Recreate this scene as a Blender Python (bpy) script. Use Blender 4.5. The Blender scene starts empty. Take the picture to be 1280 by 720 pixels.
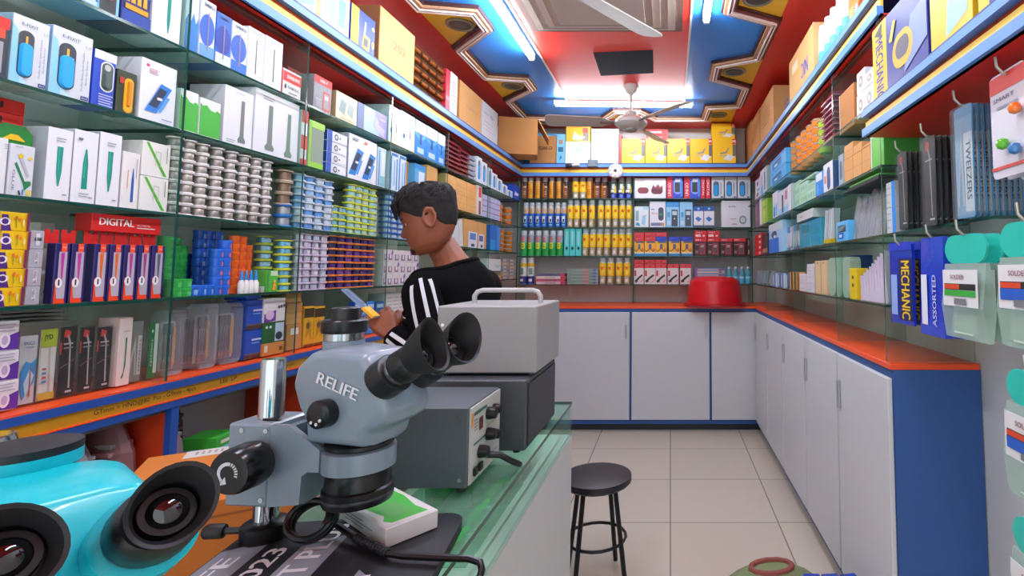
import bpy, bmesh, math, random
from mathutils import Vector, Matrix
from mathutils.bvhtree import BVHTree
random.seed(7)
SC = bpy.context.scene
COL = SC.collection
PI = math.pi
# ------------------------------------------------------------------ camera
CAMZ = 1.4
F, PX, PY, TILT = 650.0, 838.0, 292.5, math.radians(4.0)
ct, st = math.cos(TILT), math.sin(TILT)
cd = bpy.data.cameras.new('camera'); cam = bpy.data.objects.new('camera', cd); COL.objects.link(cam)
cam.location = (0, 0, CAMZ); cam.rotation_euler = (PI/2 + TILT, 0, 0)
cd.sensor_width = 36; cd.lens = F/1280*36
cd.shift_x = (640-PX)/1280; cd.shift_y = -(360-PY)/1280
cd.clip_start = .02
SC.camera = cam

def ray(x, y):
    a, b = (x-PX)/F, (PY-y)/F
    return Vector((a, ct-b*st, b*ct+st))
def at_x(x, y, X): d = ray(x, y); return d*(X/d.x)+Vector((0, 0, CAMZ))
def at_y(x, y, Y): d = ray(x, y); return d*(Y/d.y)+Vector((0, 0, CAMZ))
def at_z(x, y, Z): d = ray(x, y); return d*((Z-CAMZ)/d.z)+Vector((0, 0, CAMZ))
def depth_on(x, X, Z): return (F*X/(x-PX)-(Z-CAMZ)*st)/ct          # Y on a side wall X at height Z
def cross_on(x, Y, Z): return (x-PX)/F*(Y*ct+(Z-CAMZ)*st)           # X on a frontal plane Y at height Z

# ------------------------------------------------------------------ materials
def lin(c):
    c = c.lstrip('#'); v = [int(c[i:i+2], 16)/255 for i in (0, 2, 4)]
    return tuple((x/12.92 if x <= .04045 else ((x+.055)/1.055)**2.4) for x in v)+(1,)
_M = {}
def mat(c, rough=.45, metal=0., noise=0., scale=30., bump=0., emit=0., coat=0.):
    k = (c, rough, metal, noise, scale, bump, emit, coat)
    if k in _M: return _M[k]
    m = bpy.data.materials.new('mat_'+c.strip('#')); m.use_nodes = True
    nt = m.node_tree; b = nt.nodes['Principled BSDF']
    b.inputs['Base Color'].default_value = lin(c)
    b.inputs['Roughness'].default_value = rough; b.inputs['Metallic'].default_value = metal
    if coat: b.inputs['Coat Weight'].default_value = coat
    if noise or bump:
        tc = nt.nodes.new('ShaderNodeTexCoord'); n = nt.nodes.new('ShaderNodeTexNoise')
        n.inputs['Scale'].default_value = scale; n.inputs['Detail'].default_value = 4
        nt.links.new(tc.outputs['Object'], n.inputs['Vector'])
        if noise:
            mx = nt.nodes.new('ShaderNodeMix'); mx.data_type = 'RGBA'
            L = lin(c)
            mx.inputs[6].default_value = tuple(max(0, v*(1-noise)) for v in L[:3])+(1,)
            mx.inputs[7].default_value = tuple(min(1, v*(1+noise)) for v in L[:3])+(1,)
            nt.links.new(n.outputs['Fac'], mx.inputs[0]); nt.links.new(mx.outputs[2], b.inputs['Base Color'])
        if bump:
            bp = nt.nodes.new('ShaderNodeBump'); bp.inputs['Strength'].default_value = bump; bp.inputs['Distance'].default_value = .004
            nt.links.new(n.outputs['Fac'], bp.inputs['Height']); nt.links.new(bp.outputs[0], b.inputs['Normal'])
    if emit:
        b.inputs['Emission Color'].default_value = lin(c); b.inputs['Emission Strength'].default_value = emit
    _M[k] = m; return m
def clear(c, body, rough=.08, tint='#ffffff', name='clear', edge=.22):
    """thin see-through sheet: transparent, with a share of coloured glossy body"""
    k = (c, body, rough, tint, name)
    if k in _M: return _M[k]
    m = bpy.data.materials.new('mat_'+name); m.use_nodes = True
    nt = m.node_tree; b = nt.nodes['Principled BSDF']; out = nt.nodes['Material Output']
    b.inputs['Base Color'].default_value = lin(c); b.inputs['Roughness'].default_value = rough
    t = nt.nodes.new('ShaderNodeBsdfTransparent'); t.inputs['Color'].default_value = lin(tint)
    lw = nt.nodes.new('ShaderNodeLayerWeight'); lw.inputs['Blend'].default_value = .25
    mp = nt.nodes.new('ShaderNodeMapRange'); mp.inputs['To Min'].default_value = body; mp.inputs['To Max'].default_value = min(1, body+edge)
    nt.links.new(lw.outputs['Fresnel'], mp.inputs['Value'])
    mx = nt.nodes.new('ShaderNodeMixShader')
    nt.links.new(mp.outputs[0], mx.inputs[0]); nt.links.new(t.outputs[0], mx.inputs[1]); nt.links.new(b.outputs[0], mx.inputs[2])
    nt.links.new(mx.outputs[0], out.inputs['Surface'])
    _M[k] = m; return m
GLASS = clear('#b4d2ca', .03, .03, '#f0f9f5', 'glass')
GEDGE = mat('#14453c', .15)
PLAST = clear('#aab0b4', .035, .10, '#f9fbfb', 'plastic', .10)
BAG = clear('#d6d8dc', .30, .15, '#f0f0f2', 'bag')
def card(c): return mat(c, .8, noise=.07, scale=14)

# ------------------------------------------------------------------ mesh builder
class MB:
    def __init__(s): s.v = []; s.f = []; s.m = []; s.mats = []; s.T = None
    def mi(s, m):
        if isinstance(m, str): m = mat(m)
        if m not in s.mats: s.mats.append(m)
        return s.mats.index(m)
    def add(s, vs, fs, m):
        b = len(s.v); i = s.mi(m)
        for p in vs:
            p = Vector(p); s.v.append(s.T @ p if s.T is not None else p)
        for f in fs: s.f.append([b+k for k in f]); s.m.append(i)
        return s
    def box(s, x0, y0, z0, x1, y1, z1, m, faces=None):
        vs = [(x, y, z) for z in (z0, z1) for y in (y0, y1) for x in (x0, x1)]
        fs = {'bottom': (0, 2, 3, 1), 'top': (4, 5, 7, 6), 'front': (0, 1, 5, 4), 'back': (3, 2, 6, 7), 'left': (2, 0, 4, 6), 'right': (1, 3, 7, 5)}
        for k, f in fs.items():
            s.add([vs[i] for i in f], [(0, 1, 2, 3)], (faces or {}).get(k, m))
        return s
    def cbox(s, x0, y0, z0, x1, y1, z1, m, c=.0015, faces=None):
        P = []
        for sx in (0, 1):
            for sy in (0, 1):
                for sz in (0, 1):
                    X, Y, Z = (x0, x1)[sx], (y0, y1)[sy], (z0, z1)[sz]
                    dx, dy, dz = (c, -c)[sx], (c, -c)[sy], (c, -c)[sz]
                    P += [(X, Y+dy, Z+dz), (X+dx, Y, Z+dz), (X+dx, Y+dy, Z)]
        return s.hull(P, m, faces)
    def hull(s, P, m, faces=None):
        bm = bmesh.new()
        for p in P: bm.verts.new(p)
        bmesh.ops.convex_hull(bm, input=bm.verts)
        bmesh.ops.dissolve_limit(bm, angle_limit=.02, verts=bm.verts, edges=bm.edges)
        bmesh.ops.recalc_face_normals(bm, faces=bm.faces)
        bm.verts.index_update(); bm.normal_update()
        vs = [v.co.copy() for v in bm.verts]
        for f in bm.faces:
            n = f.normal; mm = m
            if faces:
                k = ('right' if n.x > .9 else 'left' if n.x < -.9 else 'back' if n.y > .9 else 'front' if n.y < -.9 else 'top' if n.z > .9 else 'bottom' if n.z < -.9 else None)
                if k in ('left', 'right') and k not in faces: k = 'side'
                mm = faces.get(k, m)
            ids = [v.index for v in f.verts]
            s.add([vs[i] for i in ids], [tuple(range(len(ids)))], mm)
        bm.free(); return s
    def lathe(s, prof, m, seg=20, o=(0, 0, 0), axis=None, cap=True):
        """prof: [(r, z[, mat])]; axis: direction of +z"""
        o = Vector(o); q = Vector((0, 0, 1)).rotation_difference(Vector(axis)) if axis is not None else None
        rings = []
        for pr in prof:
            r, z = pr[0], pr[1]; ring = []
            for i in range(seg):
                a = 2*PI*i/seg; p = Vector((r*math.cos(a), r*math.sin(a), z))
                ring.append((q @ p if q else p)+o)
            rings.append(ring)
        vs = [p for r in rings for p in r]; b = len(s.v)
        for p in vs: s.v.append(s.T @ p if s.T is not None else p)
        for k in range(len(rings)-1):
            mm = s.mi(prof[k+1][2] if len(prof[k+1]) > 2 else m)
            for i in range(seg):
                j = (i+1) % seg
                s.f.append([b+k*seg+i, b+k*seg+j, b+(k+1)*seg+j, b+(k+1)*seg+i]); s.m.append(mm)
        if cap:
            s.f.append([b+i for i in range(seg)][::-1]); s.m.append(s.mi(prof[0][2] if len(prof[0]) > 2 else m))
            s.f.append([b+(len(rings)-1)*seg+i for i in range(seg)]); s.m.append(s.mi(prof[-1][2] if len(prof[-1]) > 2 else m))
        return s
    def tube(s, pts, r, m, seg=10, cap=True):
        pts = [Vector(p) for p in pts]; n = len(pts); up = None; rings = []
        rr = r if isinstance(r, (list, tuple)) else [r]*n
        for i, p in enumerate(pts):
            t = (pts[min(i+1, n-1)]-pts[max(i-1, 0)]).normalized()
            if up is None: up = Vector((0, 0, 1)) if abs(t.z) < .9 else Vector((1, 0, 0))
            a = t.cross(up).normalized(); up = a.cross(t).normalized()
            rings.append([p+(a*math.cos(2*PI*k/seg)+up*math.sin(2*PI*k/seg))*rr[i] for k in range(seg)])
        fs = []
        for i in range(n-1):
            for k in range(seg):
                j = (k+1) % seg; fs.append((i*seg+k, i*seg+j, (i+1)*seg+j, (i+1)*seg+k))
        if cap: fs.append(tuple(range(seg))); fs.append(tuple((n-1)*seg+k for k in range(seg))[::-1])
        return s.add([p for r_ in rings for p in r_], fs, m)
    def prism(s, poly, z0, z1, m, mtop=None):
        """polygon in xy extruded in z"""
        n = len(poly); vs = [(x, y, z0) for x, y in poly]+[(x, y, z1) for x, y in poly]
        s.add(vs, [(i, (i+1) % n, n+(i+1) % n, n+i) for i in range(n)], m)
        s.add(vs[:n], [tuple(range(n))[::-1]], m); s.add(vs[n:], [tuple(range(n))], mtop or m)
        return s
    def build(s, name, parent=None, smooth=False, loc=None, rz=None, angle=.7):
        me = bpy.data.meshes.new(name); me.from_pydata([tuple(p) for p in s.v], [], s.f)
        for m in s.mats: me.materials.append(m)
        me.polygons.foreach_set('material_index', s.m)
        if smooth:
            bm = bmesh.new(); bm.from_mesh(me); bmesh.ops.remove_doubles(bm, verts=bm.verts, dist=1e-5)
            bmesh.ops.recalc_face_normals(bm, faces=bm.faces); bm.to_mesh(me); bm.free()
            me.polygons.foreach_set('use_smooth', [True]*len(me.polygons)); me.set_sharp_from_angle(angle=angle)
        me.update()
        return link(me, name, parent, loc, rz)
def link(me, name, parent=None, loc=None, rz=None):
    o = bpy.data.objects.new(name, me); COL.objects.link(o)
    if parent is not None: o.parent = parent
    if loc is not None: o.location = loc
    if rz is not None: o.rotation_euler = (0, 0, rz)
    return o
def empty(name, loc=(0, 0, 0), rz=0): return link(None, name, None, loc, rz)
def tag(o, label, cat, group=None, kind=None):
    if not 4 <= len(label.split()) <= 16: print('LABELLEN', len(label.split()), label)
    o['label'] = label; o['category'] = cat
    if group: o['group'] = group
    if kind: o['kind'] = kind
    return o
def struct(o): o['kind'] = 'structure'; return o
def copy_tree(o, parent=None, loc=None, rz=None):
    c = o.copy(); COL.objects.link(c)
    if parent is not None: c.parent = parent
    if loc is not None: c.location = loc
    if rz is not None: c.rotation_euler = (0, 0, rz)
    for ch in o.children: copy_tree(ch, c)
    return c
ORD = ['first', 'second', 'third', 'fourth', 'fifth', 'sixth', 'seventh', 'eighth', 'ninth', 'tenth', 'eleventh', 'twelfth', 'thirteenth', 'fourteenth', 'fifteenth', 'sixteenth', 'seventeenth', 'eighteenth']
def place_word(i, n, a='left', b='right'):
    if n == 1: return 'only'
    if i == 0: return a+'most'
    if i == n-1: return b+'most'
    return ORD[i]+' from '+a

# ------------------------------------------------------------------ lettering
_TX = {}
def text_mesh(t):
    if t in _TX: return _TX[t]
    cu = bpy.data.curves.new('txt', 'FONT'); cu.body = t; cu.size = 1; cu.resolution_u = 2
    cu.align_x = 'CENTER'; cu.align_y = 'CENTER'
    o = bpy.data.objects.new('txt', cu); COL.objects.link(o)
    dg = bpy.context.evaluated_depsgraph_get()
    me = bpy.data.meshes.new_from_object(o.evaluated_get(dg))
    vs = [v.co.copy() for v in me.vertices]; fs = [tuple(p.vertices) for p in me.polygons]
    bpy.data.objects.remove(o); bpy.data.curves.remove(cu); bpy.data.meshes.remove(me)
    w = max([v.x for v in vs] or [1])-min([v.x for v in vs] or [0])
    _TX[t] = (vs, fs, w); return _TX[t]
def put_text(mb, t, M, height, m, width=None, bold=0.):
    """M maps text plane (x right, y up) to space; height = cap height"""
    vs, fs, w = text_mesh(t); k = height/.72; kx = k if width is None else width/w
    if bold < 0: bold = .026*min(k, kx)
    old = mb.T; mb.T = M if old is None else old @ M
    mb.add([(v.x*kx, v.y*k, 0) for v in vs], fs, m)
    if bold:
        for q_, dx in enumerate((-bold, bold)): mb.add([(v.x*kx+dx, v.y*k, .00012*(q_+1)) for v in vs], fs, m)
    mb.T = old

# ------------------------------------------------------------------ printed packages
PARTN = {'r': 'printed_panel', 'e': 'picture', 'p': 'picture', 'k': 'picture', 't': 'lettering', 'q': 'tool', 'h': 'hang_tab'}
def pill(x0, z0, x1, z1, n=6, rad=None):
    r = min(x1-x0, z1-z0)/2 if rad is None else rad
    P = []
    for cx, cz, a0 in ((x1-r, z0+r, -PI/2), (x1-r, z1-r, 0), (x0+r, z1-r, PI/2), (x0+r, z0+r, PI)):
        for i in range(n+1):
            a = a0+PI/2*i/n; P.append((cx+r*math.cos(a), cz+r*math.sin(a)))
    return P
def art_parts(root, art, w, h, yf, z0=0., step=.00035):
    groups = {}; lift = .0006
    for a in art:
        k = a[0]; nm = PARTN[k]
        if isinstance(a[-1], str) and a[-1].startswith('='): nm = a[-1][1:]; a = a[:-1]
        g = groups.setdefault(nm, MB()); y = yf-lift; lift += step + (.0003 if k == 't' else 0)
        U = lambda u: (u-.5)*w
        V = lambda v: z0+v*h
        if k == 'r':
            _, u0, v0, u1, v1, c = a
            g.add([(U(u0), y, V(v0)), (U(u1), y, V(v0)), (U(u1), y, V(v1)), (U(u0), y, V(v1))], [(0, 1, 2, 3)], c)
        elif k == 'p':
            g.add([(U(u), y, V(v)) for u, v in a[1]], [tuple(range(len(a[1])))], a[2])
        elif k == 'e':
            _, u, v, ru, rv, c = a
            P = [(U(u)+ru*w*math.cos(2*PI*i/18), y, V(v)+rv*h*math.sin(2*PI*i/18)) for i in range(18)]
            g.add(P, [tuple(range(18))], c)
        elif k == 'k':
            _, u0, v0, u1, v1, c = a[:6]
            P = [(x, y, z) for x, z in pill(U(u0), V(v0), U(u1), V(v1))]
            g.add(P, [tuple(range(len(P)))], c)
        elif k == 'q':
            _, u0, v0, u1, v1, c, dep = a[:7]
            A = [(x, y, z) for x, z in pill(U(u0), V(v0), U(u1), V(v1))]
            cx, cz = (U(u0)+U(u1))/2, (V(v0)+V(v1))/2
            B = [(cx+(x-cx)*.8, y-dep, cz+(z-cz)*.93) for x, _, z in A]; n = len(A)
            g.add(A+B, [(i, (i+1) % n, n+(i+1) % n, n+i) for i in range(n)]+[tuple(range(n, 2*n))], c)
        elif k == 't':
            _, t, u, v, hh, c = a[:6]; rot = a[6] if len(a) > 6 else 0; wid = a[7]*w if len(a) > 7 and a[7] else None
            if rot and wid: wid = a[7]*h
            M = Matrix.Translation((U(u), y, V(v))) @ Matrix.Rotation(PI/2, 4, 'X') @ Matrix.Rotation(math.radians(rot), 4, 'Z')
            ch = hh*(h if not rot else w); put_text(g, t, M, ch, c if not isinstance(c, str) else mat(c), wid, bold=-1 if ch > .008 else 0)
    for nm, g in groups.items(): g.build(nm, root)
def package(name, label, cat, w, d, h, col, art=(), loc=(0, 0, 0), rz=0, group=None, side=None, top=None, c=.0012, cardb=False):
    mk = card if cardb else (lambda q: q if not isinstance(q, str) else mat(q, .38))
    fc = {}
    if side: fc['side'] = mk(side)
    if top: fc['top'] = mk(top)
    mb = MB().cbox(-w/2, -d/2, 0, w/2, d/2, h, mk(col), min(c, w*.2, h*.2), fc)
    o = mb.build(name, None, loc=loc, rz=rz); tag(o, label, cat, group)
    art_parts(o, art, w, h, -d/2)
    return o

# shelves: (side, front coordinate, height)
LX, RX, BY = -1.45, .75, 5.0
SH = {'L0': ('L', 1.081), 'L4': ('L', 1.316), 'L3': ('L', 1.562), 'L2': ('L', 1.813), 'L1': ('L', 2.06), 'LT': ('L', 2.4365),
      'R4': ('R', 1.275), 'R3': ('R', 1.523), 'R2': ('R', 1.773), 'R1': ('R', 2.015), 'RT': ('R', 2.4365),
      'B4': ('B', 1.262), 'B3': ('B', 1.535), 'B2': ('B', 1.812), 'B1': ('B', 2.093), 'BT': ('B', 2.4365)}
HM = {'L0': .222, 'L4': .2365, 'L3': .2415, 'L2': .2375, 'L1': .23, 'R4': .2385, 'R3': .2405, 'R2': .2325, 'R1': .28, 'B4': .2635, 'B3': .2675, 'B2': .2715, 'B1': .2125}
LDIV = [1.0, 1.52, 2.03, 2.66, 3.35, 4.15]
RDIV = [1.83, 2.36, 3.2, 4.1]
BDIV = [-1.476, -.357, .786]
def clip_div(a, b, divs):
    for d in divs:
        if a < d+.006 and b > d-.006:
            if (a+b)/2 < d: b = d-.006
            else: a = d+.006
    return a, b
def spot(shelf, x0, x1, yt, inset=.02, depth=.12, zb=0.):
    """photo columns x0..x1 and the photo row of the top -> width, height, location, turn"""
    sd, Z = SH[shelf]; Zb = Z+.0045+zb
    if sd == 'B':
        Y = BY+inset; a, b = cross_on(x0, Y, Zb+.05), cross_on(x1, Y, Zb+.05)
        h = at_y((x0+x1)/2, yt, Y).z-Zb
        if shelf in HM: h = min(h, HM[shelf]-zb); a, b = clip_div(a, b, BDIV)
        return b-a-.0012, h, Vector(((a+b)/2, Y+depth/2, Zb)), 0.
    X = (LX-inset) if sd == 'L' else (RX+inset)
    a, b = depth_on(x0, X, Zb+.05), depth_on(x1, X, Zb+.05)
    h = at_x((x0+x1)/2, yt, X).z-Zb
    if shelf in HM:
        h = min(h, HM[shelf]-zb)
        if a > b: b, a = clip_div(b, a, RDIV)
        elif shelf != 'L0' or inset < .2: a, b = clip_div(a, b, LDIV)
    if sd == 'L': return b-a-.0012, h, Vector((X-depth/2, (a+b)/2, Zb)), PI/2
    return a-b-.0012, h, Vector((X+depth/2, (a+b)/2, Zb)), -PI/2
def B(shelf, x0, x1, yt, name, label, cat, col, art=(), d=.12, inset=.02, zb=0., group=None, side=None, top=None, cardb=False, hmax=.3):
    w, h, loc, rz = spot(shelf, x0, x1, yt, inset, d, zb)
    h = max(.01, min(h, hmax))
    return package(name, label, cat, w, d, h, col, art, loc, rz, group, side, top, cardb=cardb)
# ------------------------------------------------------------------ room shell
WL, WR, WB, FRONT, CEIL = -1.76, 1.06, 5.31, -1.3, 2.87
def tile_mat(c, grout, sx, sy, rough):
    m = bpy.data.materials.new('mat_tile'); m.use_nodes = True; nt = m.node_tree; b = nt.nodes['Principled BSDF']
    tc = nt.nodes.new('ShaderNodeTexCoord'); br = nt.nodes.new('ShaderNodeTexBrick')
    br.offset = 0; br.inputs['Scale'].default_value = 1; br.inputs['Brick Width'].default_value = sx; br.inputs['Row Height'].default_value = sy
    br.inputs['Mortar Size'].default_value = .004
    L = lin(c); br.inputs['Color1'].default_value = L; br.inputs['Color2'].default_value = tuple(v*.94 for v in L[:3])+(1,); br.inputs['Mortar'].default_value = lin(grout)
    nt.links.new(tc.outputs['Object'], br.inputs['Vector']); nt.links.new(br.outputs['Color'], b.inputs['Base Color'])
    b.inputs['Roughness'].default_value = rough; return m
wallm = mat('#d6dad8', .5, noise=.05, scale=3)
struct(MB().box(WL-.1, FRONT, -.1, WR+.1, WB+.1, 0, tile_mat('#d2c9b6', '#8f887a', .6, .6, .25)).build('floor'))
struct(MB().box(WL-.1, FRONT, 0, WL, WB+.1, CEIL, wallm).build('wall_left'))
struct(MB().box(WR, FRONT, 0, WR+.1, WB+.1, CEIL, wallm).build('wall_right'))
struct(MB().box(WL, WB, 0, WR, WB+.1, CEIL, mat('#d3d5d3', .5, noise=.05, scale=3)).build('wall_back'))
RED = mat('#e8362a', .42, noise=.05, scale=2)
struct(MB().box(WL-.1, FRONT, CEIL, WR+.1, WB+.1, CEIL+.1, RED).build('ceiling'))
# zigzag edge of the blue ceiling field (plan), left side from the back to the front, then the right side back again
XI, XO = -1.06, -1.34
left = []
for k in range(-1, 5):
    o = -1.03*k
    left += [(XI, 3.80+o), (XI, 4.06+o), (XO, 4.35+o), (XO, 4.78+o)] if False else []
left_pts = []
for k in (3, 2, 1, 0):
    o = -1.03*k
    left_pts += [(XO, 3.76+o), (XI, 3.81+o), (XI, 4.07+o), (XO, 4.36+o)]
left_pts += [(XO, 4.79), (XI, 4.84)]
right_pts = [(.285, 4.84), (.30, 4.49), (.56, 4.44), (.56, 4.05), (.285, 3.86), (.285, 3.55), (.55, 3.42)]
for k in (1, 2, 3):
    o = -1.03*k
    right_pts += [(.56, 4.00+o), (.285, 3.86+o), (.285, 3.56+o), (.55, 3.42+o)]
back_pts = [(-.66, 4.84), (-.52, 4.60), (-.26, 4.60), (-.12, 4.84)]
path = left_pts+back_pts+right_pts
y_near = .3
poly = [(XO, y_near)]+path+[(.55, y_near)]
MOULD = []
struct(MB().prism(poly, CEIL-.006, CEIL-.001, mat('#2f86dc', .35, noise=.05, scale=2)).build('ceiling_field'))
def offset_path(P, d):
    out = []
    for i, p in enumerate(P):
        a = Vector(P[max(i-1, 0)]); b = Vector(P[min(i+1, len(P)-1)]); p = Vector(p)
        n1 = (p-a) if i else (b-p); n2 = (b-p) if i < len(P)-1 else (p-a)
        n1.normalize(); n2.normalize(); N1 = Vector((-n1.y, n1.x)); N2 = Vector((-n2.y, n2.x))
        s = N1+N2; L = s.length
        s = N1 if L < .2 else s/L
        out.append(p+s*(d/max(.45, s.dot(N1))))
    return out
gold = mat('#b98b6a', .5, noise=.75, scale=120)
stripes = [(0, .012, .020, '#3a1c1c'), (.012, .034, .034, gold), (.034, .041, .042, '#f3e6df'), (.041, .052, .036, '#6d2f2f'), (.052, .060, .044, '#efd9d0'), (.060, .074, .030, '#7b3a38'), (.074, .088, .018, '#4a2020')]
mb = MB()
for a, b, dz, c in stripes:
    A, Bp = offset_path(path, a), offset_path(path, b)
    for i in range(len(path)-1):
        q = [A[i], A[i+1], Bp[i+1], Bp[i]]
        mb.prism([(p.x, p.y) for p in q], CEIL-.006-dz, CEIL-.001, c)
struct(mb.build('trim_1'))
# yellow pads with round downlights
pads = []
for k in (3, 2, 1, 0):
    o = -1.03*k; pads.append(([(XO-.08, 4.36+o+.02), (XI-.0, 4.07+o), (XI-.0, 3.81+o), (XO-.08, 3.76+o)], (-1.25, 4.03+o)))
pads[-1:] = pads[-1:]
for k in (0, 1, 2, 3):
    o = -1.03*k; pads.append(([(.64, 3.40+o), (.285, 3.55+o), (.285, 3.86+o), (.64, 4.05+o)], (.47, 3.73+o)))
pads.append(([(-.62, 4.93), (-.52, 4.62), (-.26, 4.62), (-.16, 4.93)], (-.39, 4.80)))
pads.append(([(XO-.1, 4.82), (XI, 4.84), (XI, 5.1), (XO-.1, 5.1)], (-1.22, 4.97)))
pads.append(([(.30, 4.49), (.60, 4.47), (.60, 5.05), (.29, 5.05)], (.45, 4.80)))
YEL = mat('#f0bd22', .45)
mb = MB()
for p, c in pads: mb.prism(p, CEIL-.009, CEIL-.001, YEL)
struct(mb.build('trim_2'))
nl = 0
dl0 = None
for p, c in pads:
    if c[1] < 2.2: continue
    side = 'left' if c[0] < -.8 else 'right' if c[0] > 0 else 'back'
    o = empty('downlight', (c[0], c[1], CEIL-.009))
    MB().lathe([(.085, 0), (.085, -.008), (.070, -.012), (.066, -.006)], '#8d8468', 24).build('trim_ring', o, True)
    MB().lathe([(.064, -.005), (.060, -.0085), (.02, -.010)], '#4d4a3c', 24).build('lens', o, True)
    lab = {'left': 'left side of the ceiling', 'right': 'right side of the ceiling', 'back': 'middle of the back ceiling edge'}[side]
    far = ' farthest from the front' if side != 'back' and c[1] > 4.6 else ' above the ceiling fan' if False else (' midway down the room' if side != 'back' and c[1] > 3.4 else (' nearest the front' if side != 'back' else ''))
    tag(o, 'unlit oval downlight in a yellow pad,'+' '+lab+far, 'downlight', 'downlights in the yellow ceiling pads')
# red middle panel with pale edging, moulded frame and dark hatch
PZ = CEIL-.006
struct(MB().box(-.875, .3, PZ-.012, .112, 4.38, PZ, RED).build('ceiling_panel'))
mb = MB(); e = '#efe6dc'
mb.box(-.888, .3, PZ-.016, -.8755, 4.392, PZ, e); mb.box(.1125, .3, PZ-.016, .125, 4.392, PZ, e); mb.box(-.8755, 4.3805, PZ-.016, .1125, 4.392, PZ, e)
struct(mb.build('trim_3'))
mb = MB()
for i in range(6):
    d = .042*i; mb.box(-.83+d, 1.1+d, PZ-.013-.012*(i+1), .07-d, 3.05-d, PZ-.012-.012*i, mat(['#6d544a', '#d0c4b9', '#a8968b', '#ded2c8', '#b09d92', '#d3c6bb'][i], .5))
struct(mb.build('trim_4'))
h = MB().prism([(-.515, 3.38), (-.115, 3.34), (-.125, 3.735), (-.52, 3.79)], PZ-.016, PZ-.0125, mat('#0a1c2b', .9)).build('ceiling_hatch')
tag(h, 'dark blue-black square hatch in the red ceiling panel', 'hatch')

# ------------------------------------------------------------------ lamps
def tube_light(label, a, b, power=55, z=2.82, watts=None):
    a, b = Vector(a), Vector(b); d = b-a; L = d.length; t = empty('tube_light', ((a.x+b.x)/2, (a.y+b.y)/2, z), math.atan2(d.y, d.x))
    MB().cbox(-L/2, -.022, .018, L/2, .022, CEIL-.0075-z, '#e9ebee', .003).build('batten', t)
    MB().lathe([(.017, -L/2+.012), (.017, L/2-.012)], mat('#f2f6ff', .4, emit=power), 14, axis=(1, 0, 0)).build('tube', t, True)
    for s in (-1, 1):
        MB().cbox(s*(L/2-.012)-.010, -.016, -.018, s*(L/2-.012)+.010, .016, .0185, '#d9dadd', .002).build('end_cap', t)
    tag(t, label, 'light', 'fluorescent tubes on the ceiling')
EM = 95
tube_light('lit fluorescent tube on the left blue ceiling strip', (-.93, 2.19), (-.93, 3.41), EM)
tube_light('lit fluorescent tube on the right blue ceiling strip, showing only its end', (.205, 1.66), (.205, 2.88), EM)
tube_light('lit fluorescent tube across the back of the ceiling above the fan', (-1.0, 4.36), (.20, 4.40), EM)
tube_light('added unseen fluorescent tube on the left ceiling strip, lighting the near shelves', (-.93, .35), (-.93, 1.55), EM)  # out of view, added to light the near shelves
tube_light('added unseen fluorescent tube on the right ceiling strip, lighting the near shelves', (.205, .25), (.205, 1.45), EM)  # its partner on the right, likewise added out of view as fill

def fan(label, x, y, zhub, angs, L):
    f = empty('ceiling_fan', (x, y, zhub)); top = CEIL-.0185-zhub
    body = mat('#c8c4bc', .35); bl = mat('#b9b5ad', .4)
    MB().lathe([(.012, .05), (.012, top-.05)], body, 12).build('rod', f, True)
    MB().lathe([(.015, top-.075), (.045, top-.055), (.062, top-.012), (.058, top)], body, 20).build('canopy', f, True)
    MB().lathe([(.02, .085), (.05, .075), (.055, .045), (.095, .03), (.125, .005), (.128, -.02), (.10, -.045), (.05, -.058), (.0, -.06)][::-1], body, 28).build('motor', f, True)
    MB().lathe([(.045, -.075), (.05, -.062), (.05, -.058)], mat('#8a8780', .4), 20).build('bottom_cap', f, True)
    for a in angs:
        a = math.radians(a); M = Matrix.Rotation(a, 4, 'Z') @ Matrix.Translation((.11, 0, -.01)) @ Matrix.Rotation(math.radians(17), 4, 'X')
        mb = MB(); mb.T = M
        P = [(0, -.018), (.07, -.03), (.12, -.064), (L-.15, -.078), (L-.12, -.06), (L-.11, 0), (L-.12, .06), (L-.15, .078), (.12, .064), (.07, .03), (0, .018)]
        mb.prism(P, -.003, .003, bl); b = mb.build('blade', f)
        mb = MB(); mb.T = M; mb.cbox(-.02, -.016, -.008, .13, .016, -.0035, mat('#8d8a84', .35, .6), .002); mb.build('bracket', b)
    tag(f, label, 'fan', 'ceiling fans')
fan('grey three-bladed ceiling fan hanging at the back of the shop', -.31, 4.0, 2.56, (-50, 68, 187), .66)
fan('nearer grey ceiling fan with one long blade under the moulded frame', -.50, 1.93, 2.56, (53, 173, 293), .70)

# ------------------------------------------------------------------ shelving carcass
def glass_slab(name, x0, y0, z0, x1, y1, z1, edges, label, cat, group):
    f = {e: GEDGE for e in edges}
    return tag(MB().box(x0, y0, z0, x1, y1, z1, GLASS, f).build(name), label, cat, group)
levn = {'1': 'top', '2': 'second', '3': 'third', '4': 'lowest'}
bayw = ['nearest the front', 'second from the front', 'third from the front', 'fourth from the front', 'fifth from the front', 'sixth from the front', 'by the back corner']
for k in '1234':
    Z = SH['L'+k][1]; ys = [.45]+LDIV+[4.995]
    for i in range(len(ys)-1):
        glass_slab('glass_shelf', WL+.003, ys[i]+.006, Z-.004, LX, ys[i+1]-.006, Z+.004, ('right', 'front', 'back'),
                   f'{levn[k]} glass shelf of the left wall unit, bay {bayw[i]}', 'shelf', 'glass shelves on the left wall')
for i, y in enumerate(LDIV):
    glass_slab('glass_divider', WL+.003, y-.004, 1.0825, LX, y+.004, 2.31, ('right',), f'upright glass divider of the left shelves, {ORD[i]} from the front', 'divider', 'glass dividers on the left wall')
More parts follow.
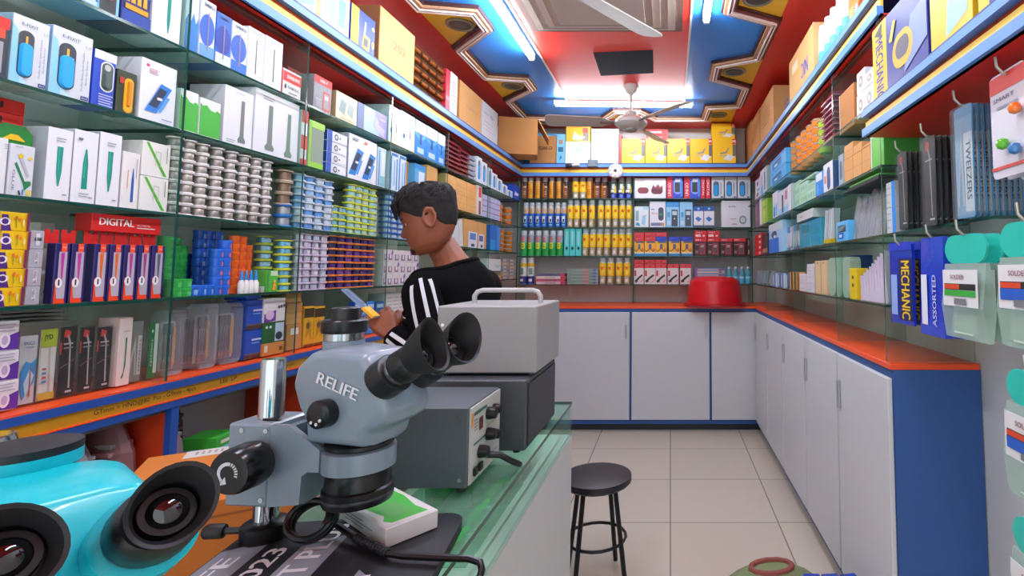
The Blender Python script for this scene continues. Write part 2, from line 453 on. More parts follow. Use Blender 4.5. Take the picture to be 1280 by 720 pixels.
for k in '1234':
    Z = SH['R'+k][1]; ys = ([1.19] if k == '3' else [])+[1.83]+RDIV[1:]+[4.995]
    bw = (['under the hanging packs'] if k == '3' else [])+['nearest the front', 'second from the front', 'third from the front', 'by the back corner']
    for i in range(len(ys)-1):
        glass_slab('glass_shelf', RX, ys[i]+.006, Z-.004, WR-.003, ys[i+1]-.006, Z+.004, ('left', 'front', 'back'),
                   f'{levn[k]} glass shelf of the right wall unit, bay {bw[i]}', 'shelf', 'glass shelves on the right wall')
for i, y in enumerate(RDIV):
    glass_slab('glass_divider', RX, y-.004, 1.085, WR-.003, y+.004, 2.31, ('left',), f'upright glass divider of the right shelves, {ORD[i]} from the front', 'divider', 'glass dividers on the right wall')
BD = -.357
for k in '1234':
    Z = SH['B'+k][1]
    for i, (a, b) in enumerate(((LX-.02, BD-.006), (BD+.006, RX+.03))):
        glass_slab('glass_shelf', a, BY, Z-.004, b, WB-.003, Z+.004, ('front',), f'{levn[k]} glass shelf on the back wall, {["left", "right"][i]} bay', 'shelf', 'glass shelves on the back wall')
for i, x in enumerate(BDIV):
    glass_slab('glass_divider', x-.004, BY, 1.085, x+.004, WB-.003, 2.31, ('front',), f'upright glass divider at the {["left end", "middle", "right end"][i]} of the back shelves', 'divider', 'glass dividers on the back wall')

BLU, YLW, ORG, RDU = mat('#5b93d8', .4, noise=.06, scale=9), mat('#f2c53a', .45), mat('#c8491c', .5), mat('#d9271a', .42, noise=.08, scale=3)
DNV = mat('#1d3f7c', .5)
def overhead(name, label, a, b, frame, z0=2.312, dep=.30, hz=.128):
    """frame(u, d): along the run, d = depth behind the front face"""
    t = empty(name); tag(t, label, 'shelf', 'painted overhead shelves')
    def seg(nm, d0, d1, za, zb, m):
        p, q = frame(a, d0), frame(b, d1)
        MB().box(min(p[0], q[0]), min(p[1], q[1]), za, max(p[0], q[0]), max(p[1], q[1]), zb, m).build(nm, t)
    s = hz/.128
    seg('underside_board', .0, dep, z0, z0+.006, RDU)
    seg('lower_edge', -.012, .012, z0, z0+.034*s, BLU)
    seg('yellow_strip', .002, .012, z0+.034*s, z0+.066*s, YLW)
    seg('groove', .014, .020, z0+.066*s, z0+.088*s, ORG)
    seg('upper_edge', -.012, .018, z0+.088*s, z0+.116*s, BLU)
    seg('top_board', -.006, dep, z0+.116*s, z0+.128*s, DNV)
    return t
overhead('overhead_shelf', 'blue and yellow edged red shelf over the left wall shelves, carrying cartons', .3, 4.985, lambda u, d: (LX-d, u))
overhead('overhead_shelf', 'blue and yellow edged red shelf over the right wall shelves, carrying cartons', 1.80, 4.985, lambda u, d: (RX+d, u))
overhead('overhead_shelf', 'blue and yellow edged shelf over the back wall cans and boxes', LX-.3, RX+.3, lambda u, d: (u, BY+d))
overhead('overhead_shelf', 'lower near right painted shelf with hooks under its dark red underside', .55, 1.785, lambda u, d: (.68+d, u), 1.862, .374, .10)
for k, (x, nm) in enumerate(((LX-.045, 'left'), (RX+.045, 'right'))):
    y0 = .45 if k == 0 else 1.84
    o = MB().box(x-.012, y0, 2.296, x+.012, 4.98, 2.3115, mat('#5b2a20', .4)).build('door_rail'); tag(o, f'brown sliding door rail under the {nm} overhead shelf', 'rail')

# ------------------------------------------------------------------ orange ledge cabinet on the left
t = empty('ledge_cabinet', (0, 0, 0)); tag(t, 'orange topped ledge with blue and yellow front under the left shelves', 'cabinet')
OR2 = mat('#f2541f', .35, noise=.04, scale=6); BL2 = mat('#1f4fa3', .4); YB = mat('#c99a1c', .5, noise=.08, scale=12)
MB().box(WL+.003, .3, 1.070, LX, 4.60, 1.081, OR2).build('top_board', t)
MB().box(LX-.012, .3, 1.056, LX+.003, 4.60, 1.0765, BL2).build('blue_edge', t)
MB().box(LX-.016, .3, 1.024, LX-.006, 4.60, 1.056, YB).build('yellow_band', t)
MB().box(LX-.018, .3, 1.0205, LX, 4.60, 1.024, OR2).build('orange_lip', t)
MB().box(LX-.02, .3, 1.000, LX-.002, 4.60, 1.0205, BL2).build('lower_rail', t)
MB().box(WL+.003, .3, .985, LX-.03, 4.60, 1.0, mat('#6b6d6e', .6)).build('inner_board', t)
MB().box(WL+.003, .3, .70, LX-.01, 4.60, .715, mat('#5c5f60', .6)).build('lower_shelf', t)
MB().box(WL+.003, .3, .05, LX-.01, 4.60, .70, mat('#274f8c', .5)).build('base_doors', t)
mb = MB()
for txt, x0, x1, y in (('GTmm = HND@80  Pcs - G9mm - 4pcs', 120, 247, 500), ('LBI  LP', 277, 298, 477), ('Rgumm :', 349, 372, 458), ('PCYC', 386, 399, 449)):
    a, b = depth_on(x0, LX, 1.04), depth_on(x1, LX, 1.04)
    M = Matrix.Translation((LX-.0055, (a+b)/2, 1.040)) @ Matrix.Rotation(PI/2, 4, 'Z') @ Matrix.Rotation(PI/2, 4, 'X') @ Matrix.Shear('XZ', 4, (.25, 0))
    M = Matrix.Translation((LX-.0055, (a+b)/2, 1.040)) @ Matrix.Rotation(PI/2, 4, 'Z') @ Matrix.Rotation(PI/2, 4, 'X')
    put_text(mb, txt, M, .013, mat('#1c1408'), b-a)
mb.build('handwriting', t)
for y in (.95, 1.56, 2.2, 2.9, 3.6, 4.3):
    p = MB().box(LX-.022, y-.012, .715, LX-.004, y+.012, .9995, BL2).build('post', t)
    MB().box(WL+.003, y-.008, .715, LX-.0225, y+.008, .9845, mat('#d4421c', .5)).build('partition', t)
# back counter and right base cabinet
def base_cab(name, label, x0, y0, x1, y1, ztop, face):
    t = empty(name); tag(t, label, 'cabinet')
    MB().cbox(x0, y0, ztop-.02, x1, y1, ztop, OR2, .002).build('top_board', t)
    MB().box(x0+.01*(face == 'x'), y0+.01*(face == 'y'), .06, x1, y1, ztop-.02, mat('#2b5696', .5)).build('carcass', t)
    MB().box(x0+.05, y0+.05, 0, x1-.02, y1-.02, .06, '#2a2c30').build('plinth', t)
    if face == 'y':
        n = 4
        for i in range(n):
            a, b = x0+(x1-x0)*i/n, x0+(x1-x0)*(i+1)/n
            d = MB().cbox(a+.01, y0-.008, .1, b-.01, y0+.0098, ztop-.05, mat('#cfd2d4', .4), .003).build('door', t)
            MB().cbox(b-.05, y0-.022, ztop-.28, b-.035, y0-.0082, ztop-.16, mat('#b9bcc0', .3, .8), .002).build('handle', d)
    else:
        n = 5
        for i in range(n):
            a, b = y0+(y1-y0)*i/n, y0+(y1-y0)*(i+1)/n
            d = MB().cbox(x0-.008, a+.01, .1, x0+.0098, b-.01, ztop-.05, mat('#cfd2d4', .4), .003).build('door', t)
            MB().cbox(x0-.022, b-.05, ztop-.28, x0-.0082, b-.035, ztop-.16, mat('#b9bcc0', .3, .8), .002).build('handle', d)
base_cab('base_cabinet', 'orange topped low cabinet along the foot of the back shelves', WL+.004, 4.64, WR-.004, WB-.004, 1.081, 'y')
base_cab('base_cabinet', 'orange topped low cabinet along the foot of the right shelves', RX, 1.80, WR-.004, 4.60, 1.081, 'x')
# ------------------------------------------------------------------ artwork helpers
W, OW, G1, K, DK = '#e6e9ee', '#d9dcdf', '#8d9298', '#15181c', '#2a2d33'
def pen(c, u=.5, v0=.2, v1=.8, wu=.16, flip=False):
    a = [(u-wu*.5, v1), (u+wu*.5, v1), (u+wu*.45, v0+(v1-v0)*.35), (u+wu*.12, v0), (u-wu*.12, v0), (u-wu*.45, v0+(v1-v0)*.35)]
    if flip: a = [(x, v0+v1-y) for x, y in a][::-1]
    return ('p', a, c)
def rows(u0, u1, v, n, c='#9aa0a6', dv=.035, th=.012):
    return [('r', u0, v-i*dv-th, u1-(.12*(i % 2))*(u1-u0), v-i*dv, c, '=small_print') for i in range(n)]
def torch(c, u=.5, v0=.12, v1=.85, wu=.14):
    return ('p', [(u-wu*.3, v1), (u+wu*.3, v1), (u+wu*.36, v0+.16*(v1-v0)), (u+wu*.7, v0+.05), (u+wu*.6, v0), (u-wu*.6, v0), (u-wu*.7, v0+.05), (u-wu*.36, v0+.16*(v1-v0))], c)
def holder(u, v, w, h, base='#2f86d6'):
    """tilted blue work-holder drawing"""
    q = lambda a, b: (u+w*(a+.35*b), v+h*b)
    return [('p', [q(-.5, -.5), q(.1, -.5), q(.5, .42), q(-.1, .5)], base), ('p', [q(-.38, -.3), q(.02, -.34), q(.3, .3), q(-.1, .36)], '#20324a'),
            ('r', u-.10*w, v-.06*h, u+.16*w, v+.02*h, '#e8eef5', '=picture'), ('p', [q(.14, -.44), q(.3, -.44), q(.52, .1), q(.36, .1)], '#5aa6e6')]
TOP1 = 'top glass shelf of the left wall'
# ---- top glass shelf (left)
B('L1', 92, 150, -40, 'meter_box', 'light blue meter box with keypads, above the cordless tool boxes on the left', 'box', '#7fc0ea',
  [('r', .08, .1, .5, .75, '#cfe6f6'), ('r', .55, .08, .92, .9, '#39413f'), ('r', .6, .6, .86, .8, '#a8c4b4', '=picture')] +
  [('e', .15+.1*i, .2+.11*j, .03, .03, '#3a6ca0', '=picture') for i in range(4) for j in range(4)] + [('e', .73, .42, .06, .06, '#c23a2c')])
B('L1', 152, 188, -30, 'screwdriver_pouch', 'dark blue pouch with orange screwdriver bits on the top left shelf', 'pouch', '#1d2b6b',
  [('p', [(.1+.2*i, .45), (.25+.2*i, .45), (.22+.2*i, .88), (.14+.2*i, .88)], '#f0a21c') for i in range(4)] + [('r', 0, .05, 1, .28, '#27489c'), ('r', .1, .3, .9, .4, '#d99a1c')])
B('L1', 190, 226, -22, 'pen_box', 'tall white box picturing a slim green pen on the top left shelf', 'box', W, [pen('#138a7a', .55, .15, .75, .13)] + rows(.25, .75, .92, 2))
B('L1', 228, 247, -12, 'splash_box', 'white box with blue splash artwork left of the blue stirrer boxes', 'box', '#cfdde6', [('p', [(0, 0), (1, 0), (1, .62), (.8, .5), (.6, .66), (.4, .5), (.2, .62), (0, .5)], '#2a7fcb')])
for i, (a, b, yt) in enumerate(((249, 268, 0), (269, 288, 17), (288.5, 308, 29))):
    B('L1', a, b, yt, 'tool_box', f'white box with big blue circle and vertical rod, {ORD[i]} of three in a row', 'box', '#2a68c8' if i == 1 else '#dfe6f2',
      [('e', .45, .5, .5, .27, '#2b63cc' if i != 1 else '#1d3fa6'), ('r', 0, 0, 1, .24, '#6aa6ea' if i == 0 else '#dbe7f6' if i == 1 else '#2f74d4'), ('r', .46, .15, .54, .8, '#8d7f86', '=picture'), ('t', 'OMNICU', .5, .91, .06, '#2a3350', 0, .7)], d=.16, group='blue circle boxes on the top left shelf')
for i, (a, b, yt) in enumerate(((309, 329, 36), (330, 352, 48))):
    B('L1', a, b, yt, 'rod_box', f'tall white box picturing a thin dark rod, {["left", "right"][i]} one beside red boxes', 'box', W, [('r', .47, .15, .53, .8, '#5a5560', '=picture')] + rows(.2, .8, .95, 2), d=.16, group='thin rod boxes')
w_, h_, loc, rz = spot('L1', 353.5, 391, 79, .02, .13)
package('tool_box', 'red and white box lying in front of the red stack, top left shelf', 'box', w_, .13, .105, '#e9e9ea', [('r', 0, .55, 1, .93, '#e23126'), ('t', 'SUNSHINE', .55, .74, .14, '#f6f3ee', 0, .7), ('e', .13, .36, .05, .09, K), ('t', 'TS-960 S.L.C', .55, .36, .11, '#4a4d55', 0, .6), ('r', .3, .16, .75, .19, '#60646a', '=small_print')], loc, rz, side='#d7322a')
for i in range(2):
    package('tool_box', f'red box with white end panel stacked behind the red and white box, {["lower", "upper"][i]} one', 'box', w_*.95, .12, .077, '#dd2a20', [('r', .6, 0, 1, 1, '#d7d9dc'), ('t', 'SUNSHINE', .3, .5, .2, '#f0e6e0', 0, .4)] + rows(.66, .95, .8, 4, '#7a7d84', .15, .05), loc+Vector((-.13, .02, .083*i)), rz, 'red boxes with white end panels')
B('L1', 392, 414, 97, 'meter_box', 'grey and red box with framed meter picture on the top left shelf', 'box', '#8c8f93', [('r', 0, .78, 1, 1, '#d9302a'), ('r', .5, .08, .9, .62, '#d9463c'), ('r', .56, .12, .84, .57, '#9a9c9f'), ('r', .6, .4, .8, .5, '#c9d2c9'), ('t', 'UNI-T', .5, .88, .09, '#f3e9e6')] + rows(.08, .42, .35, 5, '#c7c9cc', .05, .02), zb=0, hmax=.15, d=.1)
w_, h_, loc, rz = spot('L1', 391, 412, 80, .03, .1)
package('meter_box', 'small red box standing behind the grey and red meter box', 'box', w_, .06, .185, '#cc2a26', [('t', 'UNI-T', .5, .9, .05, '#f0e2e0'), ('r', .15, .74, .6, .83, '#d9dcde'), ('e', .8, .75, .1, .03, '#f0d0cc')], loc+Vector((-.09, .0, 0)), rz)
B('L1', 420, 446, 119, 'station_box', 'cream box picturing two grey devices, left wall top shelf', 'box', '#efe2b8', [('p', [(.12, .35), (.4, .25), (.48, .7), (.22, .8)], '#8ea3a0'), ('p', [(.5, .35), (.78, .25), (.85, .65), (.56, .78)], '#a3b4ae'), ('r', .2, .12, .8, .15, '#bba97c', '=small_print')], d=.18, side='#b49a72')
B('L1', 447, 483, 136, 'station_box', 'lavender and pale blue box picturing a device, beside the cream box', 'box', '#a9c8ef', [('r', 0, 0, .2, 1, '#6e7fa8'), ('p', [(.55, 1), (1, 1), (1, 0), (.75, 0)], '#9c93de'), ('p', [(.5, .45), (.62, .8), (.72, .5), (.95, .4), (.9, .12), (.66, .2)], '#b8b6cf'), ('t', 'YIHUA', .84, .75, .08, '#e9e6fa', 0, .2)], d=.16)
for i, (a, b, yt) in enumerate(((484, 500, 133), (500.5, 518, 142))):
    B('L1', a, b, yt, 'tall_box', f'tall white box with small blue mark, {["left", "right"][i]} one next to the lavender box', 'box', W, [('r', .15, .3, .3, .42, '#3c6fc0', '=picture'), ('p', [(.62, .35), (.7, .35), (.68, .75), (.64, .75)], '#6a7078')] + rows(.2, .8, .93, 2), d=.2, group='tall plain white boxes')
for i, (a, b, yt) in enumerate(((518.5, 532, 152), (532.5, 546, 160), (546.5, 558, 168))):
    B('L1', a, b, yt, 'spray_box', f'white topped blue box on the top left shelf, {place_word(i, 3)} of three', 'box', '#1f86dc', [('r', 0, .66, 1, 1, '#e2ebf4'), ('p', [(0, .66), (.5, .55), (1, .7), (1, .6), (.5, .45), (0, .6)], '#5fb2f0'), ('r', .4, .35, .6, .62, '#174f9c', '=picture'), ('r', .2, .1, .8, .25, '#bcd9f2', '=small_print')], d=.2, group='white topped blue boxes')
# blister stacks
def clam(name, label, shelf, x0, x1, n, h, col, d, group, stackname, inset=.02):
    w, _, loc, rz = spot(shelf, x0, x1, 0, inset, d)
    p = h/n; out = None
    for i in range(n):
        o = empty(name, loc+Vector((0, 0, p*i)), rz)
        MB().hull([(sx*w*(.5-.06*k), sy*d*(.5-.06*k), p*.92*(.1, .9)[k]) for sx in (-1, 1) for sy in (-1, 1) for k in (0, 1)] + [(sx*w*.42, sy*d*.42, 0) for sx in (-1, 1) for sy in (-1, 1)], mat(col, .18, coat=.6)).build('shell', o)
        MB().cbox(-w*.5, -d*.5, p*.30, w*.5, d*.5, p*.36, clear('#e8c8cc', .35, .1, '#ffffff', 'rim'), .0005).build('rim', o)
        tag(o, f'{label}, {ORD[i]} up from the bottom of {stackname}', 'package', group)
clam('clam_pack', 'maroon clamshell pack', 'L1', 559.5, 575.5, 7, .215, '#7e1f2c', .17, 'maroon clamshell packs on the left wall', 'its left stack')
clam('clam_pack', 'maroon clamshell pack', 'L1', 576, 587, 6, .20, '#7e1f2c', .17, 'maroon clamshell packs on the left wall', 'its right stack')
clam('clam_pack', 'clear lidded pack', 'L1', 587.5, 595, 5, .19, '#9fb0c6', .16, 'clear lidded packs on the left wall', 'the stack beside maroon packs')
for i in range(7):
    a = 596+6.4*i
    B('L1', a, a+6.3, 196+7*i, 'cordless_tool_box', f'oval window box with blue tool, {place_word(i, 7)} in the row of seven', 'box', '#dfe8f0',
      [('k', .2, .15, .62, .88, '#5b6168', '=window'), ('q', .26, .16, .56, .72, '#2aa3e6', .004), ('r', .74, .2, .8, .8, '#6f8fb8', '=small_print')], d=.16, group='oval window tool boxes near the left back corner', hmax=.205)
B('L1', 642, 650, 232, 'spray_box', 'dark blue box with white splash at the left back corner', 'box', '#1b4fc0', [('p', [(.1, .3), (.7, .35), (.8, .5), (.4, .5), (.3, .65)], '#dbe8f8')], d=.16, hmax=.19)

# ---- second glass shelf (left)
B('L2', -8, 9, 20, 'tool_pack', 'dark hanging tool pack with red header at the far left edge', 'package', '#32353f', [('r', 0, .82, 1, 1, '#d8281e'), ('r', .1, .66, .7, .82, '#f0482c'), ('r', .2, .1, .6, .6, '#9a9da3', '=window')], d=.05, inset=.015)
for i, (a, b, yt) in enumerate(((12, 59, 22), (62, 113, 38))):
    o = B('L2', a, b, yt, 'cordless_tool_box', f'large white box with oval window and blue cordless tool, {["left", "right"][i]} one', 'box', '#d5dbe2',
      [('p', [(0, 0), (.28, 0), (.18, .5), (.12, .8), (0, .85)], '#8fd0f6'), ('p', [(.28, 0), (.6, 0), (.3, .14), (.2, .3)], '#b8e0f8'), ('k', .16, .12, .58, .80, '#3a4046', '=window'),
       ('q', .19, .13, .53, .62, '#25a9ea', .006), ('r', .34, .60, .40, .72, '#e8b23c', '=tool_tip'), ('r', .45, .5, .52, .6, '#dfe6ea', '=picture'),
       ('t', 'E-FIXIT', .42, .88, .045, '#23262c', 0, .44), ('t', 'L/F', .86, .83, .04, '#9aa0a8', 0, .14), ('t', 'Cordless Battery Speed Adjustable', .74, .45, .05, '#44506a', 90, .58), ('t', 'Electric Glue Remover', .84, .45, .05, '#44506a', 90, .38), ('r', .72, .03, .92, .09, '#2b3d78'), ('t', '2in1', .82, .06, .03, '#d8def0', 0, .14)],
      d=.09, group='large cordless tool boxes', side='#9ccbe8')
B('L2', 115, 143, 64, 'rotary_tool_box', 'blue box with rounded white framed window showing a grey tool', 'box', '#2a4fc0', [('r', 0, .85, 1, 1, '#dfe4ee'), ('k', .30, .3, .92, .84, '#dfe6ee'), ('k', .35, .325, .87, .815, '#4a5854', '=window'), ('q', .45, .36, .72, .66, '#56655f', .005), ('e', .6, .73, .15, .06, '#b9c4be')] + rows(.25, .9, .25, 5, '#b8c4ea', .045, .02), d=.08)
B('L2', 145, 170, 89, 'screwdriver_box', 'dark green box holding an orange pen shaped screwdriver', 'box', '#33402a', [('k', .36, .06, .84, .86, '#e9a11c'), ('k', .41, .09, .79, .83, '#f5b62a'), ('q', .5, .2, .68, .8, '#d98d12', .005), ('e', .6, .34, .09, .07, K), ('r', .1, .7, .32, .84, '#b33024')], d=.06)
B('L2', 174, 220, 78, 'holder_box', 'white box picturing a single tilted blue work holder', 'box', '#e4e8ee', [('e', .16, .9, .05, .025, '#d04a6a')] + rows(.2, .45, .86, 3, '#c98a9a', .03, .012) + holder(.5, .42, .55, .5, '#2a7fd8') + rows(.6, .9, .1, 1, '#5a78b0'), d=.1)
for i, (a, b, yt) in enumerate(((224, 247, 113), (249, 275, 125))):
    B('L2', a, b, yt, 'powder_pack', f'bright green pack with wavy white top, {["left", "right"][i]} one of the pair', 'package', '#e3e9e4', [('p', [(0, .02), (1, .02), (1, .72), (.82, .78), (.7, .72), (.5, .74), (.3, .84), (.12, .8), (0, .86)], '#43b43c'), ('r', 0, 0, 1, .05, '#dfe8e0')], d=.05, group='green packs with white tops')
B('L2', 241, 253, 104, 'dark_carton', 'dark navy carton with thin straps behind the green packs', 'box', '#1a2340', [('r', 0, .55+.12*i, 1, .57+.12*i, '#8d93a0') for i in range(4)], d=.06, inset=.13)
B('L2', 279, 315, 111, 'torch_box', 'white box picturing one long grey torch', 'box', W, [torch('#6f7a76', .62, .08, .82, .2), ('t', 'M-TORCH', .5, .93, .03, '#99aaaa', 0, .3)] + rows(.1, .4, .1, 2), d=.12, side='#c2c6cc')
B('L2', 317, 372, 119, 'torch_box', 'wide white box picturing two long grey torches', 'box', W, [torch('#74807a', .33, .08, .8, .15), torch('#6c8a7a', .76, .06, .78, .13)] + rows(.15, .4, .92, 2), d=.12)
B('L2', 374, 383, 137, 'tool_pack', 'narrow red and white pack edge right of the torch boxes', 'package', '#e4e6e8', [('r', 0, 0, 1, .12, '#d93a30'), ('r', 0, .3, 1, .55, '#e05046'), ('r', 0, .78, 1, 1, '#d93a30')], d=.1)
o = B('L2', 385, 404, 152, 'clear_case', 'clear and lime green plastic case on the second left shelf', 'case', clear('#d5e8d2', .45, .12, '#eef8ea', 'limeclear'), [('r', 0, 0, 1, .14, '#9ad24a'), ('r', 0, .14, .14, 1, '#8fce3e'), ('r', .14, .86, 1, 1, '#a6dc58')], d=.1)
for i in range(4):
    w_, h_, loc, rz = spot('L2', 408, 433, 178, .02, .11)
    package('small_tool_box', f'small white and blue box with round dial, {ORD[3-i]} down in its stack of four', 'box', w_, .11, .046, '#dfe4ee', [('r', 0, 0, .22, 1, '#1f56b4'), ('k', .3, .15, .95, .85, '#eef1f6'), ('e', .42, .5, .1, .3, '#4a4f58'), ('e', .42, .5, .06, .18, '#cfd4da'), ('e', .6, .5, .03, .1, K)], loc+Vector((0, 0, .0475*i)), rz, 'small dial boxes', side='#1c4796')
B('L2', 435, 470, 172, 'holder_box', 'large white box picturing two tilted blue work holders', 'box', '#eceff3', holder(.27, .42, .38, .62) + holder(.72, .4, .36, .62) + [('r', .1, .88, .3, .93, '#9aa3b4', '=small_print'), ('r', .5, .88, .62, .93, '#e08a7a', '=small_print')], d=.14, side='#b9bec8')
B('L2', 471.5, 483, 185, 'sticker_pack', 'thin blue and white pack between holder box and divider', 'package', '#c5dcec', [('r', .1, .05, .25, .95, '#5a9fd0'), ('r', .4, .3, .9, .9, '#dfeef6'), ('r', .3, .05, .9, .3, '#8cc6cf')], d=.1)
for i, (a, b, yt) in enumerate(((487, 497, 190), (497.5, 507, 194))):
    B('L2', a, b, yt, 'sticker_pack', f'white and blue striped pack right of the divider, {["left", "right"][i]} one', 'package', '#dcebf6', [('r', .05, .05, .2, .9, '#3f86c8'), ('r', .45, .15, .58, .8, '#7fb4dc'), ('r', .75, .05, .9, .85, '#4d97cf'), ('r', .1, .9, .9, .97, '#2f7cc4')], d=.12, group='striped packs')
B('L2', 505, 510.5, 201, 'carton', 'upright brown carton left of the small blue box', 'carton', '#c08a4e', [('r', 0, .3, 1, .31, '#8f6234')], d=.1, cardb=True, inset=.06)
B('L2', 518, 531, 206, 'card_pack', 'small blue and white pack above the man, before brown cartons', 'package', '#58a8dc', [('r', .35, .1, .9, .8, '#d5e6f2'), ('r', 0, .85, 1, 1, '#2f8fd6')], d=.08)
B('L2', 533, 546, 208, 'carton', 'tall plain brown carton just above the man\'s head', 'carton', '#d0a060', [], d=.12, cardb=True)
for j in range(2):
    for i, (a, b) in enumerate(((552, 569), (569.5, 583), (583.5, 595))):
        w_, h_, loc, rz = spot('L2', a, b, 214+3*i, .015, .16)
        package('carton', f'tan carton in the block behind the man, {["lower", "upper"][j]} row, {place_word(i, 3)}', 'carton', w_, .16, .108, '#dda863', [('r', .0, .48, 1, .5, '#b98847')] + rows(.2, .8, .2, 1, '#a87a45'), loc+Vector((0, 0, .109*j)), rz, 'tan cartons behind the man', cardb=True)
B('L2', 596, 602, 232, 'tool_pack', 'narrow white pack with red stripe beside the tan cartons', 'package', '#e3e0dc', [('r', .3, .62, .85, .95, '#d8404a'), ('r', .35, .05, .8, .5, '#8d5a58')], d=.12)
for j in range(4):
    for i in range(3):
        a = 603+7.4*i
        w_, h_, loc, rz = spot('L2', a, a+7.2, 244, .02, .12)
        package('small_box', f'small lilac and white box, {["bottom", "second", "third", "top"][j]} layer, {place_word(i, 3)} of the lilac block', 'box', w_, .12, .044, '#c3bfe0', [('r', 0, 0, 1, .15, '#8a5f9a'), ('r', .2, .35, .7, .8, '#a8c4e6')], loc+Vector((0, 0, .045*j)), rz, 'lilac boxes near the back corner')
def dome(shelf, xs, rows_, pitch, label, group, col='#d8761c', inset=.03, rad=None, place='', z0=0., colr=None):
    first = None
    for i, x in enumerate(xs):
        sd, Z = SH[shelf]; X = LX-inset if sd == 'L' else RX+inset
        y = depth_on(x, X, Z+.05); r = rad
        for j in range(rows_):
            loc = Vector((X-r if sd == 'L' else X+r, y, Z+.0045+z0+pitch*j))
            if first is None:
                first = empty('dome_tub', loc); m = mat(col, .2, coat=.5)
                MB().lathe([(r*.78, 0), (r*.86, pitch*.3), (r*.86, pitch*.62)], m, 16).build('cup', first, True)
                MB().lathe([(r, pitch*.62), (r, pitch*.70), (r*.82, pitch*.74), (r*.72, pitch*.95), (r*.3, pitch*.985)], clear('#f2dcc0', .35, .1, '#fff2e0', 'amberlid'), 16).build('lid', first, True); o = first
            else: o = copy_tree(first, None, loc)
            tag(o, f'{label}, {["bottom", "second", "third", "fourth", "fifth", "sixth"][j]} layer, {place_word(i, len(xs))} {place}', 'tub', group)
dome('L2', (629, 640), 3, .058, 'orange tub with clear lid', 'orange tubs on the second left shelf', rad=.05, place='column by the corner')

# ---- third glass shelf (left)
B('L3', -3, 8, 172, 'tool_box', 'plain white box at the left edge beside the green tool pack', 'box', '#dfe3e6', rows(.5, .9, .9, 3), d=.08)
o = B('L3', 10, 42, 181, 'glue_pack', 'white hanging pack with green T-shaped tool and yellow hook tab', 'package', '#d3d8e0', [('p', [(.2, .62), (.28, .66), (.66, .3), (.9, .32), (.92, .24), (.66, .12), (.6, .24)], '#1c7a4a'), ('p', [(.3, .8), (.42, .85), (.82, .42), (.74, .38)], '#b4b8c0'), ('e', .42, .78, .1, .05, '#e0c02c'), ('e', .8, .76, .07, .035, '#e8c63a'), ('r', .74, .03, .92, .14, '#dcc65a'), ('p', [(.38, .1), (.44, .12), (.5, .03), (.44, .02)], K), ('r', .54, .03, .6, .14, '#2a8ac0'), ('t', 'WLXT', .3, .95, .035, '#4a4f58', 0, .3), ('t', 'GLUE', .14, .3, .1, '#3a4048', -90, .4)], d=.03, hmax=.19)
MB().prism([(-.035, -.02), (.035, -.02), (.035, .012), (.02, .03), (-.02, .03), (-.035, .012)], -.001, .001, mat('#1e7a2e', .5)).build('hang_tab', o).matrix_local = Matrix.Translation((0, .01, o.dimensions.z+.018)) @ Matrix.Rotation(PI/2, 4, 'X')
MB().prism([(-.02, 0), (.02, 0), (.006, .013), (-.006, .013)], -.0012, .0012, mat('#e6b81c', .4)).build('hook_hole', o).matrix_local = Matrix.Translation((0, .008, o.dimensions.z+.012)) @ Matrix.Rotation(PI/2, 4, 'X')
gp = '#17917f'
for i, (a, b, yt, fl) in enumerate(((56, 88, 160, 0), (89, 120, 163, 1), (121, 149, 166, 0))):
    o = B('L3', a, b, yt, 'pen_box', f'tall white box picturing a green tapered pen, {place_word(i, 3)} of the large three', 'box', W, [pen(gp, .5, .2, .75, .24, bool(fl)), pen('#2fb59c', .46, .35, .74, .05, bool(fl))] + rows(.3, .7, .87 if not fl else .14, 2) + [('r', .68, .08, .85, .1, '#9aa0a6', '=small_print')] + ([('r', .12, .86, .3, .89, '#6a7078', '=small_print')] if fl else []), d=.13, side='#b3bcc8', group='large white pen boxes')
    MB().box(-.5, -.0662, .12, .5, -.0656, .1225, '#c8a25a') if False else None
B('L3', 151, 173, 190, 'pen_box', 'white box picturing a blue pen and a thin orange wand', 'box', '#e6e5e3', [pen('#2058a8', .62, .12, .72, .16, True), ('r', .3, .35, .34, .68, '#c98a5a', '=picture'), ('r', .78, .55, .82, .9, '#9a9690', '=small_print')], d=.11)
for j in range(2):
    w_, h_, loc, rz = spot('L3', 174.5, 210, 218, .02, .11)
    package('pen_box', f'cream white box with diagonal green bar beside the spools, {["lower", "upper"][j]} one', 'box', w_, .11, .098, '#e4e5e0', [('p', [(.1, .97), (.2, .97), (.9, .05), (.78, .05)], '#4db02e'), ('r', .45, .3, .47, .75, '#b9bcb4', '=small_print'), ('r', .62, .3, .64, .75, '#b9bcb4', '=small_print'), ('r', .45, .73, .64, .75, '#b9bcb4', '=small_print'), ('r', .84, .45, .87, .92, '#8d9088', '=small_print')], loc+Vector((0, 0, .099*j)), rz, 'green bar boxes')

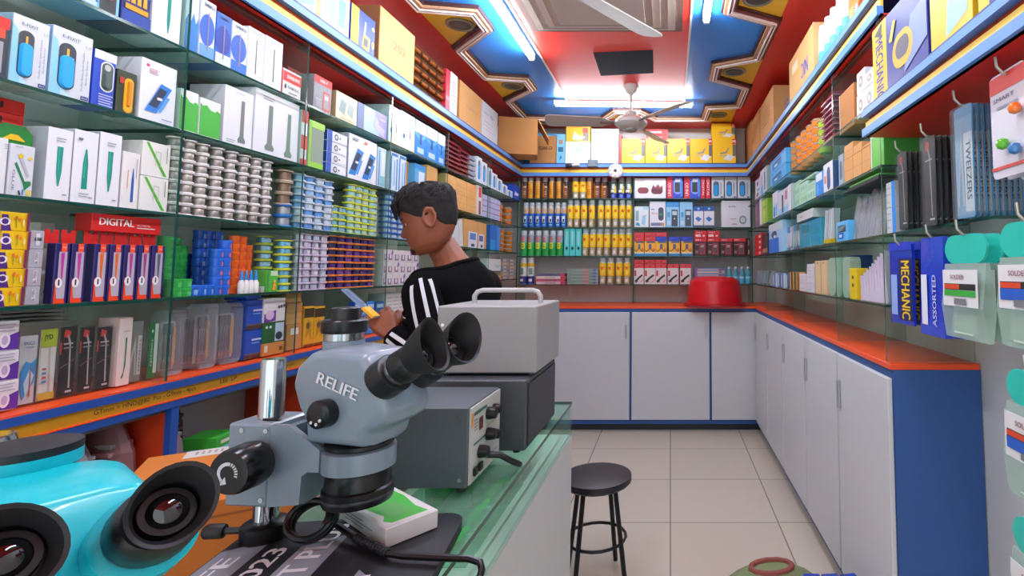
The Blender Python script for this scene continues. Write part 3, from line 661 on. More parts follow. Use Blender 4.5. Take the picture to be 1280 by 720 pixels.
# ---- solder spools
def spool_proto(fl, wire, r, h, lab=None):
    m = mat(fl, .35); p = MB().lathe([(r, 0), (r, h*.10), (r*.97, h*.13), (r*.66, h*.15), (r*.66, h*.83), (r*.97, h*.85), (r, h*.88), (r, h*.985), (r*.4, h*.99)], m, 18)
    root = p.build('solder_spool', None, True)
    MB().lathe([(r*.72, h*.16), (r*.76, h*.19), (r*.76, h*.79), (r*.72, h*.82)], wire if not isinstance(wire, str) else mat(wire, .35, .55), 18, cap=False).build('wire_winding', root, True)
    if lab: 
        mb = MB(); n = 9
        for i in range(n):
            a0, a1 = -PI/2-.9+1.8*i/n, -PI/2-.9+1.8*(i+1)/n; R = r*.775
            mb.add([(R*math.cos(a0), R*math.sin(a0), h*.24), (R*math.cos(a1), R*math.sin(a1), h*.24), (R*math.cos(a1), R*math.sin(a1), h*.76), (R*math.cos(a0), R*math.sin(a0), h*.76)], [(0, 1, 2, 3)], lab)
        mb.build('label', root, True)
    return root
rown = ['bottom', 'second', 'third', 'fourth', 'fifth', 'sixth', 'seventh', 'eighth', 'ninth']
def spools(shelf, xs, n, ytop, desc, place, group, fl, wires, lab=None, labs=None, inset=.012, rmax=.034, zb=0., back=0., rows_for=None):
    sd, Z = SH[shelf]; Zb = Z+.0045+zb; X = LX-inset
    ys = [depth_on(x, X, Zb+.1) for x in xs]
    gap = min([b-a for a, b in zip(ys, ys[1:])] or [.06]); r = min(rmax, gap*.495)
    top = at_x(sum(xs)/len(xs), ytop, X).z; h = min(.05, (min(top, Zb+.232)-Zb)/n)
    protos = [spool_proto(fl, w, r, h, (labs[k % len(labs)] if labs else lab)) for k, w in enumerate(wires)]
    used = [False]*len(protos); rnd = random.Random(hash(place) % 1000 if False else len(place)*7+n)
    for i, y in enumerate(ys):
        nn = rows_for[i] if rows_for else n
        for j in range(nn):
            k = rnd.randrange(len(protos)); loc = Vector((X-r-back-rnd.uniform(0, .004), y, Zb+h*j))
            o = protos[k] if not used[k] else copy_tree(protos[k]); used[k] = True
            o.location = loc; o.rotation_euler = (0, 0, PI/2+rnd.uniform(-.4, .4))
            tag(o, f'{desc} {place}, {rown[j]} row up' + (f', {ORD[i]} column from left' if len(xs) > 1 else ''), 'spool', group)
    for k, u in enumerate(used):
        if not u:
            for c in list(protos[k].children): bpy.data.objects.remove(c)
            bpy.data.objects.remove(protos[k])
spools('L3', (225, 241, 258.5, 276.5, 293.5, 309.5, 324.5, 338.5), 7, 186, 'grey solder spool', 'in large grey block', 'grey solder spools', '#e2dfdc', ['#a5a19d', '#b8b2ac'])
spools('L3', (351,), 6, 212, 'dark blue solder spool', 'set back beside the grey block', 'dark blue solder spools', '#1d4f9c', ['#9aa5b4'], back=.05, rmax=.03)
spools('L3', (364,), 2, 256, 'large blue rimmed silver spool', 'under the brown spools', 'large blue rimmed spools', '#2a7cc9', ['#b4b7b9'], rmax=.047)
zt = (at_x(364, 256, LX).z-SH['L3'][1]-.0045)
spools('L3', (365,), 3, 213, 'bronze coloured solder spool', 'on top of the large blue spools', 'bronze solder spools', '#b3a08c', ['#8f7c68'], rmax=.038, zb=min(.1, zt)+.001)
LB = '#8fb8de'
spools('L3', (380, 392, 404, 415.5), 8, 222, 'pale blue labelled spool', 'in white rimmed block', 'pale blue spools', '#cfdae6', ['#8fb9e0', '#a9c4da', '#6fa2d8'], labs=['#9cc4ea', '#cddae2', '#5f9ade'])
spools('L3', (423.5, 433), 4, 258, 'yellow rimmed blue spool', 'in low pair', 'low yellow rimmed spools', '#cfdc4a', ['#8fb4c8'], lab='#7fb6d0')
spools('L3', (443.5, 452.5, 461, 469.5), 8, 230, 'yellow rimmed pale blue spool', 'in tall block', 'tall yellow rimmed spools', '#d3df3c', ['#9cc0c8', '#86b4c4'], labs=['#9fd0d8', '#c2d4bc', '#77b8d0'])
spools('L3', (489.5, 498, 506, 513.5, 520.5, 527), 8, 243, 'deep blue rimmed spool', 'in blue block', 'deep blue rimmed spools', '#2a5fb4', ['#a9bccb', '#8fb0cc'], lab='#bcd4e4')
spools('L3', (477,), 7, 246, 'blue grey spool', 'left of the third divider', 'blue grey spools', '#8fb2c6', ['#a9c0c8'], lab='#bcd4da', back=.02, rmax=.02)
# lower glass shelf spools
spools('L4', (336.5,), 4, 318, 'faded blue spool', 'nearest the green box', 'faded blue spools', '#9fb84a', ['#6f9ab4'], lab='#7fa9c4', back=.07, rmax=.03)
spools('L4', (349,), 7, 295, 'teal blue spool', 'behind the green box', 'teal blue spools', '#a8c040', ['#6fa2bc'], lab='#86b9d4', back=.03, rmax=.032)
spools('L4', (363,), 7, 300, 'sky blue yellow rimmed spool', 'left of the white spools', 'sky blue spools', '#d6dc3e', ['#6fb4dc'], lab='#7cc0e6', rmax=.034)
spools('L4', (378, 388, 398.5, 409), 8, 293, 'white lavender spool', 'in pale block', 'white lavender spools', '#cdbfd6', ['#b9b4c8', '#d8d4de', '#a9a9bb'], labs=['#d9d6e2', '#c4bcd4', '#b9c4d4'])
spools('L4', (420, 430.5, 440.5, 450, 459, 467.5), 8, 297, 'purple orange rimmed spool', 'in purple block', 'purple orange rimmed spools', '#e0813e', ['#3a2466', '#2a2350', '#4a2a78'], labs=['#4b2f86', '#2c2c5a', '#6a3f92', '#20243c'])

# ---- right of the man, third shelf
for i in range(3):
    w_, h_, loc, rz = spot('L3', 564+5*i, 569+5*i, 268, .02, .05)
    mb = MB(); n = 6
    for k in range(2):
        pass
    P = [(sx*w_*.5*(1-.25*k), sy*.02*(1-.6*k)+.008*math.sin(3*sx+i), .19*k*(1+.05*sx)) for sx in (-1, 0, 1) for sy in (-1, 1) for k in (0, .5, 1)]
    o = MB().hull(P, mat('#cfd3d4', .35, bump=.6, scale=60)).build('white_pouch', None, loc=loc, rz=rz); tag(o, f'crumpled white pouch behind the man\'s neck, {place_word(i, 3)} of three', 'pouch', 'white pouches')
B('L3', 580, 597, 275, 'carton', 'tan carton with blue white label behind the man, left one', 'carton', '#cf9d5e', [('r', .3, 0, .95, .58, '#dbe3ee'), ('r', .4, .3, .85, .54, '#4f7fc4'), ('r', .5, .05, .75, .15, '#2a3a60')], d=.16, cardb=True)
B('L3', 597.5, 612, 279, 'carton', 'tan carton with blue white label behind the man, right one', 'carton', '#cf9d5e', [('r', .05, 0, .7, .55, '#dbe3ee'), ('r', .1, .28, .6, .5, '#5566b8'), ('r', .3, .05, .55, .15, '#2a3a60')], d=.16, cardb=True)
B('L3', 613, 625, 282, 'card_pack', 'bright blue pack between tan cartons and orange tubs', 'package', '#1f6fd0', [('r', 0, .0, .5, .42, '#2f9be0'), ('r', .62, .05, .95, .95, '#4a8fe0')], d=.12)
dome('L3', (631, 641), 5, .041, 'amber tub', 'amber tubs on the third left shelf', col='#c9761c', rad=.05, place='column by the corner')
# ---- lowest shelf beyond the spools
for j in range(3):
    for i in range(6):
        w_, h_, loc, rz = spot('L4', 475+8*i, 482.6+8*i, 320, .02, .1)
        package('lamp_box', f'white box with purple figure, {["bottom", "middle", "top"][j]} layer, {place_word(i, 6)} behind the man', 'box', w_, .1, .062, '#d6cfd2', [('r', .2, .12, .85, .62, '#8a6f92'), ('e', .55, .45, .16, .2, '#e9dfe8'), ('p', [(.6, .62), (.95, .62), (.95, .95), (.75, .95)], '#7b55a0')] if (i+j) % 3 == 0 else [('r', .2, .1, .85, .6, '#857488'), ('e', .55, .4, .16, .2, '#ddd3da')], loc+Vector((0, 0, .063*j)), rz, 'white boxes with purple figures')
B('L4', 604, 626, 322, 'tool_box', 'white box with pale green lettering just right of the man', 'box', '#dfe5e4', [('t', 'T2D', .7, .4, .22, '#6fc0a8', 0, .3)], d=.16, zb=.075, hmax=.1)
B('L4', 603, 626, 345, 'tool_box', 'yellow box under the white box right of the man', 'box', '#e6ae1c', [('p', [(.42, .62), (.58, .62), (.5, .85)], '#b5751c'), ('r', .45, .4, .56, .6, '#b5751c', '=picture')], d=.16, hmax=.072)
for j in range(6):
    for i in range(2):
        w_, h_, loc, rz = spot('L4', 628+8.5*i, 636+8.5*i, 320, .02, .12)
        package('small_box', f'grey brown striped box at the corner, {rown[j]} layer up, {["left", "right"][i]} stack', 'box', w_, .12, .030, ['#8f8f9a', '#b09a7c', '#7f8c9a'][(i+j) % 3], [('r', .1, .2, .6, .7, '#c9c4bc')], loc+Vector((0, 0, .031*j)), rz, 'striped boxes at the left back corner')

# red boxes on a plain box at the far left of the third shelf
B('L3', -12, 24, 200, 'tool_box', 'plain pale box at the back behind the white pack with green tool', 'box', '#c4c9cc', [], d=.08, inset=.12, hmax=.165)
for j in range(2):
    w_, h_, loc, rz = spot('L3', -12, 24, 120, .10, .10)
    package('small_box', f'bright red box under the cordless tool boxes at the left edge, {["lower", "upper"][j]} one', 'box', w_, .10, .033, '#dc241c', [('e', .15, .5, .06, .25, '#3a1214')], loc+Vector((0, 0, .167+.034*j)), rz, 'bright red boxes at the left edge')
# ---- lowest glass shelf (left), near bays
for j in range(5):
    w_, h_, loc, rz = spot('L4', -6, 31, 283, .02, .1)
    package('meter_box', f'yellow and purple box with orange flower print, {["bottom", "second", "middle", "fourth", "top"][j]} one of the stack', 'box', w_, .1, .0415, '#e9bf16', [('p', [(0, 0), (.36, 0), (.22, .85), (0, .85)], '#4a2378'), ('t', 'O', .12, .45, .45, '#e9e4ee'), ('e', .5, .7, .05, .12, '#d9702a'), ('r', .485, .2, .515, .6, '#6aa02c', '=picture'), ('e', .62, .62, .035, .1, '#e07a28'), ('e', .74, .45, .04, .2, '#e6d88a'), ('r', .86, 0, .96, 1, '#7a2450')], loc+Vector((0, .004*(j % 2), .042*j)), rz, 'yellow meter boxes', side='#e8c030')
for j in range(4):
    w_, h_, loc, rz = spot('L4', 33, 51.5, 305, .02, .1)
    package('small_box', f'light grey small box with white lettering, {["bottom", "second", "third", "top"][j]} one of the stack', 'box', w_, .1, .0425, '#a9a8b4', [('r', .38, .2, .66, .85, '#d9d8e0'), ('t', 'B-7000', .52, .52, .2, '#2c2e36', 90 if j < 3 else 0, .6 if j < 3 else .5)], loc+Vector((0, 0, .043*j)), rz, 'light grey small boxes')
B('L4', 44, 64, 278, 'pen_box', 'tall white box picturing a curved green probe behind grey boxes', 'box', '#dfe3df', [('p', [(.55, .7), (.7, .7), (.72, .3), (.62, .14), (.5, .1), (.52, .13), (.6, .2), (.58, .35)], '#1d6a44')] + rows(.35, .85, .83, 2), d=.09, inset=.135)
for i, (a, b) in enumerate(((66, 85), (87, 106), (115, 134), (135, 152), (153, 170), (171, 187), (188, 204.5))):
    c2 = ['#b8389a', '#c03c9c', '#e2691f', '#dd6a22', '#b0408c', '#a03a80', '#5a5a6a'][i]
    nm = ['pink', 'pink', 'orange', 'orange', 'mauve', 'plum', 'grey'][i]
    o = B('L4', a, b, 304+i*.5, 'tweezer_box', f'purple and red tweezer box with {nm} tweezers, {place_word(i, 7)} in the row', 'box', '#2c2566',
      [('p', [(.08, 0), (.85, 0), (.66, .2), (.5, .2), (.2, .34), (.08, .42)], '#f0441c'), ('p', [(.26, .08), (.80, .08), (.80, .86), (.24, .86), (.24, .4), (.14, .3)], '#b4aebd', '=window'), ('p', [(.36, .83), (.62, .83), (.54, .3), (.47, .3)], c2, '=tool'), ('r', .42, .8, .6, .84, c2, '=tool'), ('r', .34, .86, .72, 1, '#f2502a'), ('e', .30, .34, .24, .085, '#f0eef2'), ('t', '1', .3, .34, .10, '#14122a', 0), ('t', 'Mini', .53, .93, .03, '#f3d9cc', 0, .25)], d=.022, side='#241e58', group='numbered tweezer boxes')
    w = o.dimensions.y
    w_, h_, loc, rz = spot('L4', a, b, 304, .02, .05)
    mb = MB(); hh = .034; mb.prism([(-w_*.48, 0), (w_*.48, 0), (w_*.48, hh), (w_*.16, hh), (w_*.1, hh*.75), (-w_*.1, hh*.75), (-w_*.16, hh), (-w_*.48, hh)], -.0008, .0008, '#dc2320')
    t_ = mb.build('hang_tab', o); t_.matrix_local = Matrix.Translation((0, .02, o.data.vertices and max(v.co.z for v in o.data.vertices))) @ Matrix.Rotation(PI/2, 4, 'X')
    mb = MB(); mb.prism([(x*w_*.28, z*hh) for x, z in ((-1, .3), (1, .3), (.6, .55), (.25, .55), (.0, .72), (-.25, .55), (-.6, .55))], -.001, .001, '#d8ccd0'); mb.build('hook_hole', o).matrix_local = t_.matrix_local @ Matrix.Translation((0, 0, .0005))
w_, h_, loc, rz = spot('L4', 110, 200, 290, .035, .05)
o = package('meter_box', 'long red box lettered in white lying on the purple tweezer boxes', 'box', w_, .045, .046, '#d3201e', [('t', 'DIGITAL', .33, .55, .42, '#f2f0ee', 0, .48), ('r', .62, .3, .9, .36, '#e9d0cc'), ('t', 'MULTIMETER', .72, .48, .1, '#f0d8d4', 0, .2)], loc+Vector((0, 0, .1815)), rz, top='#b51a18')
# jars
def jar_proto(c, r, h, lab):
    m = mat(c, .3)
    o = MB().lathe([(r*.9, 0), (r*.93, h*.06), (r*.93, h*.68)], m, 16).build('paste_jar', None, True)
    MB().lathe([(r, h*.68), (r, h*.95), (r*.93, h*.985)], m, 16).build('lid', o, True)
    if lab:
        mb = MB(); n = 6
        for i in range(n):
            a0, a1 = -PI/2-.6+1.2*i/n, -PI/2-.6+1.2*(i+1)/n; R = r*.937
            mb.add([(R*math.cos(a0), R*math.sin(a0), h*.12), (R*math.cos(a1), R*math.sin(a1), h*.12), (R*math.cos(a1), R*math.sin(a1), h*.58), (R*math.cos(a0), R*math.sin(a0), h*.58)], [(0, 1, 2, 3)], lab)
        mb.build('label', o)
    return o
def jars(cols, c, lab, r, h, desc, place, group, X0=LX-.016):
    pr = jar_proto(c, r, h, lab); used = False
    for i, (x, back, n) in enumerate(cols):
        X = X0-back; y = depth_on(x, X, 1.40)
        for j in range(n):
            o = copy_tree(pr) if used else pr; used = True
            o.location = (X-r, y, SH['L4'][1]+.0045+h*j); o.rotation_euler = (0, 0, PI/2+.5+random.uniform(-.25, .25))
            tag(o, f'{desc} {place}, {rown[j]} up, {ORD[i]} stack from left', 'jar', group)
jars([(213, .05, 8), (222.5, .09, 8), (231, .10, 7)], '#2fae4e', '#1f9440', .020, .0228, 'bright green paste jar', 'by the first divider', 'tall stacks of green jars')
jars([(226.5, 0, 2), (238.5, .0, 2)], '#2fae4e', '#55c56a', .021, .027, 'wide green paste jar', 'in front', 'wide green jars')
jars([(237, .14, 4), (246, .14, 4)], '#1e57b8', None, .018, .034, 'plain blue jar', 'at the back behind green jars', 'blue jars at the back')
jars([(254, .09, 7), (264.5, .09, 7), (275, .09, 7)], '#1f5cc4', '#8fb0dc', .0185, .0305, 'blue paste jar', 'of the tall blue group', 'tall stacks of blue jars')
jars([(247, .0, 1), (257.5, .0, 1), (266.5, 0, 1)], '#2468d2', '#7fb0e6', .019, .034, 'blue paste jar', 'in the front row', 'front row blue jars')
jars([(277, .0, 5), (286.5, .0, 6)], '#2a6ad6', '#c46a8a', .019, .030, 'bright blue jar with red label', 'by orange jars', 'blue jars with red labels')
jars([(296.5, .03, 7), (305.5, .04, 7), (313, .06, 6)], '#f06a1c', '#e0503a', .0165, .0285, 'orange paste jar', 'right of the blue jars', 'orange jars')
bp = None
for i, x in enumerate((305, 311, 317, 323)):
    X = LX-.014; r = .0098; y = depth_on(x, X, 1.36)
    if bp is None:
        bp = MB().lathe([(r*.9, 0), (r, .004), (r, .036), (r*.6, .044), (r*.6, .046)], mat('#e8eae8', .35), 14).build('glue_bottle', None, True)
        MB().lathe([(r*.62, .0462), (r*.5, .060), (r*.28, .078), (r*.2, .079)], mat('#2186d6', .3), 12).build('cap', bp, True); o = bp
    else: o = copy_tree(bp)
    o.location = (X-r, y, SH['L4'][1]+.0045); tag(o, f'small white bottle with pointed blue cap, {place_word(i, 4)} of four', 'bottle', 'blue capped bottles')
B('L4', 327, 331.5, 358, 'small_box', 'tiny grey box between the blue capped bottles and green box', 'box', '#a9b0b2', [], d=.03, hmax=.03)
B('L4', 333, 347.5, 338, 'solder_wick_box', 'light green box with pale label and orange figure', 'box', '#58b948', [('r', .35, .75, .95, .97, '#cfe4c0'), ('r', 0, 0, .2, 1, '#3f9a3a'), ('p', [(.5, .08), (.85, .08), (.8, .4), (.6, .45)], '#e8a42c'), ('e', .68, .5, .1, .06, '#f0c65a')], d=.05)

# ---- orange ledge (left)
L0 = 'on the orange ledge'
for j in range(3):
    w_, h_, loc, rz = spot('L0', -8, 24, 402, .045, .1)
    package('lamp_box', f'white box with purple band and round white emblem, {["bottom", "middle", "top"][j]} one at left edge', 'box', w_, .1, .066, '#dcdbe4', [('p', [(0, .05), (1, .02), (1, .62), (.55, .5), (0, .12)], '#5a2f9a'), ('e', .42, .36, .22, .26, '#e6e1ee'), ('e', .42, .36, .13, .16, '#b9a5cc')] + rows(.15, .8, .9, 3, '#a5a3b4', .1, .03), loc+Vector((0, -.004*j, .067*j)), rz, 'purple banded white boxes')
def blister(shelf, a, b, yt, label, back_c, art, group=None, d=.03, inset=.05, plastic=True, name='tweezer_pack', hm=.25):
    w, h, loc, rz = spot(shelf, a, b, yt, inset, d); h = min(h, hm)
    o = empty(name, loc, rz); tag(o, label, 'package', group)
    c = MB().cbox(-w*.46, -.001, .002, w*.46, .001, h-.004, back_c, .0005).build('backing_card', o)
    art_parts(c, art, w*.92, h-.006, -.0012, .003)
    P = [(x, y, z) for x, z in pill(-w*.47, .002, w*.47, h*.97, 4, w*.14) for y in (-d*.35,)] + [(x, -.0022, z) for x, z in pill(-w*.5, 0, w*.5, h, 4, w*.16)]
    if plastic: MB().hull([(x*.98, y, z) for x, y, z in P], PLAST).build('clear_shell', o)
    return o
blister('L0', 27, 52, 418, 'clear pack with blue wavy art and silver tweezers, left of the lime card', '#d0d3d8', [('t', 'IDOCU', .5, .88, .05, '#1f4fa0', 0, .6), ('t', 'TWEEZER', .5, .82, .025, '#4a6ab0', 0, .5), ('p', [(.1, .45), (.35, .62), (.65, .58), (.95, .65), (.9, .3), (.6, .2), (.3, .05), (.15, .2)], '#3f8fce'), ('p', [(.3, .3), (.6, .5), (.85, .4), (.7, .25), (.45, .1)], '#b8d4ea'), ('p', [(.6, .1), (.7, .08), (.66, .55), (.6, .5)], '#b5502c')])
blister('L0', 53, 76, 410, 'lime and white tweezer card in a clear pack', '#dfe0dc', [('r', 0, .74, 1, 1, '#b4c92c'), ('t', 'JYD', .45, .88, .075, '#2c3a1c', 0, .5), ('p', [(.62, .1), (.72, .1), (.6, .75), (.52, .75)], '#bdb4ae'), ('r', 0, 0, 1, .1, '#c9a83c'), ('r', .15, .42, .4, .45, '#c2485a', '=small_print'), ('r', .15, .36, .4, .39, '#4f7fc4', '=small_print'), ('r', .15, .30, .4, .33, '#c2485a', '=small_print'), ('r', .15, .24, .4, .27, '#4f7fc4', '=small_print')])
for i, (a, b) in enumerate(((77, 101), (102, 123), (123.5, 145))):
    blister('L0', a, b, 407, f'black tweezer pack with red corner mark, {place_word(i, 3)} of three', '#17171a', [('p', [(.2, .85), (.55, .83), (.6, .93), (.25, .96)], '#d83a30'), ('r', .02, .6, .12, .78, '#c8302c'), ('p', [(.38, .88), (.46, .88), (.62, .78), (.72, .1), (.62, .1), (.54, .72)], '#a9a7a4', '=tool'), ('r', .2, .74, .75, .76, '#b9b5b2', '=tool'), ('r', .2, .68, .75, .7, '#8d8a88', '=tool'), ('r', .45, .04, .8, .07, '#c9c6c4', '=tool'), ('p', [(.05, .4), (.95, .52), (.95, .53), (.05, .415)], '#8a5a6a')], 'black tweezer packs on the ledge')
B('L0', 146, 163, 397, 'pen_box', 'tall pinkish white box picturing a curved green probe, beside black packs', 'box', '#d9cdcb', [('p', [(.5, .7), (.62, .7), (.6, .3), (.45, .12), (.3, .1), (.32, .13), (.46, .2), (.5, .35)], '#2a7a4c')] + rows(.3, .8, .8, 1), d=.06, inset=.05)
blister('L0', 164, 183, 400, 'clear tweezer pack with grey angled tweezers, lettered upright', '#8f908e', [('p', [(.1, .3), (.5, .75), (.62, .1), (.52, .1), (.42, .55), (.2, .1)], '#c9c3bb', '=tool'), ('r', .66, .1, .95, .75, '#d9d8d6'), ('t', 'TWEEZERS', .81, .42, .13, '#3a3a3c', -90, .55)])
blister('L0', 184, 202, 402, 'green and white tweezer pack standing by the first divider', '#1f7a3c', [('t', 'TWEEZERS', .33, .45, .2, '#e4efe2', -90, .5), ('r', .58, .08, .97, .97, '#dfe4e0'), ('e', .3, .84, .1, .03, '#e4efe2')], plastic=False)
def brush_pack(a, b, yt, label, inset):
    w, h, loc, rz = spot('L0', a, b, yt, inset, .05); o = empty('brush_pack', loc, rz); tag(o, label, 'package', 'clear packs of brushes')
    MB().hull([(x, y, z) for x, z in pill(-w*.5, 0, w*.5, h, 5, w*.25) for y in (-.022, .022)], clear('#d5dbe4', .16, .1, '#f6f8fa', 'frost')).build('clear_shell', o)
    MB().cbox(-w*.34, .004, h*.08, w*.40, .006, h*.82, '#c4c0c2', .0005).build('insert_card', o)
    MB().box(w*.22, -.002, h*.14, w*.36, .0035, h*.72, mat('#d49a52', .5)).build('wooden_strip', o)
    for i in range(4):
        x = -w*.28+i*w*.125
        b_ = MB().lathe([(w*.03, h*.22), (w*.045, h*.3), (w*.03, h*.62)], mat(['#4a3a44', '#5a4048', '#7a4450', '#3c3840'][i], .4), 8, o=(x, -.006, 0)).build('brush', o, True)
        MB().lathe([(w*.05, h*.62), (w*.055, h*.78), (w*.03, h*.8)], mat('#4a4a4c', .7), 8, o=(x, -.006, 0)).build('bristles', b_, True)
        MB().lathe([(w*.05, h*.1), (w*.055, h*.2), (w*.03, h*.22)], mat('#7d4038', .6), 8, o=(x, -.006, 0)).build('bristles', b_, True)
brush_pack(205, 231, 388, 'clear pack of thin brushes behind the first divider, leftmost of four', .045)
brush_pack(232.5, 247, 384, 'clear pack of thin brushes with blue top tab, set farther back', .09)
brush_pack(248.5, 272, 380, 'clear pack of thin brushes, third of four, in front', .045)
brush_pack(274, 303, 379, 'clear pack of thin brushes leaning beside the dark blue boxes', .045)
for j in range(2):
    w_, h_, loc, rz = spot('L0', 304.5, 327, 390, .045, .07)
    package('gas_box', f'dark blue box with brown foot strip, {["lower", "upper"][j]} one under the flat blue case', 'box', w_, .07, .103, '#1f4bb0', [('r', 0, 0, 1, .14, '#4a342c'), ('r', 0, .14, 1, .18, '#6a5a52'), ('r', .4, .62, .95, .68, '#c4d0e8', '=small_print'), ('r', .4, .52, .85, .55, '#8fa8d8', '=small_print'), ('r', 0, 0, .05, 1, '#183a8c')], loc+Vector((0, 0, .104*j)), rz, 'dark blue boxes')
w_, h_, loc, rz = spot('L0', 303, 329, 386, .06, .09)
o = MB().hull([(x, y*.04, z) for x, z in pill(-.035, 0, .035, .014, 4) for y in (-1, 1)], mat('#2a5cc8', .25)).build('flat_case', None, loc=loc+Vector((0, 0, .2085)), rz=rz); tag(o, 'flat glossy blue case lying on the dark blue boxes', 'case')
w_, h_, loc, rz = spot('L0', 329, 356, 440, .035, .09)
cb = package('carton', 'small brown carton under the green box on the ledge', 'carton', w_, .09, .045, '#b9803f', [('r', .05, .3, .2, .85, '#d9cdb9'), ('r', .75, .3, .9, .6, '#7a5022', '=small_print')], loc, rz, cardb=True)
package('tool_box', 'dark green box with photo panel, below the white and purple box', 'box', w_*.95, .085, .075, '#1f5a30', [('r', .55, .05, 1, .95, '#b4c8dc'), ('e', .75, .3, .18, .2, '#26303c'), ('e', .12, .78, .06, .07, '#cfe0d4'), ('e', .3, .78, .06, .07, '#cfe0d4')], loc+Vector((0, 0, .046)), rz, side='#2a7a3c')
package('lamp_box', 'white and purple box on top of the dark green box', 'box', w_*1.0, .085, .088, '#e2dfe2', [('p', [(0, .0), (.55, .05), (.55, .5), (0, .35)], '#6a3a9c'), ('e', .26, .3, .2, .2, '#d9b8dc'), ('e', .68, .62, .06, .07, '#6a5a70'), ('e', .8, .64, .06, .07, '#6a5a70'), ('e', .92, .66, .05, .07, '#6a5a70')], loc+Vector((0, 0, .122)), rz, top='#ece9e6')
for j, (hh, dy, cc) in enumerate(((.1, 0, '#bb8445'), (.045, -.006, '#c48d4c'), (.04, -.004, '#b98142'), (.04, -.012, '#c69052'))):
    w_, h_, loc, rz = spot('L0', 357.5, 377.5, 390, .05, .1)
    z = [0, .101, .147, .188][j]
    package('carton', f'brown carton {["with white paper label, lowest", "plain, second", "plain, third", "plain, topmost"][j]} of the stack left of yellow packs', 'carton', w_-.002, .1, hh, cc, [('r', .25, .6, .75, .85, '#e2dccf')] if j == 0 else [('r', 0, .48, 1, .52, '#9a6a34')], loc+Vector((0, dy, z)), rz, 'brown cartons on the ledge', cardb=True)
for i, (a, b) in enumerate(((379, 391.5), (392, 405))):
    o = B('L0', a, b, 383, 'yellow_pack', f'mustard yellow hanging pack with dark fancy print, {["left", "right"][i]} one', 'package', '#d6a21c', [('r', 0, .72, 1, .95, '#3a2a18'), ('r', 0, .95, 1, 1, '#e6b62a'), ('p', [(.2, .2), (.5, .35), (.8, .15), (.7, .6), (.4, .68), (.25, .5)], '#b5841a'), ('e', .4, .52, .18, .08, '#6a4a20'), ('r', 0, 0, 1, .06, '#7a3a1c')], d=.02, inset=.05, group='yellow hanging packs')
for j in range(4):
    w_, h_, loc, rz = spot('L0', 407, 423, 390, .06, .1)
    o = MB().cbox(-w_/2, -.05, 0, w_/2, .05, .024, clear('#6a9a74', .45, .15, '#c9e0cc', 'greenbox'), .003).build('clear_box', None, loc=loc+Vector((0, 0, .14+.0245*j) if False else (0, 0, .0245*j)), rz=rz)
    MB().cbox(-w_*.4, -.04, .003, w_*.4, .04, .012, '#3c5a44', .002).build('contents', o)
    tag(o, f'flat green tinted clear box, {["bottom", "second", "third", "top"][j]} of the stack behind the microscope port', 'box', 'green tinted boxes')
B('L0', 426, 440, 386, 'tool_pack', 'dark black pack on the ledge behind the microscope port', 'package', '#15171c', [('r', .1, .8, .9, .86, '#4a5a7a')], d=.05, inset=.05)
for i, (a, b) in enumerate(((442, 449.5), (450, 457.5), (458, 468), (469, 479))):
    B('L0', a, b, 377, 'card_pack', f'blue hanging pack on the ledge near the man\'s hand, {place_word(i, 4)}', 'package', ['#1f63c4', '#6a4a40', '#2f86d8', '#1d58b0'][i], [('k', .2, .1, .8, .7, '#5aa0e0'), ('k', .3, .15, .7, .6, '#1c4f9e'), ('r', .1, .8, .9, .92, '#b9d4ee')], d=.03, inset=.05, group='blue hanging packs')
for i in range(3):
    w_, h_, loc, rz = spot('L0', 418+18*i, 434+18*i, 372, .06, .06)
    o = MB().hull([(x, y*.05, z) for x, z in pill(-w_/2, 0, w_/2, .012, 4) for y in (-1, 1)], mat('#1d3f86', .2)).build('flat_case', None, loc=(loc.x, loc.y, 1.282), rz=rz)
    o.location.z = 1.27; tag(o, f'flat dark blue case under the lowest glass shelf, {place_word(i, 3)} of three', 'case', 'flat blue cases'); o.location.z = 1.081+.0005
    o.location.x = LX-.2
for i in range(5):
    w_, h_, loc, rz = spot('L0', 482+8*i, 489.5+8*i, 384, .05, .1)
    for j in range(2):
        package('small_box', f'white finely lined box behind the man\'s arm, {["lower", "upper"][j]} row, {place_word(i, 5)}', 'box', w_, .1, .095, '#d9d9d6', [('r', .1+.2*q, .05, .2+.2*q, .95, '#b4b4b2') for q in range(4)] if j == 0 else [('r', .05, .12+.2*q, .95, .2+.2*q, '#bab9b6') for q in range(4)], loc+Vector((0, 0, .096*j)), rz, 'white lined boxes')
# flat clear packs on top of the front row
for i in range(4):
    a = depth_on(24, LX-.06, 1.29); b = depth_on(97, LX-.06, 1.29)
    o = MB().cbox(-(b-a)/2, -.05, 0, (b-a)/2, .05, .008, PLAST, .002).build('flat_pack', None, loc=(LX-.11, (a+b)/2-.006*i, 1.2725+.0095*i), rz=PI/2+.02*i)
    MB().cbox(-(b-a)*.45, -.04, .002, (b-a)*.45, .04, .005, '#7a7d80', .001).build('insert_card', o)
    tag(o, f'flat clear pack lying on upright packs at left, {["bottom", "second", "third", "top"][i]} of the pile', 'package', 'flat clear packs')

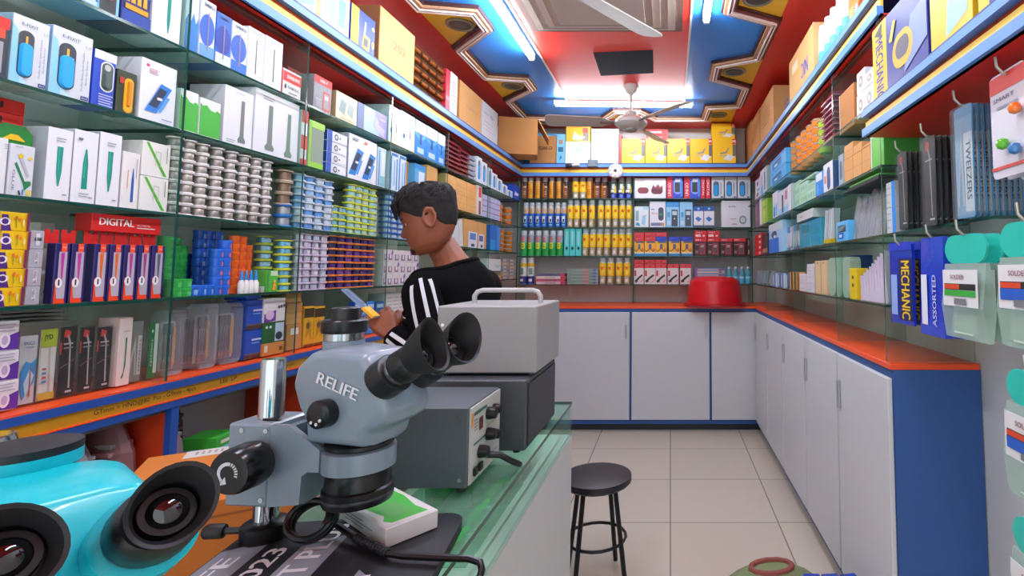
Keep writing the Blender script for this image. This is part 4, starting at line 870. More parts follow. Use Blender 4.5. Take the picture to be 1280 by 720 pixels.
# ---- cartons on the left overhead shelf
def top_l(x0, x1, yt, *a, **k): return B('LT', x0, x1, yt, *a, **{**dict(inset=.03, d=.22, hmax=.40), **k})
B('LT', 366, 400, -60, 'station_box', 'tall light blue and white box picturing a device, at the frame top', 'box', '#bfe0f2', [('p', [(.15, .1), (.75, .2), (.85, .8), (.3, .7)], '#7fb8dc'), ('r', .1, .82, .9, .95, '#e6f0f6'), ('r', .85, 0, 1, 1, '#f0a060')], d=.2, inset=.03, hmax=.34)
B('LT', 401, 436, -40, 'station_box', 'second light blue box with grey station picture, overhead shelf', 'box', '#c8e4f4', [('r', .25, .1, .55, .5, '#8fb4cc'), ('r', .6, .15, .85, .6, '#6fa0c8'), ('r', .1, .8, .9, .93, '#e6f0f6')], d=.2, inset=.03, hmax=.34)
B('LT', 438, 468, 14, 'station_box', 'dark blue and yellow box picturing a yellow device, left overhead shelf', 'box', '#1f3fa4', [('r', 0, 0, .3, 1, '#f0b81c'), ('p', [(.45, .15), (.75, .1), (.8, .45), (.5, .5)], '#e2a83c'), ('r', .52, .2, .7, .4, '#3c3a40', '=picture'), ('p', [(.5, .5), (.55, .8), (.6, .78), (.57, .5)], '#c9ccd4'), ('e', .9, .75, .06, .05, '#e0b030'), ('e', .9, .35, .06, .09, '#e0a83c')], d=.2, inset=.03)
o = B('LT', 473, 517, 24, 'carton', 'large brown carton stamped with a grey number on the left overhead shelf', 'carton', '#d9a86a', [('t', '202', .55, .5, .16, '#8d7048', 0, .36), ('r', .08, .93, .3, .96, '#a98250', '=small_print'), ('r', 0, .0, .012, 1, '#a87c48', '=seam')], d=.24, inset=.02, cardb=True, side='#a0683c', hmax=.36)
for i in range(4):
    for j in range(5):
        a = 519+9.5*i; w_, h_, loc, rz = spot('LT', a, a+9, 60, .03, .16)
        o = empty('dome_pack', loc+Vector((0, 0, .058*j)), rz)
        MB().hull([(sx*w_*.5*(1, .8)[k], sy*.08*(1, .85)[k], .016+.036*k) for sx in (-1, 1) for sy in (-1, 1) for k in (0, 1)] + [(sx*w_*.3, sy*.05, 0) for sx in (-1, 1) for sy in (-1, 1)], clear('#7a6048', .30, .12, '#e2ccb0', 'browntint')).build('shell', o)
        MB().cbox(-w_*.4, -.07, .014, w_*.4, .07, .036, '#e8862a', .004).build('contents', o)
        tag(o, f'brown tinted pack of orange goods, {["bottom", "second", "third", "fourth", "top"][j]} layer, {place_word(i, 4)} column overhead', 'package', 'brown tinted packs on the left overhead shelf')
B('LT', 557, 562, 86, 'tool_box', 'narrow red box edge between the tinted packs and white box', 'box', '#d0243c', [('r', 0, .3, 1, .4, '#e86a7a')], d=.18, inset=.03)
B('LT', 562.5, 571, 88, 'tool_box', 'white box with grey print right of the narrow red box', 'box', '#e0e0e6', rows(.2, .8, .8, 6, '#c06a8a', .1, .02), d=.18, inset=.03)
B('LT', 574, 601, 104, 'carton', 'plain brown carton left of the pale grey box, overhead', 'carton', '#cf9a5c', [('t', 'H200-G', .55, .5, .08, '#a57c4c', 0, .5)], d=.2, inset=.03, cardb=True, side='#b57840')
B('LT', 602, 621.5, 124, 'tool_box', 'pale grey box with faint print on the left overhead shelf', 'box', '#cfd6da', [('r', .1, .7, .4, .74, '#aab2b8'), ('e', .6, .72, .12, .06, '#b4bcc4')] + rows(.1, .7, .5, 3, '#b4bcc2', .1, .02), d=.2, inset=.03)
# open carton on the back left corner
c0 = at_y(651, 187, 4.86); o = empty('carton', (-1.335, 4.86, 2.4405), 0); tag(o, 'open brown carton with hanging flap, standing on the left back corner', 'carton')
o.location = (-1.40, 4.72, 2.4405); o.rotation_euler = (0, 0, .25)
cm = card('#c08448')
MB().box(-.17, -.13, 0, .17, .13, .008, cm).build('base_panel', o); MB().box(-.17, -.13, .008, .17, -.122, .33, cm).build('wall_panel', o); MB().box(-.17, .122, .008, .17, .13, .33, cm).build('wall_panel', o)
MB().box(-.17, -.1218, .008, -.162, .1218, .33, cm).build('wall_panel', o); MB().box(.162, -.1218, .008, .17, .1218, .33, cm).build('wall_panel', o)
f = MB().box(-.004, -.13, -.20, .004, .13, 0, card('#c9925a')).build('flap', o); f.location = (.172, 0, .33); f.rotation_euler = (0, -.50, 0)
MB().hull([(.0046, y, z) for y, z in pill(-.03, -.12, .03, -.095, 4)] + [(.0042, y, z) for y, z in pill(-.03, -.12, .03, -.095, 4)], mat('#3a2412', .8)).build('hand_hole', f)
o.location.z += .001
# ------------------------------------------------------------------ back wall
def bk(shelf, x0, x1, yt, *a, **k): return B(shelf, x0, x1, yt, *a, **{**dict(inset=.03, d=.14, hmax=.3), **k})
bk('BT', 654, 668, 152, 'tool_box', 'blue box peeking behind the open carton flap', 'box', '#3f9ad6', [('r', .1, .5, .9, .8, '#6fb8e6')], inset=.16, d=.12, hmax=.36)
bk('BT', 662, 695, 170, 'carton', 'brown carton stamped with dark lettering on the back overhead shelf', 'carton', '#b9804a', [('t', 'S280-D', .6, .55, .12, '#3a2818', 0, .5)], cardb=True, inset=.02)
bk('BT', 673, 707, 158, 'tool_box', 'light blue box lying behind the stamped carton, showing its top', 'box', '#5fb4e6', [('r', .1, .82, .5, .95, '#a9daf4'), ('p', [(.62, .84), (.72, .84), (.67, .97)], '#1d4f80')], inset=.18, d=.1, hmax=.34)
bk('BT', 695.5, 706, 168, 'tool_box', 'narrow light blue box with three dark pictures beside white cartons', 'box', '#7cc4e8', [('r', .25, .66, .75, .82, '#b58a70', '=picture'), ('r', .2, .4, .8, .56, '#2c5f7a', '=picture'), ('p', [(.3, .1), (.7, .2), (.5, .3)], '#3a7aa0')], inset=.02)
TXT = '#8fd8d0'
ow = []
w_, h_, loc, rz = spot('BT', 706.5, 738, 177, .02, .2)
package('carton', 'white carton with pale teal lettering under the yellow box, back shelf', 'carton', w_, .2, h_, '#eef0ee', [('t', 'YCS-POWER', .45, .85, .1, TXT, 0, .7), ('t', 'T-2000D', .45, .62, .14, TXT, 0, .45)], loc, rz)
package('tool_box', 'yellow box with white cutter picture on top of the white carton', 'box', w_*.97, .18, .16, '#f2b82a', [('r', .68, .55, .9, 1, '#d2504a'), ('r', .7, .05, .92, .55, '#8f8a84'), ('p', [(.25, .15), (.6, .1), (.8, .3), (.5, .4), (.35, .65)], '#dfe0dc'), ('r', 0, .85, 1, 1, '#f0a61c')], loc+Vector((0, 0, h_+.001)), rz)
bk('BT', 738.8, 773, 161, 'carton', 'tall white carton with pale teal lettering, back overhead shelf', 'carton', '#f0f1f2', [('t', 'YCS-POWER', .45, .55, .07, TXT, 0, .65), ('t', 'T-2000D', .42, .40, .09, TXT, 0, .42), ('r', 0, .62, 1, .625, '#d0d3d6')], inset=.02, d=.2, hmax=.4)
CUT = [('p', [(.45, .18), (.78, .1), (.95, .30), (.66, .38)], '#dcdcd8'), ('p', [(.30, .42), (.34, .38), (.62, .42), (.72, .62), (.66, .63), (.56, .48)], '#8d8a84'), ('r', .28, .30, .60, .34, '#a8a49c', '=picture'), ('r', .86, .3, 1, .75, '#6a6660', '=picture'), ('r', .84, .78, 1, 1, '#d8332a'), ('t', 'M', .92, .88, .12, '#f4e6e0')]
for i, (a, b) in enumerate(((777, 806), (806.5, 833.5), (834, 862), (862.5, 890), (890.5, 920))):
    bk('BT', a, b, 173.5, 'tool_box', f'yellow box with grey cutter picture and red corner, {place_word(i, 5)} of five', 'box', '#f0bb16', CUT, inset=.02, d=.2, group='yellow cutter boxes on the back shelf')
w_, h_, loc, rz = spot('BT', 890, 919, 152, .02, .18)
package('tool_box', 'yellow cutter box stacked on the rightmost yellow box', 'box', w_, .16, .155, '#eeb714', CUT, loc+Vector((0, 0, spot('BT', 890.5, 920, 173.5, .02, .2)[1]+.001)), rz)
for i in range(2):
    w_, h_, loc, rz = spot('BT', 808, 835, 157, .08, .1)
    package('tool_box', f'red and white box lying on the yellow boxes behind the fan, {["lower", "upper"][i]} one', 'box', w_, .1, .055, '#d9302c', [('r', .1, .3, .7, .6, '#f0e2dc')], loc+Vector((0, 0, spot('BT', 806.5, 833.5, 173.5, .02, .2)[1]+.001+.056*i)), rz, 'red and white boxes behind the fan')
bk('BT', 773.5, 777, 168, 'tool_box', 'narrow red box edge between the white carton and yellow boxes', 'box', '#d23a34', [], d=.1)
# things fixed on the back overhead edge
p = at_y(741, 204, BY-.03); o = MB().cbox(-.048, -.012, -.034, .048, .012, .034, '#6d7f86', .003).build('mounted_junction_box', None, loc=(p.x, BY-.0245, p.z)); MB().lathe([(.006, 0), (.006, .004)], '#4a565c', 10, o=(.03, -.0125, 0), axis=(0, -1, 0)).build('button', o); tag(o, 'small grey box fixed to the yellow edge over the back shelves', 'box')
p = at_y(718, 206, BY-.03); o = empty('cctv_camera', (p.x, BY-.013, p.z)); MB().cbox(-.05, -.012, -.012, .05, 0, .012, '#d5d8da', .003).build('mount_plate', o); MB().lathe([(.018, -.03), (.022, -.02), (.022, .02), (.015, .03)], mat('#1e2228', .3), 14, o=(-.05, -.03, -.012), axis=(1, 0, .2)).build('body', o, True); MB().lathe([(.015, -.02), (.015, .03)], mat('#e4e6e8', .3), 14, o=(.02, -.03, 0), axis=(1, 0, .1)).build('arm', o, True); tag(o, 'small black and white camera on the edge over the back cans', 'camera')
p = at_y(769, 213, BY-.05); o = empty('smoke_alarm', (p.x, BY-.0125, p.z)); MB().lathe([(.070, 0), (.072, .012), (.060, .026), (.02, .032)], mat('#e4e3df', .4), 28, axis=(0, -1, 0)).build('housing', o, True)
mb = MB()
for i in range(8):
    a = 2*PI*i/8; mb.lathe([(.009, .0), (.009, .006)], '#8a8a88', 8, o=(.047*math.cos(a), -.0225, .047*math.sin(a)), axis=(0, -1, 0))
mb.build('vent_hole', o)
MB().lathe([(.017, .030), (.015, .036), (.004, .037)], '#2a2c30', 14, axis=(0, -1, 0)).build('centre_knob', o); tag(o, 'round white disc with dark centre on the edge over the cans', 'alarm')

# cans
def can_proto(r, h, bands, cap, capc=None):
    """bands: [(v0, v1, colour)]"""
    prof = [(r*.94, 0, '#b9bcbe'), (r, h*.015, '#b9bcbe')]
    for v0, v1, c in bands: prof += [(r, h*v0, c), (r, h*v1, c)]
    prof += [(r, h*.80, bands[-1][2]), (r*.72, h*.845, '#c9cccf')]
    o = MB().lathe(prof, '#b9bcbe', 18).build('spray_can', None, True)
    MB().lathe([(r*.80, h*.846), (r*.82, h*.97), (r*.72, h*.995)], cap, 16).build('cap', o, True)
    return o
CAPC = clear('#dfe4e6', .45, .12, '#ffffff', 'cap')
CAPW = mat('#cdd6dc', .3)
def front_patch(o, r, h, items):
    g = {}
    for k, (nm, v0, v1, a0, a1, c) in enumerate(items):
        mb = g.setdefault(nm, MB()); n = 6; R = r*(1.012+.004*k)
        for i in range(n):
            p, q = -PI/2+a0+(a1-a0)*i/n, -PI/2+a0+(a1-a0)*(i+1)/n
            mb.add([(R*math.cos(p), R*math.sin(p), h*v0), (R*math.cos(q), R*math.sin(q), h*v0), (R*math.cos(q), R*math.sin(q), h*v1), (R*math.cos(p), R*math.sin(p), h*v1)], [(0, 1, 2, 3)], c)
    for nm, mb in g.items(): mb.build(nm, o)
def cans(shelf, xs, yt, protos, desc, place, group, inset=.04, seq=None):
    sd, Z = SH[shelf]; Y = BY+inset; gap = min(b-a for a, b in zip(xs, xs[1:])); used = {}
    h = at_y(sum(xs)/len(xs), yt, Y).z-Z-.0045
    h = min(h, HM[shelf]); r = min(.034, .485*gap/F*(Y+.06)); ps = [p(r, h) for p in protos]
    for i, x in enumerate(xs):
        k = seq[i] if seq else 0
        o = ps[k] if k not in used else copy_tree(ps[k]); used[k] = 1
        o.location = (cross_on(x, Y+r, Z+.1), Y+r, Z+.0045); o.rotation_euler = (0, 0, random.uniform(-.3, .3))
        tag(o, f'{desc if isinstance(desc, str) else desc[k]}, {place_word(i, len(xs))} in {place}', 'can', group)
    for k, p in enumerate(ps):
        if k not in used:
            for c in list(p.children): bpy.data.objects.remove(c)
            bpy.data.objects.remove(p)
def brown_can(r, h):
    o = can_proto(r, h, [(.02, .62, '#6a3a24'), (.62, .80, '#2a1c18')], CAPC)
    front_patch(o, r, h, [('printed_panel', .05, .72, -1.2, -.4, '#e0901c'), ('printed_panel', .05, .5, -.3, .6, '#7d4a34'), ('printed_panel', .52, .58, -.3, .7, '#d9c0a0'), ('lettering', .2, .24, -.2, .5, '#c9a890'), ('lettering', .3, .34, -.2, .5, '#c9a890')]); return o
def amber_can(r, h):
    o = can_proto(r, h, [(.02, .60, '#e8981c'), (.60, .80, '#e0a23a')], CAPC)
    front_patch(o, r, h, [('printed_panel', .05, .78, .7, 1.5, '#6a4420'), ('lettering', .2, .24, -.5, .4, '#a86a18'), ('lettering', .3, .34, -.5, .4, '#a86a18'), ('lettering', .4, .44, -.5, .4, '#a86a18')]); return o
def yellow_can(r, h):
    o = can_proto(r, h, [(.02, .32, '#8f7a48'), (.32, .80, '#f0c416')], CAPC)
    front_patch(o, r, h, [('printed_panel', .03, .3, -.8, .7, '#b9b09a'), ('picture', .08, .2, -.45, .35, '#e4e2dc'), ('lettering', .56, .66, -.45, .35, '#d8601c'), ('printed_panel', .38, .5, -.4, .3, '#f6d95a')]); return o
def navy_can(r, h):
    o = can_proto(r, h, [(.02, .28, '#1f2f86'), (.28, .80, '#5a6a5c')], CAPC)
    front_patch(o, r, h, [('printed_panel', .3, .42, -1, 1, '#e4e6e0'), ('printed_panel', .26, .60, .2, .9, '#d9b42c'), ('picture', .45, .68, -.4, .5, '#cfe0dc'), ('picture', .05, .2, -.5, .5, '#5a7ac8')]); return o
def blue_can(r, h):
    o = can_proto(r, h, [(.02, .42, '#1f5fb8'), (.42, .56, '#2a6ac4'), (.56, .80, '#b9b0a0')], CAPW)
    front_patch(o, r, h, [('picture', .2, .45, -.6, .5, '#e4e8ee'), ('picture', .22, .34, -.2, .35, '#15203a'), ('printed_panel', .58, .72, -.1, .6, '#e09a4a'), ('lettering', .08, .13, -.5, .6, '#7cc4f0')]); return o
def green_can(r, h):
    o = can_proto(r, h, [(.02, .36, '#1fa04a'), (.36, .52, '#3aa858'), (.52, .80, '#7fa0a8')], CAPW)
    front_patch(o, r, h, [('printed_panel', .28, .52, -.7, .5, '#dfe23a'), ('lettering', .34, .37, -.5, .3, '#2c7a3a'), ('lettering', .42, .45, -.5, .3, '#2c7a3a'), ('printed_panel', .58, .76, -.6, .5, '#d87a84')]); return o
def white_can(r, h):
    o = can_proto(r, h, [(.02, .3, '#26327c'), (.3, .66, '#cfd8d4'), (.66, .80, '#d9b42c')], CAPW)
    front_patch(o, r, h, [('picture', .36, .6, -.5, .5, '#6f8f80'), ('lettering', .1, .2, -.6, .4, '#e4e6ea')]); return o
cans('B1', [656, 663.5, 672.5, 681.5, 690, 699, 707.5], 220, [brown_can, amber_can], ['brown spray can with orange stripe', 'amber spray can with dark stripe'], 'top back row', 'brown and amber cans', seq=[0, 1, 1, 0, 1, 1, 0])
cans('B1', [719.5, 728.5, 737.5], 218, [yellow_can, amber_can], ['yellow spray can with white picture', 'amber spray can'], 'top back row middle', 'yellow cans in the top back row', seq=[0, 0, 1])
cans('B1', [747, 756], 218, [brown_can], 'brown spray can beside the white disc', 'the pair below the white disc', 'brown cans under the disc')
cans('B1', [767.5, 777, 786], 217, [navy_can], 'navy and green spray can', 'the top row right end', 'navy and green cans')
cans('B2', [657.5, 665, 672.5, 680.5, 688.5, 697, 704.5], 253, [blue_can], 'blue and white spray can with white cap', 'second back row', 'blue spray cans')
cans('B2', [713, 721, 730, 740, 751, 760, 769, 778, 786.5], 250, [yellow_can], 'yellow spray can with clear cap', 'second back row', 'yellow cans in the second back row')
cans('B3', [655, 664, 673, 682, 691, 700], 288, [green_can], 'green and yellow spray can with white cap', 'third back row', 'green spray cans')
for i, (a, b) in enumerate(((705, 711.5), (712, 719), (719.5, 726.5))):
    bk('B3', a, b, 286, 'tool_box', f'turquoise box with small black mark between green and yellow cans, {place_word(i, 3)}', 'box', '#4fd0cc', [('e', .5, .28, .22, .06, '#14303a'), ('r', .3, .4, .7, .9, '#8fe0e0')], inset=.04, group='turquoise boxes')
cans('B3', [732, 741, 750, 759, 769, 777.5, 786.5], 286, [yellow_can], 'yellow spray can with clear cap', 'third back row', 'yellow cans in the third back row')
cans('B4', [654.5, 663.5], 322, [white_can], 'white and navy spray can with pale cap', 'fourth back row', 'white and navy cans')
cans('B4', [753.5, 763.5, 774, 784], 322, [yellow_can], 'yellow spray can with clear cap', 'fourth back row', 'yellow cans in the fourth back row')
for i in range(4):
    bk('B4', 670, 706, 338, 'tool_pack', f'flat pink and white pack in the fourth back row, {["bottom", "second", "third", "top"][i]} one', 'package', ['#d9c0c8', '#c05a70', '#e4dcdc', '#5a6a8a'][i], [('r', .85, 0, 1, 1, '#c83a58'), ('r', .3, .4, .7, .6, '#5a5660', '=picture')], zb=.026*i, hmax=.025, group='flat pink packs')
for i in range(5):
    bk('B4', 709, 748, 330, 'tool_pack', f'flat grey pack with green rod, {["bottom", "second", "third", "fourth", "top"][i]} of the pile beside yellow cans', 'package', '#8f969a', [('r', .05, .35, .85, .65, '#2f9a5a'), ('r', .1, .45, .7, .55, '#a0d8b4'), ('r', .5, .3, .7, .75, '#c98a7a', '=picture'), ('e', .88, .5, .05, .25, '#1f6aa8')], zb=.030*i, hmax=.029, group='flat packs with green rods')
# right bay
bk('B1', 791, 832.5, 221, 'spool_box', 'white box picturing two maroon coils at the top of the back right bay', 'box', '#e6e6ea', [('k', .1, .25, .45, .55, '#8a3a44'), ('k', .53, .22, .9, .55, '#6a2c34'), ('p', [(.55, .5), (.6, .68), (.66, .55), (.75, .7), (.82, .55), (.88, .66), (.9, .45)], '#8a444c'), ('r', .05, .86, .3, .9, '#c9a0a4', '=small_print')], hmax=.2)
for i, (a, b, t_) in enumerate(((833.5, 853.5, 216), (855, 875.5, 217))):
    bk('B1', a, b, t_, 'phone_box', f'red and blue box with phone window, {["left", "right"][i]} one of the pair', 'box', '#2a4fc4', [('r', 0, 0, .36, 1, '#d9263c'), ('t', 'UNI-SO', .18, .42, .2, '#f0d8dc', 90, .6), ('k', .42, .2, .94, .92, '#7fa0f0'), ('r', .5, .3, .82, .75, '#3a4440', '=picture'), ('r', .52, .78, .9, .92, '#dfe6f4'), ('r', .85, .1, 1, .9, '#4f8ee8')], group='red and blue phone boxes')
for i, (a, b) in enumerate(((876, 881.5), (882, 888))):
    bk('B1', a, b, 217, 'tool_box', f'narrow red box with upright white lettering, {["left", "right"][i]} one', 'box', '#dc1f34', [('t', 'DIGITAL', .5, .5, .5, '#f4dce0', -90, .75)], group='narrow red boxes')
for i, (a, b) in enumerate(((889.5, 905), (906, 921), (922, 940))):
    bk('B1', a, b, 216, 'cordless_tool_box', f'pale oval window box with blue tool on back wall, {place_word(i, 3)} of three', 'box', '#cfd6dc', [('r', 0, .86, 1, 1, '#bcb8ac'), ('k', .14, .1, .6, .8, '#54606c', '=window'), ('q', .2, .12, .54, .64, '#23a0ea', .004), ('r', .72, .2, .8, .75, '#8aa4bc', '=small_print'), ('r', .74, .04, .92, .1, '#3c4a78')], group='oval window tool boxes on the back wall')
bk('B2', 792, 811, 258, 'sticker_pack', 'white and teal soft pack at the left of the second right bay', 'package', '#e2ecee', [('p', [(.1, .1), (.4, .05), (.35, .2), (.15, .25)], '#2a9ac4'), ('p', [(.5, .15), (.75, .1), (.8, .6), (.55, .55)], '#9fd4ec'), ('k', .1, .3, .3, .8, '#7fb4bc'), ('r', .6, .85, .95, 1, '#a9d8e6')], d=.06)
bk('B2', 812, 832, 252, 'meter_box', 'white box picturing a dark meter with red lettering', 'box', '#e4e9f2', [('k', .54, .26, .88, .78, '#44505c'), ('e', .7, .5, .1, .06, '#3f8a5a'), ('t', 'TS-4', .28, .53, .07, '#e0604a', 0, .36), ('r', .08, .06, .92, .18, '#7a86a4'), ('r', .76, .06, .92, .18, '#e09a4a'), ('r', .08, .68, .3, .72, '#8a98b0', '=small_print')])
for i, (a, b) in enumerate(((832.5, 849), (849.5, 866))):
    bk('B2', a, b, 252.5, 'meter_box', f'light blue box picturing a dark grey meter, {["left", "right"][i]} one', 'box', '#8fcdf0', [('r', .42, .04, .88, .7, '#3f4c58'), ('r', .48, .48, .82, .64, '#b9d4dc', '=picture'), ('e', .65, .34, .05, .03, '#cfd6da'), ('r', .08, .1, .34, .25, '#bfe0f4'), ('r', .1, .4, .3, .6, '#5aa0d0', '=small_print')] + ([('r', 0, .8, 1, 1, '#3f9ad8')] if i == 0 else []), group='light blue meter boxes')
for i, (a, b) in enumerate(((867, 879.5), (880, 893))):
    bk('B2', a, b, 258, 'chip_box', f'small white box with blue top and blue chip picture, {["left", "right"][i]} one', 'box', '#e4e6ea', [('r', 0, .78, 1, 1, '#1f5ca8'), ('e', .5, .89, .12, .06, '#9fc0e0'), ('p', [(.15, .42), (.45, .52), (.8, .4), (.5, .26)], '#2f80d0'), ('r', 0, 0, 1, .1, '#5a6a88')], group='small blue topped boxes')
bk('B2', 902, 938, 251, 'lamp_box', 'wide white box picturing a grey ring, right of the back bay', 'box', '#e3e5ea', [('t', 'SUNL', .38, .78, .06, '#5a606a', 0, .25), ('e', .74, .28, .13, .16, '#7f9a94'), ('e', .74, .28, .085, .105, '#c9d6d2'), ('r', .3, .3, .5, .33, '#d0a4a4', '=small_print'), ('r', .36, .1, .52, .14, '#c9909a', '=small_print')])
for i, x in enumerate((791, 805.5, 819.5, 836, 851.5)):
    bk('B3', x, x+14, 299, 'charger_box', f'yellow and blue box with cable picture, {place_word(i, 5)} of five', 'box', '#f2b428', [('r', 0, 0, 1, .16, '#2a8fd0'), ('r', 0, .16, 1, .26, '#e6d9b4'), ('r', .2, .88, .95, 1, '#5a6470'), ('k', .38, .48, .64, .82, '#5a5f94'), ('p', [(.05, .42), (.2, .34), (.42, .5), (.5, .56), (.58, .5), (.8, .34), (.95, .42), (.95, .38), (.8, .28), (.5, .5), (.2, .28), (.05, .38)], '#2a2420'), ('e', .83, .46, .09, .07, '#e86a3a')], group='yellow and blue cable boxes', hmax=.142)
redrow = [(0, '#d8323a'), (1, '#d8323a'), (2, '#1f3fc0'), (3, '#1f3fc0'), (4, '#1f3fc0'), (0, '#d8323a'), (1, '#d8323a'), (2, '#d8323a')]
for k, (i, c) in enumerate(redrow):
    x = (791, 805.5, 819.5, 836, 851.5)[i]
    bk('B3', x, x+14, 290, 'small_box', f'flat {"red" if c[1] == "d" else "blue"} box lying on the yellow cable boxes, {place_word(i, 5)} stack{", upper layer" if k > 4 else ""}', 'box', c, [('r', .1, .5, .6, .56, '#f0a09a' if c[1] == 'd' else '#5a78e0', '=small_print'), ('e', .5, .35, .06, .1, '#5a1418' if c[1] == 'd' else '#13267a')], zb=.143+.044*(k > 4), hmax=.042 if c[1] == 'd' or i == 3 else .042, group='flat red and blue boxes')
METR = [('r', 0, .82, 1, 1, '#d8222c'), ('t', 'UNI-T', .3, .91, .08, '#f2e0e0', 0, .45), ('r', .42, .1, .86, .72, '#c23a40'), ('r', .48, .15, .8, .67, '#5c4a4c'), ('r', .52, .48, .76, .62, '#b4a09c', '=picture'), ('r', .08, .15, .3, .3, '#8a7674', '=small_print'), ('r', .08, .62, .4, .66, '#a48f8e', '=small_print')]
for i in range(4):
    bk('B3', 868+16.2*i, 883.6+16.2*i, 296, 'meter_box', f'dark maroon box with red framed meter, {place_word(i, 4)} of the row', 'box', '#451f22', METR, group='dark maroon meter boxes', hmax=.17)
for i in range(2):
    w_, h_, loc, rz = spot('B3', 868+16.2*i, 883.6+16.2*i, 286, .03, .12)
    package('meter_box', f'red box with white print standing on the maroon meter boxes, {["left", "right"][i]} one', 'box', w_, .12, .072, '#d9222c', [('t', 'UNI-T', .4, .75, .2, '#f2e0e0', 0, .5), ('r', .1, .2, .5, .5, '#f0e0dc'), ('e', .75, .32, .09, .12, '#f0d0cc')], loc+Vector((0, 0, .172)), rz, 'red boxes on maroon boxes')
bk('B3', 933, 940.5, 297, 'meter_box', 'dark box edge with upright print at the right end of maroon boxes', 'box', '#3a1e20', [('r', .4, .6, .6, .9, '#a58f8c', '=small_print'), ('r', .4, .1, .6, .35, '#b9a8a4', '=small_print'), ('r', .85, 0, 1, 1, '#7a1c24')], hmax=.17)
for i, x in enumerate((791, 805.5, 819.5, 834.5, 850)):
    bk('B4', x, x+13.8, 329, 'torch_box', f'white box with red strip and dark torch picture, {place_word(i, 5)} of lowest row', 'box', '#dedbd8', [('r', .05, .5, .22, .85, '#d02a30'), ('p', [(.05, .2), (.45, .45), (.8, .62), (.9, .52), (.55, .35), (.2, .1)], '#34322f'), ('p', [(.1, .1), (.4, .15), (.3, .3)], '#2a2826'), ('p', [(.6, .15), (.95, .35), (.95, .25), (.7, .1)], '#d8a0a0')], group='white torch boxes', hmax=.155)
    for j in range(2 if i < 3 else 1):
        bk('B4', x, x+13.8, 318, 'small_box', f'flat red box on the white torch boxes, {["lower", "upper"][j]} layer, {place_word(i, 5)} stack', 'box', '#d5303a', [('e', .5, .5, .08, .18, '#5a1418'), ('r', .1, .75, .6, .8, '#f09a94', '=small_print')], zb=.157+.04*j, hmax=.038, group='flat red boxes on torch boxes')
for i in range(6):
    bk('B4', 868, 906, 322, 'tool_pack', f'flat {["pink", "grey", "pink", "grey blue", "grey", "grey blue"][i]} striped pack at the foot of the back right bay, {["bottom", "second", "third", "fourth", "fifth", "top"][i]} one', 'package', ['#d9687a', '#b9bcc4', '#e07a80', '#6a8fb4', '#b4b8c0', '#587fae'][i], [('r', .1, .3, .8, .6, '#f0d0c8'), ('e', .85, .5, .06, .25, '#a0405c'), ('r', 0, 0, .08, 1, '#8a5a9a')], zb=.026*i, hmax=.0255, group='flat striped packs')
bo = None
for i, x in enumerate((911.5, 919.5, 927.5, 935)):
    r = .028; X = cross_on(x, BY+.06, 1.33)
    if bo is None:
        bo = MB().lathe([(r*.9, 0), (r, .01), (r, .055, '#58b4d4'), (r, .075, '#9fd8ea'), (r, .11), (r*.5, .145), (r*.5, .15)], clear('#6fc0dc', .6, .1, '#c8ecf6', 'bluebottle'), 16).build('bottle', None, True)
        MB().lathe([(r*.52, .1505), (r*.52, .168)], '#d5e4ea', 12).build('cap', bo, True); o = bo
    else: o = copy_tree(bo)
    o.location = (X, BY+.06, SH['B4'][1]+.0045); tag(o, f'pale blue bottle at the right foot of the back shelves, {place_word(i, 4)}', 'bottle', 'pale blue bottles')
# red basin on the back cabinet
o = empty('plastic_basin', (cross_on(893, 4.70, 1.34), 4.70, 1.0815)); rb = mat('#d3121c', .3)
MB().lathe([(.26, 0), (.27, .012), (.25, .02), (.235, .16), (.22, .225), (.17, .256), (.0, .262)], rb, 32).build('bowl', o, True); MB().lathe([(.262, .001), (.278, .012), (.278, .03), (.255, .035)], mat('#b80f18', .3), 32).build('rim', o, True); tag(o, 'upturned round red plastic basin on the back cabinet', 'basin')

# ------------------------------------------------------------------ right wall
def R(shelf, x0, x1, yt, *a, **k):  # photo columns from far to near
    return B(shelf, x0, x1, yt, *a, **{**dict(inset=.02, d=.13, hmax=.3), **k})
# overhead
def rt(x0, x1, yt, *a, **k): return B('RT', x0, x1, yt, *a, **{**dict(inset=.02, d=.22, hmax=.40), **k})
rt(921, 939, 150, 'carton', 'plain brown carton at the right back corner overhead', 'carton', '#b97f48', [('r', 0, .49, 1, .51, '#8d5e34')], cardb=True)
rt(939.5, 950, 134, 'carton', 'brown carton with small print, second from the right back corner', 'carton', '#c08a54', rows(.1, .6, .8, 4, '#8d6236', .12, .03), cardb=True, hmax=.36)
rt(950.5, 967, 120, 'carton', 'brown carton with printed side left of the glittery bag', 'carton', '#c4905a', rows(.2, .8, .7, 4, '#8d6236', .1, .03), cardb=True, hmax=.36)
w_, h_, loc, rz = spot('RT', 969, 985, 138, .02, .12)
o = empty('screw_bag', loc, rz); tag(o, 'glittery clear bag of dark parts between the brown cartons', 'bag')
rn = random.Random(4)
MB().hull([(w_*.5*math.cos(a)*(1-.7*(z/.16)**2), .05*math.sin(a)*(1-.6*z/.16), z) for z in (0, .05, .11, .16) for a in [2*PI*k/10 for k in range(10)]], clear('#a9a4ac', .4, .08, '#e4e0e6', 'glitter')).build('bag_film', o)
mb = MB()
for i in range(40):
    p = Vector((rn.uniform(-.3, .3)*w_, rn.uniform(-.025, .025), rn.uniform(.01, .09))); s = .008
    mb.box(p.x-s, p.y-s, p.z-s, p.x+s, p.y+s, p.z+s, mat(rn.choice(['#4a3040', '#8d8490', '#c9c4cc', '#2c2430']), .25, .6))
mb.build('contents', o)['kind'] = 'stuff'
